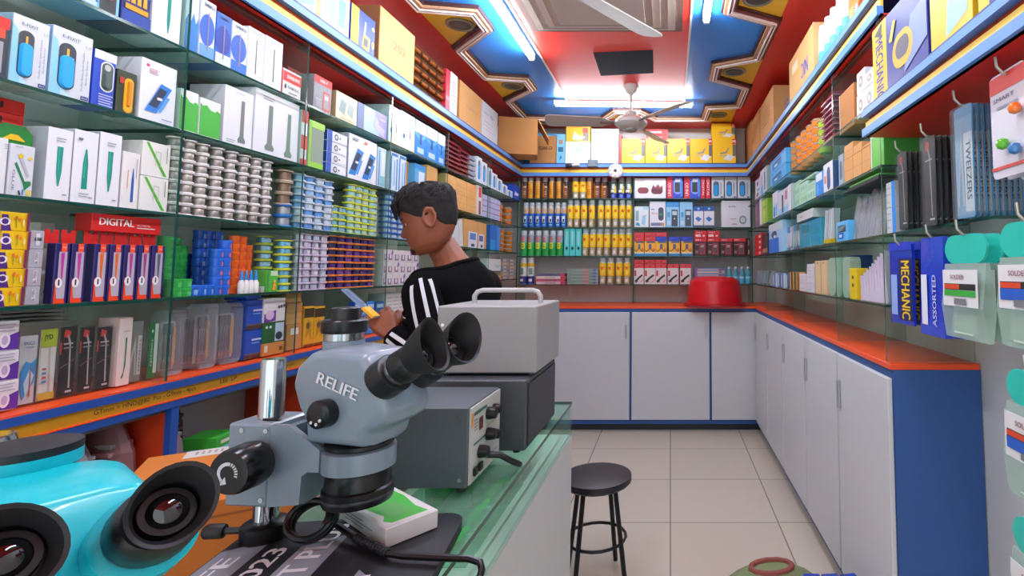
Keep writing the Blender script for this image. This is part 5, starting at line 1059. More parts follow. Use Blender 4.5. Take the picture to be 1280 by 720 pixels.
rt(987, 1017.5, 52, 'carton', 'brown carton with blue lettering leaning out over the right shelf edge', 'carton', '#d0a064', [('t', 'NIC', .66, .40, .16, '#2a3fa4', 180, .5), ('r', 0, .9, 1, .905, '#a87c48', '=seam'), ('r', .15, .6, .4, .8, '#dcc9a4')], cardb=True, side='#dbb27a', hmax=.36, inset=.01)
for i, (a, b, t_) in enumerate(((1021, 1027, 52), (1027.5, 1034, 44), (1034.5, 1041, 36), (1041.5, 1049, 24), (1049.5, 1057, 14))):
    w_, h_, loc, rz = spot('RT', a, b, t_, .03, .06)
    r = min(w_*.47, .03); o = MB().lathe([(r*.95, 0), (r, .01), (r, .10, '#38b4e0'), (r, .12, '#dcecf2'), (r, .20, '#e4eef2'), (r*.9, .215, '#cfdfe6')], '#48bce4', 16).build('wipe_tub', None, True, loc=loc, rz=rz)
    MB().lathe([(r*.86, .2155), (r*.84, .24), (r*.5, .245)], '#dfe8ec', 16).build('lid', o, True); tag(o, f'tall white and sky blue tub overhead, {place_word(i, 5, "left", "right")} of five', 'tub', 'white and blue tubs')
rt(1061, 1073, -8, 'tool_box', 'orange box at the near end of the right overhead shelf', 'box', '#e8741c', [('r', .1, .1, .5, .6, '#f0c85a'), ('r', .6, .2, .9, .5, '#e8e2d4'), ('t', 'CS', .5, .4, .2, '#b0243a', 0, .5)], hmax=.25)
# top glass shelf right
for j in range(2):
    R('R1', 944, 950, 205, 'lamp_box', f'small white box at the right back corner, {["lower", "upper"][j]} one', 'box', '#cfd0d6', [('e', .5, .5, .2, .2, '#8a4a5a'), ('r', .5, .85, .9, .95, '#2a2c34')], zb=.095*j, hmax=.093, group='small corner boxes')
R('R1', 950.5, 962, 205, 'tool_box', 'white box with blue stripes near the right back corner', 'box', '#d9d6e0', [('r', .1, .0, .4, .4, '#4aa8e6'), ('r', .2, .4, .3, .8, '#6a6f84', '=picture'), ('r', .6, .2, .75, .85, '#4f5f9a', '=picture')], hmax=.22)
for j in range(2):
    R('R1', 963, 982, 190, 'tool_box', f'sky blue box with dark window on the top right shelf, {["lower", "upper"][j]} one', 'box', '#4fb0ea', [('r', .15, .2, .75, .72, '#2f7fc4'), ('p', [(.15, .55), (.7, .62), (.75, .75), (.3, .7)], '#2a4a6a'), ('r', .3, .35, .5, .5, '#cfe6f4', '=picture')] + ([('r', 0, .82, 1, 1, '#1f86d8')] if j else []), zb=.102*j, hmax=.1, group='sky blue boxes')
dome('R1', (988, 994, 1000.5, 1007, 1014), 5, .044, 'orange tub with glossy lid', 'orange tubs on the top right shelf', '#f08416', inset=.03, rad=.042, place='column on right wall')
dome('R1', (1021.5,), 4, .046, 'lime green tub with clear lid', 'lime tubs', '#a8c832', inset=.03, rad=.045, place='column beside the maroon packs')
w, _, loc, rz = spot('R1', 1028, 1043, 0, .01, .16)
for i in range(8):
    o = empty('clam_pack', loc+Vector((0, 0, .003+.0275*i)), rz)
    MB().hull([(sx*w*(.5-.05*k), sy*.08*(1-.1*k), .004+.02*k) for sx in (-1, 1) for sy in (-1, 1) for k in (0, 1)], mat('#8d3048', .18, coat=.6)).build('shell', o)
    MB().cbox(-w*.52, -.085, 0, w*.52, .085, .0035, clear('#e0b4c0', .5, .1, '#fff0f4', 'rosefilm'), .0005).build('rim', o)
    tag(o, f'rose maroon clamshell pack on the right wall, {ORD[i]} up in its stack', 'package', 'rose maroon clamshell packs')
R('R1', 1047.5, 1068, 112, 'carton', 'tall brown carton on the near part of the top right shelf', 'carton', '#b97a42', [('r', 0, 0, .05, 1, '#e4dccf'), ('r', 0, .45, 1, .46, '#94602f')], cardb=True, hmax=.24, inset=.03)
for i, (a, b) in enumerate(((1071, 1081), (1081.5, 1092), (1092.5, 1104))):
    for j in range(2):
        R('R1', a, b, 88, 'coin_box', f'small white box with bronze disc picture, {["lower", "upper"][j]} layer, {place_word(i, 3)} of the near end', 'box', '#dcdde0', [('e', .5, .5, .26, .26, ['#8d8478', '#9a9088', '#b99a5a'][i]), ('e', .5, .5, .12, .12, '#d8d2c4'), ('r', .1, .86, .6, .9, '#b4b4ba', '=small_print')], zb=.098*j, hmax=.096, group='small white disc boxes')
# second glass shelf right
R('R2', 944, 949, 245, 'tool_pack', 'dark purple printed pack at the right back corner', 'package', '#5a3450', [('r', .1, .1, .5, .9, '#8a5a6a')])
R('R2', 949.5, 952, 245, 'tool_box', 'thin white box beside the dark purple pack', 'box', '#d6d8da', [])
R('R2', 952.5, 965.5, 243, 'glove_box', 'yellow green box on the second right shelf', 'box', '#b4cf22', [('e', .5, .4, .25, .15, '#c8dc5a'), ('r', .2, .65, .8, .75, '#9ab81a')], hmax=.2)
R('R2', 966, 972.5, 240, 'card_pack', 'white over light blue pack right of the yellow green box', 'package', '#bcd8ee', [('r', 0, .55, 1, 1, '#dedbe4'), ('r', .2, .1, .45, .45, '#2f6fb8'), ('r', .6, .1, .8, .5, '#6fb0e0')])
R('R2', 973, 985, 237, 'tool_box', 'white and blue box with dark upright tool picture', 'box', '#d3d6de', [('r', 0, 0, 1, .3, '#9acbee'), ('r', .4, .1, .55, .8, '#3a4258', '=picture'), ('r', .75, .55, .92, .9, '#c06a8a', '=small_print')])
R('R2', 985.5, 990, 230, 'tool_box', 'plain white box left of the pale green boxes', 'box', '#dfe2e4', [])
for i, (a, b) in enumerate(((990.5, 999.5), (1000, 1009), (1009.5, 1019))):
    for j in range(3):
        R('R2', a, b, 228, 'small_box', f'pale green box with faint squares, {["bottom", "middle", "top"][j]} layer, {place_word(i, 3)} on the right wall', 'box', '#b4dcc0', [('r', .12+.3*q, .3, .32+.3*q, .7, '#94c4a4') for q in range(3)], zb=.068*j, hmax=.067, group='pale green boxes')
R('R2', 1019.5, 1029, 215, 'card_pack', 'bright blue and white pack right of the pale green boxes', 'package', '#2f88e0', [('r', .1, .65, .9, .95, '#dbe6ee'), ('r', .2, .1, .5, .5, '#5aa8f0')], hmax=.21)
R('R2', 1029.5, 1041, 203, 'phone_box', 'white box with dark phone picture and blue side', 'box', '#dcdfe6', [('k', .4, .1, .75, .85, '#4a5580'), ('r', .1, .35, .3, .6, '#e0784a', '=picture'), ('r', 0, 0, 1, .06, '#5a9ae0')], side='#1f4a94', hmax=.215)
R('R2', 1043, 1054, 195, 'meter_box', 'grey box with dark screen behind the brown cartons', 'box', '#9fb0c0', [('k', .3, .2, .8, .8, '#5a6c80')], inset=.02, hmax=.2)
for i, (a, b) in enumerate(((1055, 1066), (1066.5, 1077), (1077.5, 1088))):
    for j in range(2):
        R('R2', a, b, 180, 'carton', f'small tan carton on the second right shelf, {["lower", "upper"][j]} row, {place_word(i, 3)}', 'carton', '#d29a5e', [('r', 0, .49, 1, .51, '#a87440')], zb=.107*j, hmax=.106, cardb=True, group='small tan cartons on the right wall')
R('R2', 1089, 1105, 160, 'powder_pack', 'green pack with wavy white edge at the near end of the right shelf', 'package', '#5cbc3c', [('p', [(0, .88), (.2, .82), (.5, .9), (.8, .84), (1, .94), (1, 1), (0, 1)], '#e4eae2'), ('r', 0, 0, .08, 1, '#dfe6dc')], hmax=.2)
# third glass shelf right
for j in range(4):
    R('R3', 943.5, 952, 290, 'small_box', f'bright red box with white dot at the right back corner, {["bottom", "second", "third", "top"][j]} of four', 'box', '#dc1a18', [('e', .75, .5, .15, .25, '#f0d0cc')], zb=.047*j, hmax=.046, group='bright red corner boxes')
R('R3', 952.5, 961, 292, 'tool_pack', 'dark brown pack beside the bright red boxes', 'package', '#4a2c30', [('r', .1, .1, .9, .3, '#c88a70'), ('r', .1, .5, .8, .55, '#8a5a60')], hmax=.18)
R('R3', 961.5, 979, 273, 'tool_box', 'pale and blue box with dark lens picture on the third right shelf', 'box', '#9fd0f0', [('r', 0, 0, .72, .5, '#2a78dc'), ('e', .4, .62, .2, .12, '#2c4a6a'), ('e', .45, .55, .08, .05, '#dfeaf2'), ('r', 0, .75, 1, 1, '#c3d6dc')], hmax=.22)
for i in range(5):
    a = 980+3.6*i; w_, h_, loc, rz = spot('R3', a, a+3.4, 280, .02, .05)
    o = empty('blister_card', loc, rz); tag(o, f'slim blue card pack, {place_word(i, 5)} of the row on the right wall', 'package', 'slim blue card packs')
    c = MB().cbox(-w_*.5, -.001, 0, w_*.5, .001, .16, ['#4a78b8', '#c9c4cc', '#5a80bc', '#6a6a70', '#7a706c'][i], .0004).build('backing_card', o)
    MB().hull([(x, y, z) for x, z in pill(-w_*.4, .02, w_*.4, .12, 3) for y in (-.002, -.012)], clear('#e2e8f0', .5, .1, '#ffffff', 'blis')).build('clear_shell', o)
R('R3', 990, 1016, 262, 'tool_box', 'pale grey box lying above the slim card packs', 'box', '#cfd4d0', [('t', 'BK', .3, .5, .3, '#9aa09c', 0, .2)], zb=.165, hmax=.05, inset=.03)
for i, (a, b) in enumerate(((999.5, 1012), (1012.5, 1026))):
    w_, h_, loc, rz = spot('R3', a, b, 280, .03, .1)
    o = MB().cbox(-w_/2, -.05, 0, w_/2, .05, .15, clear('#58bcd8', .45, .1, '#c4ecf4', 'tealtub'), .004).build('clear_tub', None, loc=loc, rz=rz)
    MB().cbox(-w_*.44, -.045, .004, w_*.44, .045, .088, '#1fb4c8', .006).build('contents', o); tag(o, f'clear teal tub half filled with turquoise, {["left", "right"][i]} one', 'tub', 'clear teal tubs')
for i in range(3):
    w_, h_, loc, rz = spot('R3', 1029.5+4*i, 1033+4*i, 262, .05, .03)
    o = MB().cbox(-.004, -.02, 0, .004, .02, .17, '#dfe2ea', .001, {'front': mat(['#c9ccd6', '#2a3560', '#dfe2ea'][i], .4)}).build('strip_pack', None, loc=loc+Vector((0, 0, .012)), rz=rz); o.rotation_euler = (0, .22, rz)
    MB().cbox(-.005, -.021, 0, .005, .021, .02, '#e8c42c', .001).build('foot_label', o); tag(o, f'leaning white strip pack with yellow foot, {place_word(i, 3)} of three', 'package', 'leaning strip packs')
R('R3', 1036, 1060, 278, 'tool_box', 'light blue box with wide dark window in front of leaning strips', 'box', '#5ab8ec', [('r', .12, .45, .82, .8, '#3a4650'), ('p', [(.15, .5), (.5, .55), (.8, .72), (.8, .8), (.2, .7)], '#7a8a84'), ('r', .12, .12, .62, .42, '#1f5fc8'), ('r', .25, .2, .5, .34, '#cfe0f0', '=small_print')], inset=.005, d=.03, hmax=.11)
for i in range(6):
    a = 1062+7*i; w_, h_, loc, rz = spot('R3', a, a+6.6, 252, .02, .1)
    o = empty('clear_pouch', loc, rz); tag(o, f'shiny clear pouch with white print, {place_word(i, 6)} on the third right shelf', 'pouch', 'shiny clear pouches')
    MB().hull([(sx*w_*.5*(1-.15*k), sy*.045*(1-.7*k), .002+.18*k+.012*sx*(i % 3-1)*k) for sx in (-1, 0, 1) for sy in (-1, 1) for k in (0, .35, 1)], BAG).build('bag_film', o)
    MB().hull([(sx*w_*.36, sy*.03*(1-.6*k), .006+.14*k) for sx in (-1, 1) for sy in (-1, 1) for k in (0, 1)], mat('#8d949a', .3, .3)).build('contents', o)
for i in range(3):
    w_, h_, loc, rz = spot('R3', 1055+4*i, 1100, 240, .0, .2)
    o = MB().cbox(-w_/2, -.1, 0, w_/2, .1, .006, ['#22262c', '#34383e', '#4aa83a'][i], .001).build('flat_folder', None, loc=loc+Vector((0, 0, .203+.007*i)), rz=rz); tag(o, f'flat {["black", "dark grey", "green"][i]} folder lying on the clear pouches', 'folder')
for j in range(2):
    package('tool_box', f'grey and bright blue box just nearer than the divider beside black packs, {["lower", "upper"][j]} one', 'box', .072, .10, .088, '#c4c9cc', [('r', .62, 0, 1, 1, '#1f8ae0'), ('r', .1, .75, .5, .78, '#8a9096', '=small_print'), ('r', .1, .5, .5, .53, '#8a9096', '=small_print'), ('r', .1, .2, .4, .23, '#8a9096', '=small_print')], (RX+.06, 1.781, 1.5275+.089*j), -PI/2, 'grey and blue boxes by the divider')
# lowest glass shelf right
rn = random.Random(11)
for i in range(6):
    w_, h_, loc, rz = spot('R4', 945+3.4*i, 949+3.4*i, 325, .02, .1)
    o = MB().hull([(sx*w_*.42, sy*.05*(1-.3*k), (.03+.003*i)*0+.10*k+rn.uniform(0, .02)) for sx in (-1, 1) for sy in (-1, 1) for k in (0, .5, 1)], mat('#8f9294', .3, bump=.5, scale=50)).build('grey_pouch', None, loc=loc, rz=rz); tag(o, f'crumpled grey pouch on the lowest right shelf, {place_word(i, 6)}', 'pouch', 'crumpled grey pouches')
for i in range(6):
    a = 966+3.3*i; B('R4', a, a+3.1, 332, 'card_pack', f'slim blue and white pack on the lowest right shelf, {place_word(i, 6)}', 'package', ['#4a84b8', '#b4c8d8', '#3a6a9a'][i % 3], [('r', .2, .1, .5, .9, '#dfe8ee')], d=.05, hmax=.10, group='slim packs on the lowest right shelf')
for i in range(3):
    B('R4', 987+4*i, 990.6+4*i, 332, 'wood_stick_pack', f'tan upright pack beside white boxes, {place_word(i, 3)} of three', 'package', '#cf9a50', [('r', .6, 0, 1, 1, '#3a2c1c')], d=.04, hmax=.11, group='tan upright packs')
for j in range(5):
    for i in range(2):
        if j > 2 and i == 0: continue
        B('R4', 999.5+9*i, 1008+9*i, 330, 'small_box', f'white flat box, {["bottom", "second", "third", "fourth", "top"][j]} layer, {["left", "right"][i]} stack on the lowest right shelf', 'box', '#d8d4dc', [('r', .1, .4, .7, .5, '#b9b4c0', '=small_print')], d=.08, zb=.034*j, hmax=.033, group='white flat boxes')
for i in range(2):
    B('R4', 1019+7.5*i, 1026+7.5*i, 312, 'envelope', f'beige card sleeve standing on the lowest right shelf, {["left", "right"][i]} one', 'envelope', '#d9bf8f', [('e', .5, .93, .08, .03, '#2a241a'), ('r', .02, 0, .08, 1, '#b99e6c')], d=.03, hmax=.17, group='beige card sleeves')
for i in range(3):
    w_, h_, loc, rz = spot('R4', 1034.5+9*i, 1043+9*i, 312, .02, .06)
    o = MB().hull([(x, y, z) for x, z in pill(-w_/2, 0, w_/2, .18, 4, w_*.3) for y in (-.025, .025)], clear('#c4e0cc', .5, .12, '#f0f8f2', 'palegreen')).build('clear_pack', None, loc=loc, rz=rz)
    MB().cbox(-w_*.4, -.01, .004, w_*.4, .01, .09, '#dfe8e2', .002).build('insert_card', o); MB().cbox(-w_*.4, -.012, .0045, w_*.4, -.0105, .03, '#2f9a4a', .0005).build('printed_panel', o); tag(o, f'pale green clear pack, {place_word(i, 3)} on the lowest right shelf', 'package', 'pale green clear packs')
B('R4', 1062, 1071, 318, 'tool_box', 'bright yellow box with small dark marks, lowest right shelf', 'box', '#e4c61c', [('e', .5, .7, .15, .06, '#5a5020'), ('e', .5, .45, .15, .06, '#5a5020')], d=.05, hmax=.13)
B('R4', 1060, 1076, 310, 'tool_box', 'dark blue box behind the yellow box on the lowest right shelf', 'box', '#1f3fa4', [], d=.08, inset=.09, hmax=.19)
for i in range(9):
    x = 1076+3.6*i; w_, h_, loc, rz = spot('R4', x, x+3.4, 305, .02, .12); hh = .1+.012*i
    o = MB().hull([(-.013, -.06, 0), (.013, -.055, .004), (.012, .06, .0), (-.012, .055, .004), (.0, -.065, hh), (.008, .05, hh*.85), (-.008, .04, hh*.7)], mat('#cfc4d4', .6)).build('paper_pouch', None, loc=loc, rz=rz+rn.uniform(-.04, .04)); tag(o, f'pale mauve pointed paper pouch, {place_word(i, 9)} of the spiky row', 'pouch', 'pointed paper pouches')
# ------------------------------------------------------------------ near right bay: boxes on its shelf, hooks and hanging packs
NZ = 1.9625
def near_box(x0, x1, h, label, col, art, d=.2):
    X = .70; a, b = depth_on(x0, X, NZ+.08), depth_on(x1, X, NZ+.08)
    return package('station_box', label, 'box', a-b-.002, d, h, col, art, (X+d/2, (a+b)/2, NZ), -PI/2)
near_box(1092, 1160, .26, 'yellow and dark blue box with upright lettering on the near right shelf', '#1c2f86',
         [('r', 0, 0, .3, 1, '#f2bf1a'), ('t', 'MECHANIC', .14, .42, .16, '#23338a', -90, .8), ('p', [(.05, .9), (.22, .98), (.2, .8)], '#3a3a30'), ('p', [(.62, .1), (1, .3), (1, .75), (.75, .7)], '#7f93c8'), ('k', .42, .2, .78, .62, '#eab02a'), ('k', .48, .30, .72, .55, '#54505a'), ('p', [(.36, .62), (.42, .6), (.5, .82), (.45, .84)], '#e0c02c')])
near_box(1163, 1215, .26, 'yellow box with light blue picture next to the lettered box', '#f0bd1c', [('p', [(.4, .1), (.9, .2), (.95, .8), (.5, .7)], '#9fc8e6'), ('r', 0, .9, 1, 1, '#d8a012')])
near_box(1222, 1300, .26, 'dark blue box on the near right shelf at the frame corner', '#22358c', [('r', 0, 0, .2, 1, '#f0bd1c')])
def hook(Y, Z, x_tip, label):
    o = MB().tube([(WR-.003, Y, Z), (x_tip+.03, Y, Z), (x_tip+.01, Y, Z+.004), (x_tip-.004, Y, Z+.018), (x_tip-.006, Y, Z+.04)], .0035, mat('#b9b7ae', .3, .7), 8).build('wall_hook', None, True)
    tag(o, label, 'hook', 'metal hooks under the near shelf'); return o
def hang_stack(name, cat, n, Y0, Y1, z0, z1, x0, step, maker, label, group, hooklabel):
    Y = (Y0+Y1)/2; w = Y0-Y1; h = z1-z0; first = None
    hook(Y, z1-.012, x0-.015, hooklabel)
    for i in range(n):
        loc = (x0+step*i, Y, z0)
        if first is None: o = first = empty(name, loc, -PI/2); maker(o, w, h)
        else: o = copy_tree(first, None, loc)
        o.rotation_euler = (0, 0, -PI/2+random.uniform(-.04, .04))
        tag(o, f'{label}, {["front", "second", "third", "fourth", "fifth", "sixth", "seventh", "eighth", "ninth", "last"][i]} on its hook', cat, group)
def holed(mb, w, h, y0, y1, m):
    P = pill(-w*.5, 0, w*.5, h*.955, 4, w*.12)
    mb.hull([(x, y, z) for x, z in P for y in (y0, y1)], m); return mb
def black_pack(o, w, h):
    c = holed(MB(), w*.92, h, .001, .003, mat('#17181c', .4)).build('backing_card', o)
    art_parts(c, [('p', [(.2, .82), (.5, .8), (.55, .9), (.25, .92)], '#d83a30'), ('p', [(.38, .84), (.46, .84), (.6, .74), (.68, .1), (.6, .1), (.52, .7)], '#a5a3a0', '=tool'), ('r', .2, .7, .75, .715, '#b4b0ac', '=tool'), ('r', .45, .06, .85, .08, '#d0d0d0', '=tool')], w*.92, h, .0008)
    holed(MB(), w, h, -.011, -.0035, PLAST).build('clear_shell', o)
def white_pack(o, w, h):
    c = holed(MB(), w*.94, h, .001, .003, mat('#4a8fbc', .4)).build('backing_card', o)
    art_parts(c, [('r', .02, .03, .98, .86, '#7ba7c4'), ('r', .5, .05, .97, .72, '#dcdad8'), ('t', 'TWEEZERS', .73, .40, .26, '#2c2c30', -90, .5), ('p', [(.1, .1), (.4, .8), (.5, .1), (.4, .1), (.34, .55), (.2, .1)], '#c4c0b8', '=tool')], w*.94, h, .0008)
    holed(MB(), w, h, -.010, -.003, clear('#dfe8ee', .06, .1, '#f4f9fb', 'bluish', .14)).build('clear_shell', o)
hang_stack('hanging_tweezer_pack', 'package', 7, 1.735, 1.66, 1.535, 1.80, .765, .017, black_pack, 'black tweezer pack hanging left of the red cornered packs', 'black tweezer packs on the left hook', 'metal hook holding the leftmost black tweezer packs')
hang_stack('hanging_tweezer_pack', 'package', 6, 1.50, 1.42, 1.525, 1.79, .735, .017, black_pack, 'clear pack with red corner mark and bent tool, near shelf', 'black tweezer packs on the middle hook', 'metal hook holding the middle black tweezer packs')
hang_stack('hanging_tweezer_pack', 'package', 9, 1.325, 1.245, 1.53, 1.825, .735, .0145, white_pack, 'white lettered tweezer pack with blue card', 'white tweezer packs on the right hook', 'metal hook holding the white lettered tweezer packs')
def bead_card(o, w, h):
    c = MB().hull([(x, y, z) for x, z in pill(-w*.5, 0, w*.5, h, 4, w*.1) for y in (.001, .003)], mat('#d0cfd8', .4)).build('backing_card', o)
    art_parts(c, [('r', 0, .82, 1, .98, '#d8382c'), ('t', 'SMART', .4, .75, .04, '#5a5f8a', 0, .6), ('r', .2, .66, .8, .68, '#8a8fb0', '=small_print'), ('r', 0, .08, 1, .11, '#d04a3c')], w, h, .0008)
    for u, v, cc in ((.35, .58, '#e8741c'), (-.02, .30, '#5ab82a'), (.3, .22, '#3a7ab8')):
        mb = MB(); mb.lathe([(.002, -.013), (.010, -.009), (.013, 0), (.010, .009), (.002, .013)], mat(cc, .12, coat=.6), 14, o=(u*w, -.012, v*h)); mb.build('bead', o, True)
hang_stack('hanging_bead_card', 'package', 3, 1.15, 1.03, 1.60, 1.83, .72, .03, bead_card, 'white card with red top and coloured beads', 'bead cards', 'metal hook holding the bead cards')
# second row
def mec_bag(o, w, h):
    c = MB().hull([(x, y, z) for x, z in ((-w*.5, 0), (w*.5, 0), (w*.5, h*.97), (-w*.5, h*.97)) for y in (-.004, .004)], mat('#1c35b0', .25, coat=.4)).build('bag_film', o)
    art_parts(c, [('r', .4, .05, .98, .80, '#10205a'), ('t', 'MECHANIC', .68, .42, .36, '#f0c81c', -90, .7), ('r', .06, .1, .34, .6, '#8fb0e6'), ('r', 0, .9, 1, 1, '#2440c4')], w, h, -.004)
hang_stack('hanging_parts_bag', 'bag', 4, 1.755, 1.60, 1.23, 1.49, .745, .03, mec_bag, 'blue bag with bold yellow upright lettering', 'blue yellow lettered bags', 'metal hook holding the blue lettered bags')
def blue_bag(o, w, h):
    c = MB().hull([(sx*w*.5*(1-.1*k), y*(1-.5*k), h*k) for sx in (-1, 0, 1) for y in (-.012, .012) for k in (0, .5, .97)], mat('#1f3fc4', .2, coat=.5, bump=.5, scale=40)).build('bag_film', o)
    art_parts(c, [('r', .1, .1, .35, .6, '#dfe6f4'), ('t', 'ASSORTED', .65, .35, .16, '#b9c8f0', 90, .5)], w, h, -.0125)
hang_stack('hanging_parts_bag', 'bag', 4, 1.52, 1.38, 1.22, 1.50, .735, .032, blue_bag, 'shiny deep blue bag left of the turquoise pouches', 'shiny deep blue bags', 'metal hook holding the shiny blue bags')
def teal_pouch(o, w, h):
    TL = mat('#2fc8b4', .25, coat=.4)
    MB().hull([(x, y, z) for x, z in pill(-w*.5, h*.70, w*.5, h*.97, 5, w*.22) for y in (-.003, .003)], TL).build('header', o)
    MB().hull([(sx*w*.5, y, z) for sx in (-1, 1) for y, z in ((-.004, h*.7), (.004, h*.7), (-.016, h*.3), (.016, h*.3), (-.006, 0), (.006, 0))], clear('#cfe6dc', .35, .12, '#f2faf6', 'pouchfilm')).build('bag_film', o)
    c = MB().box(-w*.42, -.0185, h*.30, w*.42, -.0175, h*.64, '#e2e4e4').build('label', o)
    art_parts(c, [('r', .05, .45, .95, .62, '#2a2a2c'), ('r', .05, .47, .5, .6, '#d84a2a'), ('r', .05, .28, .95, .44, '#3aa83c'), ('t', 'SOLDER', .45, .8, .12, '#8a5a60', 0, .4), ('r', .35, .06, .7, .22, '#7a7d80', '=small_print')], w*.84, h*.34, -.0186, h*.30)
    MB().cbox(-w*.3, -.008, h*.03, w*.2, .008, h*.22, '#c4dccc', .004).build('contents', o)
hang_stack('hanging_parts_pouch', 'pouch', 5, 1.345, 1.175, 1.235, 1.495, .715, .04, teal_pouch, 'turquoise topped clear pouch with green label', 'turquoise topped pouches', 'metal hook holding the turquoise topped pouches')
def teal_pouch2(o, w, h):
    teal_pouch(o, w, h)
    for c in o.children:
        if c.name.startswith('label'): art_parts(c, [('r', .05, .2, .95, .46, '#2a5fc0')], w*.84, h*.34, -.0195, h*.30)
hang_stack('hanging_parts_pouch', 'pouch', 4, 1.10, .93, 1.245, 1.505, .70, .04, teal_pouch2, 'turquoise pouch with blue label at the right edge', 'turquoise pouches at the right edge', 'metal hook holding the rightmost turquoise pouches')
for k, (y0, z0) in enumerate(((1.10, .95), (1.10, .66))):
    hang_stack('hanging_parts_pouch', 'pouch', 3, y0, y0-.17, z0, z0+.26, .70, .045, teal_pouch2 if k == 0 else teal_pouch, f'turquoise pouch of the {["third", "lowest"][k]} hanging row at the right edge', f'{["third", "lowest"][k]} row pouches', f'metal hook of the {["third", "lowest"][k]} row at the right edge')
# floor level below the near bay
o = empty('sack', (.42, 2.25, 0), .2); rn = random.Random(5)
MB().hull([(.22*math.cos(a)*s+rn.uniform(-.01, .01), .14*math.sin(a)*s, z) for z, s in ((0, .92), (.06, 1), (.12, .9), (.17, .45)) for a in [2*PI*k/14 for k in range(14)]], mat('#7d8a5c', .8, noise=.2, bump=.6, scale=12)).build('sack_body', o)
MB().tube([(.09*math.cos(a), .05*math.sin(a), .172) for a in [2*PI*k/12 for k in range(13)]], .012, mat('#8d4a40', .8), 8).build('tie', o); tag(o, 'olive green sack lying on the tiled floor', 'sack')
for i in range(3):
    o = package('tool_pack', f'blue and yellow striped pack standing on the floor by the right cabinet, {place_word(i, 3)}', 'package', .06, .05, .26, '#1f3fa8', [('p', [(.1, 0), (.5, 0), (.9, 1), (.5, 1)], '#e8c41c'), ('p', [(.75, 0), (1, 0), (1, .4)], '#e8c41c')], (.53+.07*i, 2.02, 0), .1*i, 'striped floor packs')
stool = empty('stool', (-.34, 2.48, 0), .3); tag(stool, 'small dark metal stool on the tiled floor behind the counter end', 'stool')
MB().lathe([(.15, .42), (.16, .43), (.16, .455), (.14, .46)], mat('#1c1d20', .4), 24).build('seat', stool, True)
for k in range(4):
    a = PI/4+PI/2*k; MB().tube([(.10*math.cos(a), .10*math.sin(a), .42), (.16*math.cos(a), .16*math.sin(a), 0)], .011, mat('#1f2226', .4, .4), 8).build('leg', stool, True)
MB().tube([(.135*math.cos(a), .135*math.sin(a), .18) for a in [2*PI*k/20 for k in range(21)]], .007, mat('#1f2226', .4, .4), 6).build('foot_ring', stool, True)
# ------------------------------------------------------------------ glass counter
CX0, CX1, CY0, CY1, CT = -.625, -.30, .16, 1.62, 1.0
t = empty('display_counter'); tag(t, 'narrow glass topped counter with wooden edge carrying the microscopes', 'counter')
wood = mat('#7a5a38', .5, noise=.25, scale=18)
MB().box(CX0, CY0, .05, CX1, CY1, .90, mat('#c9cbc8', .5)).build('base', t)
MB().box(CX0+.02, CY0+.02, 0, CX1-.02, CY1-.02, .05, '#3a3a3a').build('plinth', t)
MB().box(CX0, CY0, .90, CX0+.012, CY1, .9915, wood).build('side_board', t)
MB().box(CX1-.006, CY0, .90, CX1, CY1, .9915, GLASS, {'top': GEDGE}).build('glass_side', t)
MB().box(CX0+.012, CY0, .90, CX1-.006, CY0+.006, .9915, GLASS, {'top': GEDGE}).build('glass_end', t)
MB().box(CX0+.012, CY1-.006, .90, CX1-.006, CY1, .9915, GLASS, {'top': GEDGE}).build('glass_end', t)
MB().box(CX0+.013, CY0+.007, .9005, CX1-.007, CY1-.007, .904, mat('#e2f2e9', .4)).build('display_floor', t)
g2 = clear('#bfe0d2', .03, .03, '#e8f7ef', 'counterglass', .2)
MB().box(CX0, CY0, .992, CX1, CY1, CT, g2, {'right': GEDGE, 'front': GEDGE, 'back': GEDGE}).build('glass_top', t)
MB().box(CX0-.006, CY0, .985, CX0-.0002, CY1, .9998, wood).build('edge_strip', t)
# bins with bright green sticks under the glass
k = 0
for i in range(2):
    for j in range(3):
        x0, y0 = -.520+.100*i, .905+.115*j
        o = empty('plastic_bin', (x0, y0, .9045)); m = clear('#c4ecd8', .16, .12, '#ecfaf3', 'bin')
        MB().box(0, 0, 0, .078, .108, .002, m).build('base', o)
        for a in ((0, 0, .002, .002, .108, .045), (.076, 0, .002, .078, .108, .045), (.002, 0, .002, .076, .002, .045), (.002, .106, .002, .076, .108, .045)): MB().box(*a[:3], *a[3:], m).build('side', o)
        tag(o, f'clear green bin under the counter glass, {["nearest", "middle", "farthest"][j]} on the {["left", "right"][i]}', 'bin', 'bins under the counter glass')
        s = MB().lathe([(.006, 0), (.009, .004), (.009, .05), (.006, .056), (.006, .075), (.003, .08)], mat('#22d844', .25), 12, axis=(.25, .95, .12)).build('green_stick', None, True, loc=(x0+.025, y0+.015, .9165)); tag(s, f'bright green stick in the {["nearest", "middle", "farthest"][j]} {["left", "right"][i]} bin under glass', 'tool', 'green sticks under the counter glass')
p = at_z(570, 652, .906); o = package('paper_label', 'yellow green printed label under the counter glass', 'label', .05, .035, .001, '#c4dc6a', [], (p.x, p.y, .9045), -.4, c=.0002)
mb = MB(); put_text(mb, 'JCID', Matrix.Translation((.004, 0, .0015)), .012, mat('#3f7a2c'), .03); mb.build('lettering', o)

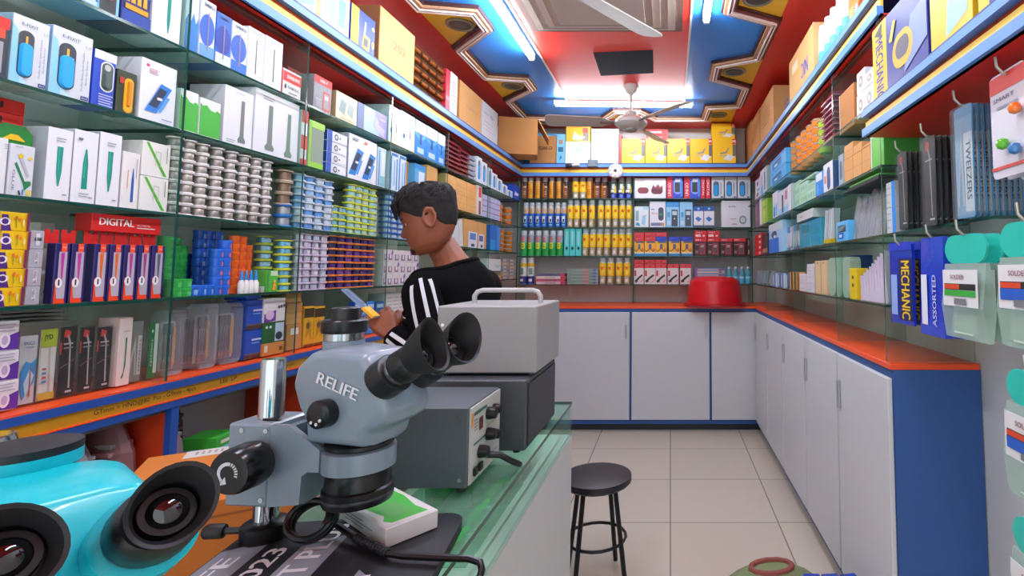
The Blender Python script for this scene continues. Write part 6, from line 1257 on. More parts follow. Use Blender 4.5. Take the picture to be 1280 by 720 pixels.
# ------------------------------------------------------------------ microscopes
def lofted(name, parent, poly, laterals, m, T, sub=2):
    """side outline (x, z) carried across y; (y, inset) pairs; rounded by subdivision"""
    cx = sum(p[0] for p in poly)/len(poly); cz = sum(p[1] for p in poly)/len(poly); n = len(poly)
    vs = [((x-cx)*s+cx, y, (z-cz)*s+cz) for y, s in laterals for x, z in poly]; fs = []
    for k in range(len(laterals)-1):
        for i in range(n):
            j = (i+1) % n; fs.append((k*n+i, k*n+j, (k+1)*n+j, (k+1)*n+i))
    fs += [tuple(range(n))[::-1], tuple((len(laterals)-1)*n+i for i in range(n))]
    mb = MB(); mb.T = T; mb.add(vs, fs, m); o = mb.build(name, parent, True, angle=3)
    bv = o.modifiers.new('bevel', 'BEVEL'); bv.width = .006; bv.segments = 3; bv.limit_method = 'ANGLE'; bv.angle_limit = .35
    return o
def cup_mesh(mb, M, r, m, horn):
    """flared rubber eyecup whose outer side rises in a horn"""
    old = mb.T; mb.T = M; seg = 28; prof = [(.62, 0), (.66, .16), (.80, .42), (.92, .72), (1.0, 1.0), (1.0, 1.04), (.90, 1.0), (.80, .78), (.72, .60)]
    L = r*1.15; vs = []; fs = []
    for pr, pz in prof:
        for i in range(seg):
            a = 2*PI*i/seg; hz = horn*max(0, pz-.1)*(.5+.5*math.cos(a-PI/2))**1.5
            vs.append((pr*r*math.cos(a)*(1+.0*pz), pr*r*math.sin(a)*(1+.12*pz), L*pz+hz))
    for k in range(len(prof)-1):
        for i in range(seg):
            j = (i+1) % seg; fs.append((k*seg+i, k*seg+j, (k+1)*seg+j, (k+1)*seg+i))
    fs.append(tuple(range(seg))[::-1]); mb.add(vs, fs, m); mb.T = old
def microscope(label, pole, arm_ang, arm_len, theta, dz, body_c, accent, collar_text=True, pole_h=.27, cup_r=.029, text=None):
    t = empty('microscope', (pole[0], pole[1], CT)); tag(t, label, 'microscope')
    chrome = mat('#c9ced2', .08, 1.); blk = mat('#111214', .35); rub = mat('#17181a', .55); bm_ = mat(body_c, .28, coat=.3); bz = .016
    MB().lathe([(.016, bz), (.016, pole_h-.004), (.0145, pole_h)], chrome, 24).build('pole', t, True)
    c = MB().lathe([(.028, bz-.0005), (.030, bz+.003), (.030, .036), (.026, .039)], blk, 24).build('pole_collar', t, True)
    kn = MB(); kn.tube([(-.03, -.006, .028), (-.05, -.01, .029)], .005, blk, 8); kn.lathe([(.009, 0), (.010, .003), (.010, .022), (.007, .026)], mat('#1a1b1d', .5), 12, o=(-.05, -.01, .029), axis=(-.95, -.2, .05)); kn.build('clamp_screw', c, True)
    RA = Matrix.Rotation(arm_ang, 4, 'Z')
    ux, uy = math.cos(arm_ang), math.sin(arm_ang)
    # focus block on the pole
    mb = MB(); mb.T = RA; mb.cbox(-.034, -.034, .072+dz, .030, .034, .185+dz, bm_, .003)
    b = mb.build('focus_block', t)
    mb = MB(); mb.T = RA
    for x, z in ((-.012, .176), (.024, .176), (.022, .082)): mb.lathe([(.0035, 0), (.0035, .0012)], chrome, 10, o=(x, -.0342, z+dz), axis=(0, -1, 0))
    mb.build('screw', b)
    mb = MB(); mb.T = RA; mb.cbox(.002, -.018, .1852+dz, .028, -.012, .188+dz, blk, .001); mb.build('friction_slot', b)
    mb = MB(); mb.T = RA
    mb.lathe([(.012, .0345), (.012, .044), (.029, .046), (.0305, .054), (.0295, .080), (.027, .086), (.018, .0875)], mat('#0f1012', .22), 30, o=(.022, 0, .138+dz), axis=(0, -1, 0))
    k = mb.build('focus_knob', t, True)
    mb = MB(); mb.T = RA @ Matrix.Translation((.022, -.0878, .138+dz)) @ Matrix.Rotation(PI/2, 4, 'X'); wt = mat('#e2e6ea')
    N = 16
    for i in range(N):
        a0, a1 = math.radians(-20+250*i/N), math.radians(-20+250*(i+(.62 if i < 6 else 1))/N); r0, r1 = .010, .0145
        mb.add([(r0*math.cos(a0), r0*math.sin(a0), 0), (r1*math.cos(a0), r1*math.sin(a0), 0), (r1*math.cos(a1), r1*math.sin(a1), 0), (r0*math.cos(a1), r0*math.sin(a1), 0)], [(0, 1, 2, 3)], wt)
    a = math.radians(232); mb.add([(.005*math.cos(a), .005*math.sin(a), 0), (.0195*math.cos(a), .0195*math.sin(a), 0), (.013*math.cos(a+.6), .013*math.sin(a+.6), 0)], [(0, 1, 2)], wt)
    mb.build('arrow_mark', k)
    for s in (1,):
        mb = MB(); mb.T = RA; mb.lathe([(.012, .0345), (.012, .044), (.029, .046), (.030, .08), (.025, .088)], mat('#0f1012', .3), 30, o=(.022, 0, .138+dz), axis=(0, 1, 0)); mb.build('focus_knob', t, True)
    # arm and holder ring
    hr = .047
    mb = MB(); mb.T = RA
    P = [(.0305, .184+dz), (.058, .184+dz), (arm_len-hr+.012, .152+dz), (arm_len-hr+.012, .122+dz), (.088, .122+dz), (.080, .116+dz), (.078, .078+dz), (.0305, .073+dz)]
    for y0, y1 in ((-.034, -.026), (.026, .034)):
        n = len(P); mb.add([(x, y0, z) for x, z in P]+[(x, y1, z) for x, z in P], [(i, (i+1) % n, n+(i+1) % n, n+i) for i in range(n)]+[tuple(range(n))[::-1], tuple(range(n, 2*n))], bm_)
    mb.box(.0305, -.0258, .13+dz, .044, .0258, .176+dz, bm_); mb.box(.0305, -.0258, .076+dz, .078, .0258, .116+dz, mat(body_c, .45))
    mb.build('arm', t)
    cx, cy = ux*arm_len, uy*arm_len; o3 = (cx, cy, 0)
    MB().lathe([(hr-.008, .1185+dz), (hr, .1205+dz), (hr, .148+dz), (hr-.008, .150+dz)], bm_, 36, o=o3).build('holder_ring', t, True)
    MB().lathe([(.040, .1502+dz), (.044, .152+dz), (.044, .157+dz), (.040, .159+dz)], blk, 32, o=o3).build('seat_ring', t, True)
    rl = MB().lathe([(.028, .074+dz), (.044, .074+dz), (.0455, .078+dz), (.0455, .094+dz), (.042, .096+dz), (.042, .110+dz), (.038, .118+dz)], mat('#0c0d0f', .3), 36, o=o3).build('ring_light', t, True)
    MB().lathe([(.0458, .082+dz), (.0461, .084+dz), (.0458, .086+dz)], mat('#3a3c40', .2), 36, o=o3, cap=False).build('grip_band', rl, True)
    # head
    px_ = -.036 if not accent else -.062; pz = 0 if not accent else -.014
    H = Matrix.Translation((cx, cy, dz)) @ Matrix.Rotation(theta, 4, 'Z')
    prof = [(-.050, .286), (-.074, .266), (-.080, .240), (-.066, .206), (-.052, .190), (-.050, .160), (.046, .160), (.052, .180), (.078, .194), (.086, .212), (.064, .262), (.044, .286), (-.016, .291)]
    hd = lofted('head', t, prof, [(-.046, .86), (-.040, .97), (-.020, 1.02), (.020, 1.02), (.040, .97), (.046, .86)], bm_, H)
    mb = MB(); mb.T = H
    mb.lathe([(.027, .275+pz), (.027, .298+pz)], bm_, 28, o=(px_, 0, 0)); mb.build('port_seat', t, True)
    pt = MB(); pt.T = H; pt.lathe([(.026, .2985+pz), (.026, .2985+pz+(.010 if not accent else .003))], mat('#b9bec2', .18, 1.), 28, o=(px_, 0, 0)); pt.build('port_ring', t, True)
    pc = MB(); pc.T = H
    if not accent: pc.lathe([(.0285, .309), (.030, .312), (.030, .326), (.028, .328), (.0185, .3285), (.018, .344), (.016, .3455)], mat('#101114', .3), 28, o=(px_, 0, 0))
    else: pc.lathe([(.029, .302+pz), (.030, .303+pz), (.030, .312+pz, accent), (.030, .313+pz, '#101114'), (.030, .318+pz), (.026, .3185+pz)], '#101114', 28, o=(px_, 0, 0))
    pc.build('camera_port', t, True)
    zk = MB(); zk.T = H; zk.lathe([(.018, .0), (.019, .004), (.0185, .018), (.015, .021), (.006, .0215)], mat('#0f1012', .3), 28, o=(-.010, -.0445, .206), axis=(0, -1, .08)); zk = zk.build('zoom_knob', t, True)
    mb = MB(); mb.T = H
    for a in (-.7, .3, 1.2): mb.lathe([(.0022, 0), (.0022, .0015)], mat('#dfe2e4', .2), 8, o=(-.010+.009*math.sin(a), -.0655, .2045-.009*math.cos(a)), axis=(0, -1, .08))
    mb.build('knob_mark', zk)
    if text:
        mb = MB(); mb.T = H @ Matrix.Translation((.004, -.0478, .242)) @ Matrix.Rotation(math.radians(17), 4, 'Y') @ Matrix.Rotation(PI/2, 4, 'X')
        put_text(mb, text, Matrix.Identity(4), .0165, mat('#e9edf0'), .070, bold=.0007); mb.build('lettering', hd)
    # binocular tubes
    EL = math.radians(33); e = Vector((math.cos(EL), 0, math.sin(EL)))
    hb = MB(); hb.T = H
    hb.lathe([(.038, 0), (.041, .004), (.041, .014), (.036, .018)], bm_, 30, o=(.048, 0, .238), axis=e); hb.build('tube_housing', t, True)
    es = cup_r*(1.05 if not accent else 1.5)
    for s in (-1, 1):
        base = Vector((.050, s*es, .240)); B_ = MB(); B_.T = H
        B_.lathe([(.0265, .0), (.0275, .006), (.0275, .026), (.0235, .028)], mat('#1a1c1f', .35) if not accent else mat(accent, .3), 28, o=base+e*.016, axis=e)
        B_.lathe([(.0215, .0282), (.0215, .034)], mat('#9aa0a4', .2, .9), 24, o=base+e*.016, axis=e)
        B_.lathe([(.0225, .0342), (.0235, .037), (.0225, .056), (.020, .060)], blk, 24, o=base+e*.016, axis=e)
        ep = B_.build('eyepiece', t, True)
        q = Vector((0, 0, 1)).rotation_difference(e).to_matrix().to_4x4()
        spin = Matrix.Rotation(s*math.radians(35)+0, 4, 'Z')
        M = Matrix.Translation(base+e*.066) @ q @ Matrix.Rotation(PI/2*0, 4, 'Z')
        up = Matrix.Rotation(math.radians(180 if s > 0 else 0)+math.radians(0), 4, 'Z')
        cm = MB(); cm.T = None; cup_mesh(cm, H @ M @ Matrix.Rotation(math.radians(90-28*s), 4, 'Z'), cup_r, rub, cup_r*(.85 if not accent else .45))
        cu = cm.build('eyecup', ep, True)
        ln = MB(); ln.T = H; ln.lathe([(cup_r*.70, .0), (cup_r*.66, .006), (cup_r*.50, .0065)], mat('#121316', .45), 26, o=base+e*(.066+cup_r*.5), axis=e); ln.build('lens_rim', ep, True)
        ln = MB(); ln.T = H; ln.lathe([(cup_r*.50, .0), (cup_r*.40, .004), (cup_r*.2, .006), (cup_r*.02, .0066)], mat('#050608', .03, coat=1.), 26, o=base+e*(.0725+cup_r*.5), axis=e); ln.build('lens', ep, True)
    return t
m1 = microscope('slate grey trinocular microscope with black eyepieces on the glass counter', (-.586, .78), math.radians(-5), .140, math.radians(-14), 0, '#8799a6', None, cup_r=.0315, text='RELIFE')
# base board with lettering bands
mb = MB(); BA = math.radians(8); cB = Vector((-.455, .69)); RB = Matrix.Translation((cB.x-(-.586), cB.y-.78, 0)) @ Matrix.Rotation(BA, 4, 'Z'); mb.T = RB
mb.prism(pill(-.152, -.15, .152, .15, 5, .03), .0005, .0155, mat('#1b1c20', .5, noise=.1, scale=40))
bb = mb.build('base_board', m1)
mb = MB(); mb.T = RB @ Matrix.Translation((0, 0, .0158))
for x0, x1, c in ((-.150, -.100, '#8d949c'), (-.050, .0, '#8d949c'), (.055, .085, '#8d949c')):
    mb.add([(x0, -.145, 0), (x1, -.145, 0), (x1, .10 if x0 < .05 else -.03, 0), (x0, .07 if x0 < .05 else .0, 0)], [(0, 1, 2, 3)], c)
mb.build('printed_band', bb)
mb = MB(); mb.T = RB @ Matrix.Translation((0, 0, .0162)); wt = mat('#e6e8ea')
for tx, x, y, s, w in (('RELIFE', -.125, -.03, .024, .16), ('2023', -.075, .02, .026, .10), ('M5T PLUS', -.025, .035, .032, .19)):
    M = Matrix.Translation((x, y, 0)) @ Matrix.Rotation(PI/2, 4, 'Z'); put_text(mb, tx, M, s, wt, w, bold=.0014)
for i in range(5):
    y = -.13+.025*i; mb.add([(.058, y, 0), (.075, y+.004, 0), (.075, y+.016, 0), (.058, y+.012, 0)], [(0, 1, 2, 3)], wt)
mb.build('lettering', bb)
m2 = microscope('turquoise trinocular microscope at the lower left, eyecups facing the viewer', (-.600, .470), math.atan2(-.51, .86), .192, math.radians(-31), -.036, '#04cbd8', '#04bccb', pole_h=.255, cup_r=.0215)
mb = MB(); mb.T = Matrix.Rotation(math.radians(-31), 4, 'Z'); mb.prism(pill(-.035, -.043, .22, .043, 5, .02), .0005, .0155, mat('#202226', .5)); mb.build('base_board', m2)

# ------------------------------------------------------------------ instruments behind the microscope
def vent_screw(mb, x, y, z): mb.lathe([(.004, 0), (.004, .0015)], mat('#c9ced0', .25, .9), 10, o=(x, y, z), axis=(0, -1, 0))
o = empty('hot_air_station', (-.365-.075, 1.045, CT)); tag(o, 'dark grey rework station with knobs facing the aisle, behind the slate microscope', 'station')
sg = mat('#566065', .42, noise=.04, scale=60)
MB().cbox(-.085, -.085, .010, .075, .085, .152, sg, .002).build('case', o)
mb = MB()
for x in (-.07, .062):
    for z in (.025, .135): vent_screw(mb, x, -.0852, z)
mb.build('case_screw', o)
for sx in (-.07, .06):
    for sy in (-.07, .07): MB().lathe([(.008, .0004), (.009, .0098)], '#1c1d20', 10, o=(sx, sy, 0)).build('foot', o)
pan = MB().box(.0755, -.081, .014, .0785, .081, .149, mat('#c3c6be', .4)).build('front_panel', o)
P4 = Matrix.Translation((.079, 0, .014)) @ Matrix.Rotation(PI/2, 4, 'Z')
mb = MB(); mb.T = P4
R4 = lambda u0, v0, u1, v1, c, l=0: mb.add([(u0-.081, -.0003-l, v0), (u1-.081, -.0003-l, v0), (u1-.081, -.0003-l, v1), (u0-.081, -.0003-l, v1)], [(0, 1, 2, 3)], c)
R4(.004, .10, .012, .125, '#e8981c'); R4(.014, .118, .08, .124, '#2f6a56'); R4(.014, .064, .08, .068, '#2f6a56'); R4(.04, .085, .06, .108, '#5a1a14', .0003)
for i in range(4): R4(.016, .09+.006*i, .032, .092+.006*i, '#6a7a74'); R4(.085, .02+.03*i, .15, .021+.03*i, '#6a7a74')
mb.build('printed_panel', pan)
for u, v, r in ((.085, .105, .012), (.085, .065, .012), (.045, .045, .012), (.118, .105, .010), (.118, .055, .010)):
    mb = MB(); mb.T = P4; mb.lathe([(r, 0), (r*1.02, .004), (r*.85, .016), (r*.6, .018)], mat('#141517', .35), 18, o=(u-.081, -.0006, v), axis=(0, -1, 0)); mb.build('knob', pan, True)
for u, v in ((.02, .018), (.045, .018)):
    mb = MB(); mb.T = P4; mb.cbox(u-.081-.008, -.006, v-.008, u-.081+.008, -.0006, v+.008, '#101113', .002); mb.build('switch', pan)
mb = MB(); mb.T = P4; mb.tube([(.07-.081, -.003, .03), (.075-.081, -.03, .028), (.09-.081, -.05, .01), (.12-.081, -.055, -.006)], .006, mat('#121214', .4), 10); mb.build('hose', pan, True)
o = empty('amplifier', (-.44, 1.30, CT)); tag(o, 'low dark grey box under the pale grey power supply', 'station')
MB().cbox(-.12, -.14, .008, .125, .14, .160, mat('#454b4e', .45), .003).build('case', o)
for sx in (-.1, .1):
    for sy in (-.12, .12): MB().lathe([(.008, .0004), (.009, .0078)], '#1c1d20', 10, o=(sx, sy, 0)).build('foot', o)
MB().box(.1255, -.13, .015, .128, .13, .15, '#2a2d30').build('front_panel', o)
o = empty('power_supply', (-.415, 1.31, CT+.1605)); tag(o, 'pale grey metal power supply with carrying handle, stacked behind the microscope', 'station')
pg = mat('#979a98', .45, noise=.04, scale=50)
MB().cbox(-.118, -.11, .006, .110, .13, .158, pg, .003).build('case', o)
mb = MB(); vent_screw(mb, -.105, -.1103, .115); vent_screw(mb, -.105, -.1103, .03); mb.build('case_screw', o)
MB().tube([(-.075, .0, .1575), (-.075, .0, .176), (-.068, .0, .186), (-.055, 0, .190), (.07, 0, .190), (.083, 0, .186), (.09, 0, .176), (.09, 0, .1575)], .006, mat('#b9bbb8', .4), 10).build('handle', o, True)
for sx in (-.1, .09):
    for sy in (-.09, .11): MB().lathe([(.008, 0), (.008, .0058)], '#1c1d20', 10, o=(sx, sy, 0)).build('foot', o)
# ------------------------------------------------------------------ small things on the counter
p = at_z(487, 643, CT+.03); o = empty('kit_box', (p.x, p.y, CT+.0165), math.radians(-37)); tag(o, 'white box with bright green lid lying under the slate microscope', 'box')
MB().cbox(-.07, -.038, 0, .07, .038, .026, '#dfdddb', .001).build('tray', o)
mb = MB(); mb.add([(-.066, -.034, .0264), (.066, -.034, .0264), (.066, .034, .0264), (-.066, .034, .0264)], [(0, 1, 2, 3)], '#ecebe8')
mb.add([(-.062, -.026, .0267), (-.03, -.030, .0267), (.03, -.022, .0267), (.045, -.030, .0267), (.058, -.024, .0267), (.060, .028, .0267), (.03, .024, .0267), (-.02, .031, .0267), (-.062, .028, .0267)], [tuple(range(9))], '#4fc447'); mb.build('lid_print', o)
mb = MB(); mb.add([(-.01, -.018, .027), (.042, -.018, .027), (.042, .012, .027), (-.01, .012, .027)], [(0, 1, 2, 3)], '#64b45c'); mb.build('window', o)
mb = MB()
for i in range(3): mb.box(-.06, -.0384, .017-.005*i, .0+.03*(i % 2), -.0381, .0185-.005*i, '#8d9094')
mb.build('small_print', o)
# black power cable: coil beside the pole, then across the board and over the counter edge
pts = []
cc = Vector((-.512, .765, CT+.046))
for i in range(76):
    a = 2*PI*i/19; r = .032+.006*math.sin(i*.37); pts.append(cc+Vector((r*math.cos(a)*.9, -.010+.005*(i/19)+1.0*r*math.sin(a)*.5, r*.6*math.sin(a))))
for x, y, z in ((415, 652, 1.034), (445, 672, 1.0245), (485, 692, 1.0235), (545, 697, 1.0235), (600, 703, 1.0225)): pts.append(at_z(x, y, z))
pts += [Vector((-.235, .66, 1.005)), Vector((-.205, .63, .95)), Vector((-.19, .60, .85))]
def smooth(P, n=3):
    out = []
    for i in range(len(P)-1):
        p0, p1, p2, p3 = P[max(i-1, 0)], P[i], P[i+1], P[min(i+2, len(P)-1)]
        for k in range(n):
            t = k/n; out.append(.5*((2*p1)+(p2-p0)*t+(2*p0-5*p1+4*p2-p3)*t*t+(3*p1-p0-3*p2+p3)*t**3))
    return out+[P[-1]]
o = empty('power_cable'); tag(o, 'thick black cable coiled beside the chrome pole and crossing the board', 'cable')
MB().tube(smooth(pts, 3), .0046, mat('#0d0e10', .3), 8).build('cord', o, True)
a = at_z(445, 672, 1.0245); b = at_z(485, 692, 1.0235); mb = MB()
d = (b-a).normalized()
mb.lathe([(.0056+.0012*(i % 2), (b-a).length*i/24) for i in range(25)], mat('#15161a', .45), 10, o=a, axis=d); mb.build('strain_relief', o)

# ------------------------------------------------------------------ cartons in the aisle
u_, v_ = Vector((.84, .54, 0)), Vector((-.54, .84, 0)); B0 = Vector((-1.27, 1.30, 0))
cxy = B0-v_*.20+u_*.20
lowc = package('carton', 'plain brown carton on the floor carrying the orange brown carton', 'carton', .40, .40, .48, '#a8692c', [('r', 0, .49, 1, .505, '#7d4a1c', '=seam')], (cxy.x, cxy.y, 0), math.atan2(.54, .84), cardb=True)
o = package('carton', 'large orange brown carton with white label in the aisle beside the counter', 'carton', .40, .40, .465, '#b86a22', [('r', 0, .93, 1, .94, '#8d4f18', '=seam')], (cxy.x, cxy.y, .4805), math.atan2(.54, .84), cardb=True, top='#cf7a2c')  # paler top colour holds the light falling on the lid
q = at_z(272, 553, .947)-Vector((cxy.x, cxy.y, 0)); lx, ly = q.dot(u_), q.dot(v_)
lx, ly = min(max(lx, -.19), .15), min(max(ly, -.17), .17)
mb = MB(); mb.T = Matrix.Translation((lx, ly, .4655)); mb.add([(-.05, -.03, 0), (.05, -.03, 0), (.05, .03, 0), (-.05, .03, 0)], [(0, 1, 2, 3)], '#dcd9d2'); lb = mb.build('paper_label', o)
mb = MB(); mb.T = Matrix.Translation((lx, ly, .4658))
for i in range(5): mb.add([(-.03+.012*i, -.01, 0), (-.025+.012*i, -.01, 0), (-.025+.012*i, .015, 0), (-.03+.012*i, .015, 0)], [(0, 1, 2, 3)], '#9a9a98')
mb.build('small_print', lb)
mb = MB(); mb.T = Matrix.Translation((0, 0, .4653)); mb.box(-.2, -.002, 0, .2, .002, .0006, '#9a5a20'); mb.build('lid_seam', o)
# bags and packets on the shelf under the ledge
rn = random.Random(21)
def bag(label, a, b, h, c, X=-1.60, dep=.10, name='plastic_bag'):
    w = b-a-.006; loc = (X, (a+b)/2, .7155)
    o = empty(name, loc, PI/2); tag(o, label, 'bag', 'bags under the ledge')
    MB().hull([(w*.48*math.cos(t_)*s, dep*math.sin(t_)*s, z*h) for z, s in ((0, .9), (.3, 1), (.7, .9), (1, .55)) for t_ in [2*PI*k/12 for k in range(12)]], clear(c, .5, .12, '#f4f2f4', 'bagfilm'+c[1:])).build('bag_film', o)
    mb = MB()
    for k in range(9):
        z = h*(.08+.085*k); mb.cbox(-w*.36+rn.uniform(-.01, .01), -dep*.6, z, w*.36, dep*.6, z+h*.05, mat(rn.choice(['#b9b4b8', '#d9d4d4', '#a8a0a4', c]), .4), .002)
    mb.build('contents', o)['kind'] = 'stuff'
bag('greyish pink clear bag of parts under the ledge at left', 1.20, 1.34, .20, '#7a5a60')
bag('clear bag of stacked white sachets under the ledge, left of the blue post', 1.345, 1.45, .235, '#c9c4c6')
bag('clear bag with red bits under the ledge beside the blue post', 1.455, 1.545, .25, '#b98a8e')
bag('pale pink and yellow bag of packets right of the blue post', 1.575, 1.70, .22, '#d9bcd4')
bag('dark green bag at the back under the ledge', 1.72, 1.82, .25, '#3f4a34', X=-1.68, dep=.05)
for i in range(4):
    a = 1.715
    package('packet', f'{["lilac", "pale yellow", "cyan", "lime green"][i]} packet in the pile right of the blue post', 'packet', .10, .10, .035, ['#c8a8d8', '#e0dc8a', '#8fd4dc', '#3fb83a'][i], [('r', .2, .3, .7, .6, '#efe6d8')], (-1.525, a+.052, .7155+.036*i), PI/2+.05*i, 'packets under the ledge')
# ------------------------------------------------------------------ the man
def skin_mesh(joints, edges, radii, root, sub=2):
    me = bpy.data.meshes.new('sk'); names = list(joints)
    me.from_pydata([tuple(joints[n]) for n in names], [(names.index(a), names.index(b)) for a, b in edges], [])
    o = bpy.data.objects.new('sk', me); COL.objects.link(o)
    o.modifiers.new('skin', 'SKIN').use_smooth_shade = True
    sv = me.skin_vertices[0].data
    for i, n in enumerate(names):
        r = radii[n]; sv[i].radius = (r, r) if not isinstance(r, tuple) else r
        sv[i].use_root = n == root
    m = o.modifiers.new('sub', 'SUBSURF'); m.levels = sub; m.render_levels = sub
    bpy.context.view_layer.update()
    r = bpy.data.meshes.new_from_object(o.evaluated_get(bpy.context.evaluated_depsgraph_get()))
    bpy.data.objects.remove(o); bpy.data.meshes.remove(me); return r
def join_meshes(ms, Ts=None):
    bm = bmesh.new()
    for i, m in enumerate(ms):
        t = bmesh.new(); t.from_mesh(m)
        if Ts and Ts[i] is not None: bmesh.ops.transform(t, matrix=Ts[i], verts=t.verts)
        tmp = bpy.data.meshes.new('t'); t.to_mesh(tmp); t.free(); bm.from_mesh(tmp); bpy.data.meshes.remove(tmp)
    out = bpy.data.meshes.new('j'); bm.to_mesh(out); bm.free(); return out
def remeshed(me, voxel, smooth=4, fac=.5):
    o = bpy.data.objects.new('rm', me); COL.objects.link(o)
    r = o.modifiers.new('r', 'REMESH'); r.mode = 'VOXEL'; r.voxel_size = voxel; r.use_smooth_shade = True
    if smooth: s = o.modifiers.new('s', 'SMOOTH'); s.iterations = smooth; s.factor = fac
    bpy.context.view_layer.update()
    out = bpy.data.meshes.new_from_object(o.evaluated_get(bpy.context.evaluated_depsgraph_get()))
    bpy.data.objects.remove(o); return out
V = Vector
fw = V((-.96, .28, 0)).normalized(); lf = V((-fw.y, fw.x, 0)) * 1     # torso facing, his left
lf = V((0, 0, 1)).cross(fw)
PB = V((-.755, 1.83, 0))                                              # on the floor between the feet
hip, belly, chest = PB+V((.02, 0, .90)), PB+V((.025, 0, 1.06)), PB+V((.02, 0, 1.24))
nb = PB+V((.0, 0, 1.405)); nk = PB+fw*.035+V((-.005, -.008, 1.465)); hb = PB+fw*.06+V((-.02, -.02, 1.53))
shL, shR = PB+lf*.175+V((.0, 0, 1.355)), PB-lf*.175+V((.0, 0, 1.365))
elL, wrL = V((-.700, 1.615, 1.105)), V((-.872, 1.640, 1.205))
elR, wrR = V((-.800, 2.02, 1.12)), V((-.960, 1.83, 1.20))
J = {'hip': hip, 'belly': belly, 'chest': chest, 'nb': nb, 'nk': nk, 'hb': hb, 'shL': shL, 'shR': shR, 'elL': elL, 'wrL': wrL, 'elR': elR, 'wrR': wrR}
J['chL'] = chest+lf*.085+V((0, 0, .085)); J['chR'] = chest-lf*.085+V((0, 0, .085))
for s, k in ((1, 'L'), (-1, 'R')):
    J['hp'+k] = hip+lf*.085*s+V((0, 0, -.03)); J['kn'+k] = PB+lf*.10*s+fw*.03+V((0, 0, .48)); J['an'+k] = PB+lf*.11*s-fw*.01+V((0, 0, .09)); J['to'+k] = PB+lf*.125*s+fw*.15+V((0, 0, .035))
    J['faL'] = elL.lerp(wrL, .4); J['faR'] = elR.lerp(wrR, .4)
E = [('hip', 'belly'), ('belly', 'chest'), ('chest', 'nb'), ('nb', 'nk'), ('nk', 'hb'), ('chest', 'chL'), ('chL', 'shL'), ('shL', 'elL'), ('elL', 'faL'), ('faL', 'wrL'), ('chest', 'chR'), ('chR', 'shR'), ('shR', 'elR'), ('elR', 'faR'), ('faR', 'wrR')]
for k in 'LR': E += [('hip', 'hp'+k), ('hp'+k, 'kn'+k), ('kn'+k, 'an'+k), ('an'+k, 'to'+k)]
Rd = {'hip': (.125, .10), 'belly': (.125, .095), 'chest': (.135, .10), 'nb': (.070, .065), 'nk': .054, 'hb': .055, 'shL': .052, 'shR': .052, 'elL': .036, 'elR': .036, 'faL': .037, 'faR': .037, 'wrL': .025, 'wrR': .025, 'chL': .085, 'chR': .085,
      'hpL': .085, 'hpR': .085, 'knL': .055, 'knR': .055, 'anL': .038, 'anR': .038, 'toL': .032, 'toR': .032}
body0 = skin_mesh(J, E, Rd, 'hip')
# head: stacked outlines, facing local +x
HL = [(.000, .066, .000, .020), (.010, .082, .015, .036), (.030, .088, .040, .050), (.050, .086, .060, .057), (.070, .087, .073, .062), (.090, .089, .082, .066), (.110, .086, .090, .069), (.130, .090, .095, .072), (.155, .090, .098, .075), (.180, .082, .095, .073), (.203, .062, .080, .062), (.219, .036, .050, .040), (.227, .010, .015, .012)]
NS = 40
def head_pt(z, a, grow=0.):
    for i in range(len(HL)-1):
        if HL[i][0] <= z <= HL[i+1][0]: break
    A, B_ = HL[i], HL[i+1]; t = (z-A[0])/(B_[0]-A[0]); f, b, w = (A[k]+(B_[k]-A[k])*t for k in (1, 2, 3))
    c, s = math.cos(a), math.sin(a); n = 2.25
    r = (abs(c)**n+abs(s)**n)**(-1/n)
    x = c*r*(f if c > 0 else b); y = s*r*w
    q = math.degrees(abs(math.atan2(s, c)))
    if q < 40:
        if .070 < z < .122:
            nz = (.025*(1-(z-.076)/.046) if z >= .076 else .025*(z-.070)/.006); x += max(0, nz)*max(0, 1-(q/13)**2)
        for zc, amp, wd in ((.060, .007, .006), (.048, .007, .006)): x += amp*math.exp(-((z-zc)/wd)**2)*max(0, 1-(q/24)**2)
        x += .006*math.exp(-((z-.016)/.010)**2)*max(0, 1-(q/28)**2)
        x -= .009*math.exp(-((z-.113)/.008)**2)*math.exp(-((q-22)/8)**2)
        x += .004*math.exp(-((z-.128)/.007)**2)*max(0, 1-(q/38)**2)
    p = V((x, y, z)); 
    if grow: d = V((x, y, (z-.11)*.9)).normalized(); p += d*grow
    return p
zs = [.227*i/46 for i in range(47)]
vs = [head_pt(z, 2*PI*k/NS) for z in zs for k in range(NS)]; fs = []
for i in range(len(zs)-1):
    for k in range(NS): fs.append((i*NS+k, i*NS+(k+1) % NS, (i+1)*NS+(k+1) % NS, (i+1)*NS+k))
fs += [tuple(range(NS))[::-1], tuple((len(zs)-1)*NS+k for k in range(NS))]
head0 = bpy.data.meshes.new('head0'); head0.from_pydata(vs, [], fs)
def ear(s):
    mb = MB()
    pts = [(.0, .0), (.012, .014), (.016, .034), (.012, .054), (-.002, .064), (-.018, .058), (-.024, .040), (-.018, .018), (-.008, .004)]
    loop = [V((x-.004, s*(.070+.012*(1-(x+.024)/.04)), .080+z)) for x, z in pts]
    mb.tube(loop+[loop[0]], .0052, 'ear' if False else '#8a5238', 8, cap=False)
    n = len(loop); c = sum(loop, V())/n; cc = c-V((0, s*.006, 0))
    vs = [p for p in loop]+[cc+V((0, s*.003, 0)), cc-V((0, s*.010, 0))]
    mb.add(vs, [(i, (i+1) % n, n) for i in range(n)]+[((i+1) % n, i, n+1) for i in range(n)], '#8a5238')
    me = bpy.data.meshes.new('e'); me.from_pydata([tuple(p) for p in mb.v], [], mb.f); return me
hf = V((-.955, -.295, 0)).normalized()
pitch = math.radians(17)
Rz = Matrix.Rotation(math.atan2(hf.y, hf.x), 4, 'Z') @ Matrix.Rotation(pitch, 4, 'Y')
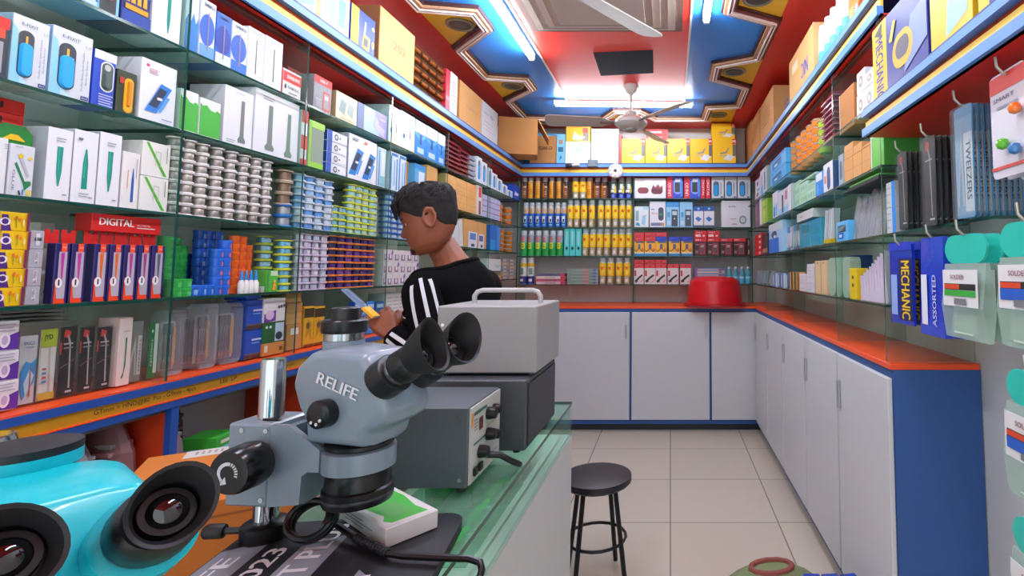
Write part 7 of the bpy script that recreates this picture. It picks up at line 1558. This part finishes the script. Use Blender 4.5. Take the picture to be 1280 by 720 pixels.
HO = V((-.792, 1.785, 1.468))           # chin level, under the ear line
HT = Matrix.Translation(HO) @ Rz @ Matrix.Scale(.97, 4)
# hands: palm and five separate bent fingers, holding the slim pack
def hand(w, d, up, thumb_side, curl, hold=None):
    """w wrist, d pointing out of the wrist, up = back of the hand; returns a skinned mesh"""
    d = d.normalized(); side = d.cross(up).normalized()*thumb_side; up = side.cross(d).normalized()*thumb_side
    Jn = {'w': w-d*.02, 'p0': w+d*.022, 'p1': w+d*.055}; Ed = [('w', 'p0'), ('p0', 'p1')]; Rr = {'w': .024, 'p0': (.028, .017), 'p1': (.024, .015)}
    ms = []
    for i, (o, L, s0) in enumerate(((.030, .070, 1), (.010, .078, 1), (-.010, .073, 1), (-.029, .058, 1))):
        b = w+d*(.074-.004*abs(i-1))+side*o
        a1, a2, a3 = curl[i]; P = [w+d*.035+side*o*.6, b]; ang = 0; p = b
        for seg, a in ((.42, a1), (.32, a2), (.26, a3)):
            ang += a; p = p+(d*math.cos(ang)-up*math.sin(ang))*L*seg; P.append(p)
        nm = ['f%d%d' % (i, k) for k in range(5)]
        ms.append(skin_mesh(dict(zip(nm, P)), list(zip(nm, nm[1:])), dict(zip(nm, (.0105, .0098, .0090, .0082, .0070))), nm[0], 2))
    tb = w+d*.012+side*.020; P = [tb, tb+side*.020+d*.022-up*.008, tb+side*.030+d*.048-up*.018, tb+side*.026+d*.072-up*.028]
    nm = ['t0', 't1', 't2', 't3']; ms.append(skin_mesh(dict(zip(nm, P)), list(zip(nm, nm[1:])), dict(zip(nm, (.0135, .0125, .0105, .0085))), 't0', 2))
    bm = MB(); A = []
    for t, hw, th in ((-.01, .024, .019), (.02, .034, .016), (.05, .041, .0145), (.078, .039, .0115)):
        for sx in (-1, 1):
            for k in (-1, 1): A += [w+d*t+side*hw*sx*.8+up*th*k, w+d*t+side*hw*sx+up*th*k*.4]
    bm.hull(A, '#8a5238'); me = bpy.data.meshes.new('pm'); me.from_pydata([tuple(p) for p in bm.v], [], bm.f); ms.append(me)
    return ms
dL = V((-.66, .38, .62)); upL = V((.10, -.85, .50))
dR = V((-.55, -.62, .50)); upR = V((.3, .75, .55))
hands = hand(wrL, dL, upL, 1, [(.35, .55, .35), (.45, .6, .4), (.55, .7, .4), (.65, .7, .45)]) + hand(wrR, dR, upR, -1, [(.5, .7, .4)]*4)
body1 = join_meshes([body0, head0, ear(1), ear(-1)]+hands, [None, HT, HT, HT]+[None]*len(hands))
body2 = remeshed(body1, .0042, 3, .4)
def skin_mat():
    m = bpy.data.materials.new('mat_skin'); m.use_nodes = True; nt = m.node_tree; b = nt.nodes['Principled BSDF']
    tc = nt.nodes.new('ShaderNodeTexCoord'); n = nt.nodes.new('ShaderNodeTexNoise'); n.inputs['Scale'].default_value = 22
    mx = nt.nodes.new('ShaderNodeMix'); mx.data_type = 'RGBA'; mx.inputs[6].default_value = lin('#82492f'); mx.inputs[7].default_value = lin('#96583f')
    nt.links.new(tc.outputs['Object'], n.inputs['Vector']); nt.links.new(n.outputs['Fac'], mx.inputs[0]); nt.links.new(mx.outputs[2], b.inputs['Base Color'])
    b.inputs['Roughness'].default_value = .48; b.inputs['Subsurface Weight'].default_value = .12; b.inputs['Subsurface Radius'].default_value = (.012, .005, .003)
    return m
body2.materials.clear(); body2.materials.append(skin_mat())
body2.polygons.foreach_set('material_index', [0]*len(body2.polygons))
man = link(body2, 'person'); tag(man, 'person in a black sweatshirt with white sleeve stripes, head bowed over a slim pack', 'person')
# hair: close cut sides, fuller top falling forward
rn = random.Random(3)
def hairline(q):
    pts = [(0, .168), (25, .166), (45, .160), (58, .146), (70, .128), (80, .118), (92, .122), (104, .112), (112, .092), (125, .078), (180, .070)]
    for (a, x), (b, y) in zip(pts, pts[1:]):
        if a <= q <= b: return x+(y-x)*(q-a)/(b-a)
hv, hf_ = [], []; NA, NT = 96, 34
for i in range(NA):
    a = 2*PI*i/NA; q = math.degrees(abs(math.atan2(math.sin(a), math.cos(a)))); z0 = hairline(q)
    for j in range(NT):
        t = j/(NT-1); z = z0+(.2265-z0)*t
        top = max(0, min(1, (z-.150)/.045)); fr = max(0, math.cos(a))
        g = .0025+.016*top+.010*top*fr+(.0022*math.sin(13*a+9*t)+.0022*math.sin(29*a-17*t)+rn.uniform(-.0012, .0012))*(.25+top)
        if j == 0: g = -.001
        p = head_pt(min(z, .2265), a, g); 
        if fr > .3 and j > 0: p.z -= .010*fr*max(0, 1-t*2.2); p.x += .010*fr*max(0, 1-abs(t-.12)*4)
        hv.append(p)
for i in range(NA):
    k = (i+1) % NA
    for j in range(NT-1): hf_.append((i*NT+j, k*NT+j, k*NT+j+1, i*NT+j+1))
hm = bpy.data.meshes.new('hair'); hm.from_pydata([tuple(HT @ p) for p in hv], [], hf_)
hm.materials.append(mat('#080605', .75, noise=.4, scale=140, bump=.5)); hm.polygons.foreach_set('use_smooth', [True]*len(hm.polygons))
link(hm, 'hair', man)
# locks over the crown and fringe
mb = MB()
for i in range(150):
    a = rn.uniform(-2.6, 2.6); z = rn.uniform(.185, .222); p0 = head_pt(z, a, .014)
    q = head_pt(max(.165, z-.012), a*.90, .020); q.x += .012; e = p0.lerp(q, .5)+V((0, 0, .008))
    mb.tube([HT @ p0, HT @ e, HT @ q], [.0040, .0034, .0008], mat('#0a0807', .6), 5)
for i in range(26):
    a = rn.uniform(-.75, .75); p0 = head_pt(.196, a, .018); e = head_pt(.172, a, .026); q = head_pt(.142+rn.uniform(-.012, .012), a*.95, .016)
    mb.tube([HT @ p0, HT @ e, HT @ q], [.0050, .0042, .0008], mat('#0a0807', .6), 5)
lk = mb.build('hair_locks', man, True); lk['kind'] = 'stuff'
# beard shadow, brows, eyes
mb = MB()
for s in (-1, 1):
    q = [head_pt(z, s*a, .0016) for a in (.25, .45, .62) for z in (.131, .136)]
    mb.add([HT @ p for p in q], [(0, 1, 3, 2), (2, 3, 5, 4)], mat('#17110e', .7))
mb.build('eyebrow', man)
for s in (-1, 1):
    c = head_pt(.114, s*.42, -.0035); mb = MB()
    mb.lathe([(.002, -.0095), (.007, -.007), (.0098, 0), (.007, .007), (.002, .0095)], mat('#d8cfc6', .2), 14, o=HT @ c, axis=(0, 0, 1)); ey = mb.build('eye', man, True)
    mb = MB(); mb.lathe([(.0045, 0), (.003, .0012)], mat('#1a0f0a', .15), 12, o=HT @ (c+V((.0092, s*.002, -.002))), axis=hf); mb.build('iris', ey)
gv, gf = [], []; n1, n2 = 46, 10
for i in range(n1+1):
    a = -.62+1.24*i/n1; q = abs(a)/.62
    z1 = .032-.010*q**2; z0 = .004+.012*q**2
    for j in range(n2+1): gv.append(HT @ head_pt(z0+(z1-z0)*j/n2, a, .0013+.0006*math.sin(31*a+7*j) if 0 < j < n2 else -.001))
for i in range(n1):
    for j in range(n2): gf.append((i*(n2+1)+j, (i+1)*(n2+1)+j, (i+1)*(n2+1)+j+1, i*(n2+1)+j+1))
bmh = bpy.data.meshes.new('beard'); bmh.from_pydata([tuple(p) for p in gv], [], gf); bmh.materials.append(mat('#3a2018', .8, noise=.5, scale=160)); bmh.polygons.foreach_set('use_smooth', [True]*len(bmh.polygons)); link(bmh, 'beard', man)
mb = MB(); mb.add([HT @ head_pt(z, a, .0016) for a in (-.30, -.15, 0, .15, .30) for z in (.0655, .0695)], [(2*i, 2*i+2, 2*i+3, 2*i+1) for i in range(4)], mat('#1c120e', .7)); mb.build('moustache', man)
# clothes
sh0 = remeshed(body0, .008, 3, .4)
def cut_cloth(me, grow, keep):
    bm = bmesh.new(); bm.from_mesh(me); bm.normal_update()
    for v in bm.verts: v.co += v.normal*grow
    bmesh.ops.delete(bm, geom=[v for v in bm.verts if not keep(v.co)], context='VERTS')
    bm.to_mesh(me); bm.free(); return me
nax = (nk-nb).normalized()
def keep_shirt(p):
    if p.z < .83: return False
    if (p-nb).dot(nax) > -.004 and (p-nb).length < .16: return False
    for w_, e_ in ((wrL, elL), (wrR, elR)):
        d = (w_-e_).normalized()
        if (p-w_).dot(d) > -.012 and (p-w_).length < .2 and ((p-w_)-d*(p-w_).dot(d)).length < .075: return False
    return True
cut_cloth(sh0, .017, keep_shirt)
sh0.materials.clear(); sh0.materials.append(mat('#07080a', .92, noise=.25, scale=40, bump=.25)); sh0.polygons.foreach_set('material_index', [0]*len(sh0.polygons))
sm_ = sh0.materials[0].node_tree.nodes['Principled BSDF']; sm_.inputs['Specular IOR Level'].default_value = .12
shirt = link(sh0, 'sweatshirt', man)
def border_tubes(me, r, m, parent, names):
    bm = bmesh.new(); bm.from_mesh(me); nb_ = {}
    for e in bm.edges:
        if e.is_boundary:
            a, b = e.verts; nb_.setdefault(a.index, []).append(b.index); nb_.setdefault(b.index, []).append(a.index)
    bm.verts.ensure_lookup_table(); seen = set(); loops = []
    for s0 in nb_:
        if s0 in seen: continue
        L = [s0]; seen.add(s0)
        while True:
            nx = [q for q in nb_[L[-1]] if q not in seen]
            if not nx: break
            L.append(nx[0]); seen.add(nx[0])
        if len(L) > 14: loops.append([bm.verts[i].co.copy() for i in L])
    bm.free()
    for P in loops:
        n = len(P)
        for _ in range(14): P = [(P[i-1]+P[i]*2+P[(i+1) % n])/4 for i in range(n)]
        c = sum(P, V())/n
        MB().tube(P+[P[0], P[1]], r, m, 8, cap=False).build(names(c), parent, True)
border_tubes(sh0, .0085, sh0.materials[0], shirt, lambda c: 'collar' if c.z > 1.38 else ('hem' if c.z < .95 else 'cuff'))
bv = BVHTree.FromPolygons([v.co for v in sh0.vertices], [tuple(p.vertices) for p in sh0.polygons])
def stripe(a, b, ang0, ang1, t0, t1, n=26, wd=.0055):
    ax = (b-a).normalized(); s1 = ax.cross(V((0, 0, 1))).normalized(); s2 = ax.cross(s1); vs, fs = [], []
    for i in range(n+1):
        t = t0+(t1-t0)*i/n; ang = ang0+(ang1-ang0)*i/n; c = a.lerp(b, t); row = []
        for k in (-1, 0, 1):
            best = None; d = (s1*math.cos(ang)+s2*math.sin(ang)); o_ = c+d*.25+ax.cross(d)*wd*k
            h = bv.ray_cast(o_, -d, .3)
            row.append((h[0]+d*.0022) if h[0] else c+d*.07+ax.cross(d)*wd*k)
        vs += row
    for i in range(n):
        for k in range(2): fs.append((i*3+k, i*3+k+1, (i+1)*3+k+1, (i+1)*3+k))
    MB().add(vs, fs, mat('#cfd4d8', .6)).build('sleeve_stripe', shirt)
# outer side of his left sleeve, towards the viewer
top = shL+V((0, 0, .06))
axis = (elL-top).normalized(); s1 = axis.cross(V((0, 0, 1))).normalized(); s2 = axis.cross(s1)
out = V((.30, -1, .1)).normalized(); base = math.atan2(out.dot(s2), out.dot(s1))
for k, (o0, ta, tb) in enumerate(((-.72, .18, .86), (-.05, .15, .92), (.66, .20, .70))): stripe(top, elL, base+o0, base+o0, ta, tb)
ax2 = (wrL-elL).normalized(); r1 = ax2.cross(V((0, 0, 1))).normalized(); r2 = ax2.cross(r1); b2 = math.atan2(out.dot(r2), out.dot(r1))
for o0 in (-.45, .1): stripe(elL, wrL, b2+o0, b2+o0, .35, .9, wd=.006)
tr = cut_cloth(remeshed(body0, .010, 3, .4), .012, lambda p: .07 < p.z < .90 and (p-wrL).length > .2 and (p-wrR).length > .2)
tr.materials.clear(); tr.materials.append(mat('#1c2433', .85, noise=.2, scale=30)); tr.polygons.foreach_set('material_index', [0]*len(tr.polygons)); link(tr, 'trousers', man)
for s, k in ((1, 'L'), (-1, 'R')):
    c = PB+lf*.115*s; mb = MB(); pr = []
    for t, hw, h in ((-.085, .032, .085), (-.05, .043, .10), (.02, .044, .085), (.10, .050, .055), (.17, .044, .045), (.205, .022, .035)):
        for q in (-1, 1): pr += [c+fw*t+lf*hw*q+V((0, 0, 0)), c+fw*t+lf*hw*q*.75+V((0, 0, h))]
    mb.hull(pr, mat('#222326', .6)); mb.build('shoe', man)
# slim clear pack he reads
hp = at_y(455, 383, 1.64)
o = empty('tweezer_pack', hp); d = V((-.76, .05, .62)).normalized(); o.rotation_euler = d.to_track_quat('Z', 'Y').to_euler()
MB().cbox(-.016, -.003, -.055, .016, .003, .085, clear('#b8cfe6', .28, .1, '#eef4fa', 'bluestrip'), .001).build('clear_shell', o)
MB().cbox(-.0165, -.0045, -.052, .0165, .0045, -.006, '#f0b81c', .0004).build('label', o)
mb = MB(); mb.tube([(-.006, 0, -.04), (-.004, 0, .03), (0, 0, .078)], .0016, mat('#2f5fb0', .3), 6); mb.tube([(.006, 0, -.04), (.004, 0, .03), (0, 0, .078)], .0016, mat('#2f5fb0', .3), 6); mb.build('tool', o)
tag(o, 'slim clear pack with yellow label held in the man\'s hand', 'package')
# ------------------------------------------------------------------ daylight through the open shop front, exposure
w = bpy.data.worlds.new('world'); SC.world = w; w.use_nodes = True
bg = w.node_tree.nodes['Background']; bg.inputs[0].default_value = (.92, .96, 1, 1); bg.inputs[1].default_value = 1.6
vs = SC.view_settings; vs.view_transform = 'Standard'; vs.look = 'None'; vs.gamma = 1; vs.use_curve_mapping = False; vs.exposure = 0.08
SC.cycles.use_denoising = True
SC.cycles.transparent_max_bounces = 24; SC.cycles.max_bounces = 8; SC.cycles.diffuse_bounces = 4; SC.cycles.glossy_bounces = 3
SC.cycles.sample_clamp_indirect = 6; SC.cycles.caustics_reflective = False; SC.cycles.caustics_refractive = False
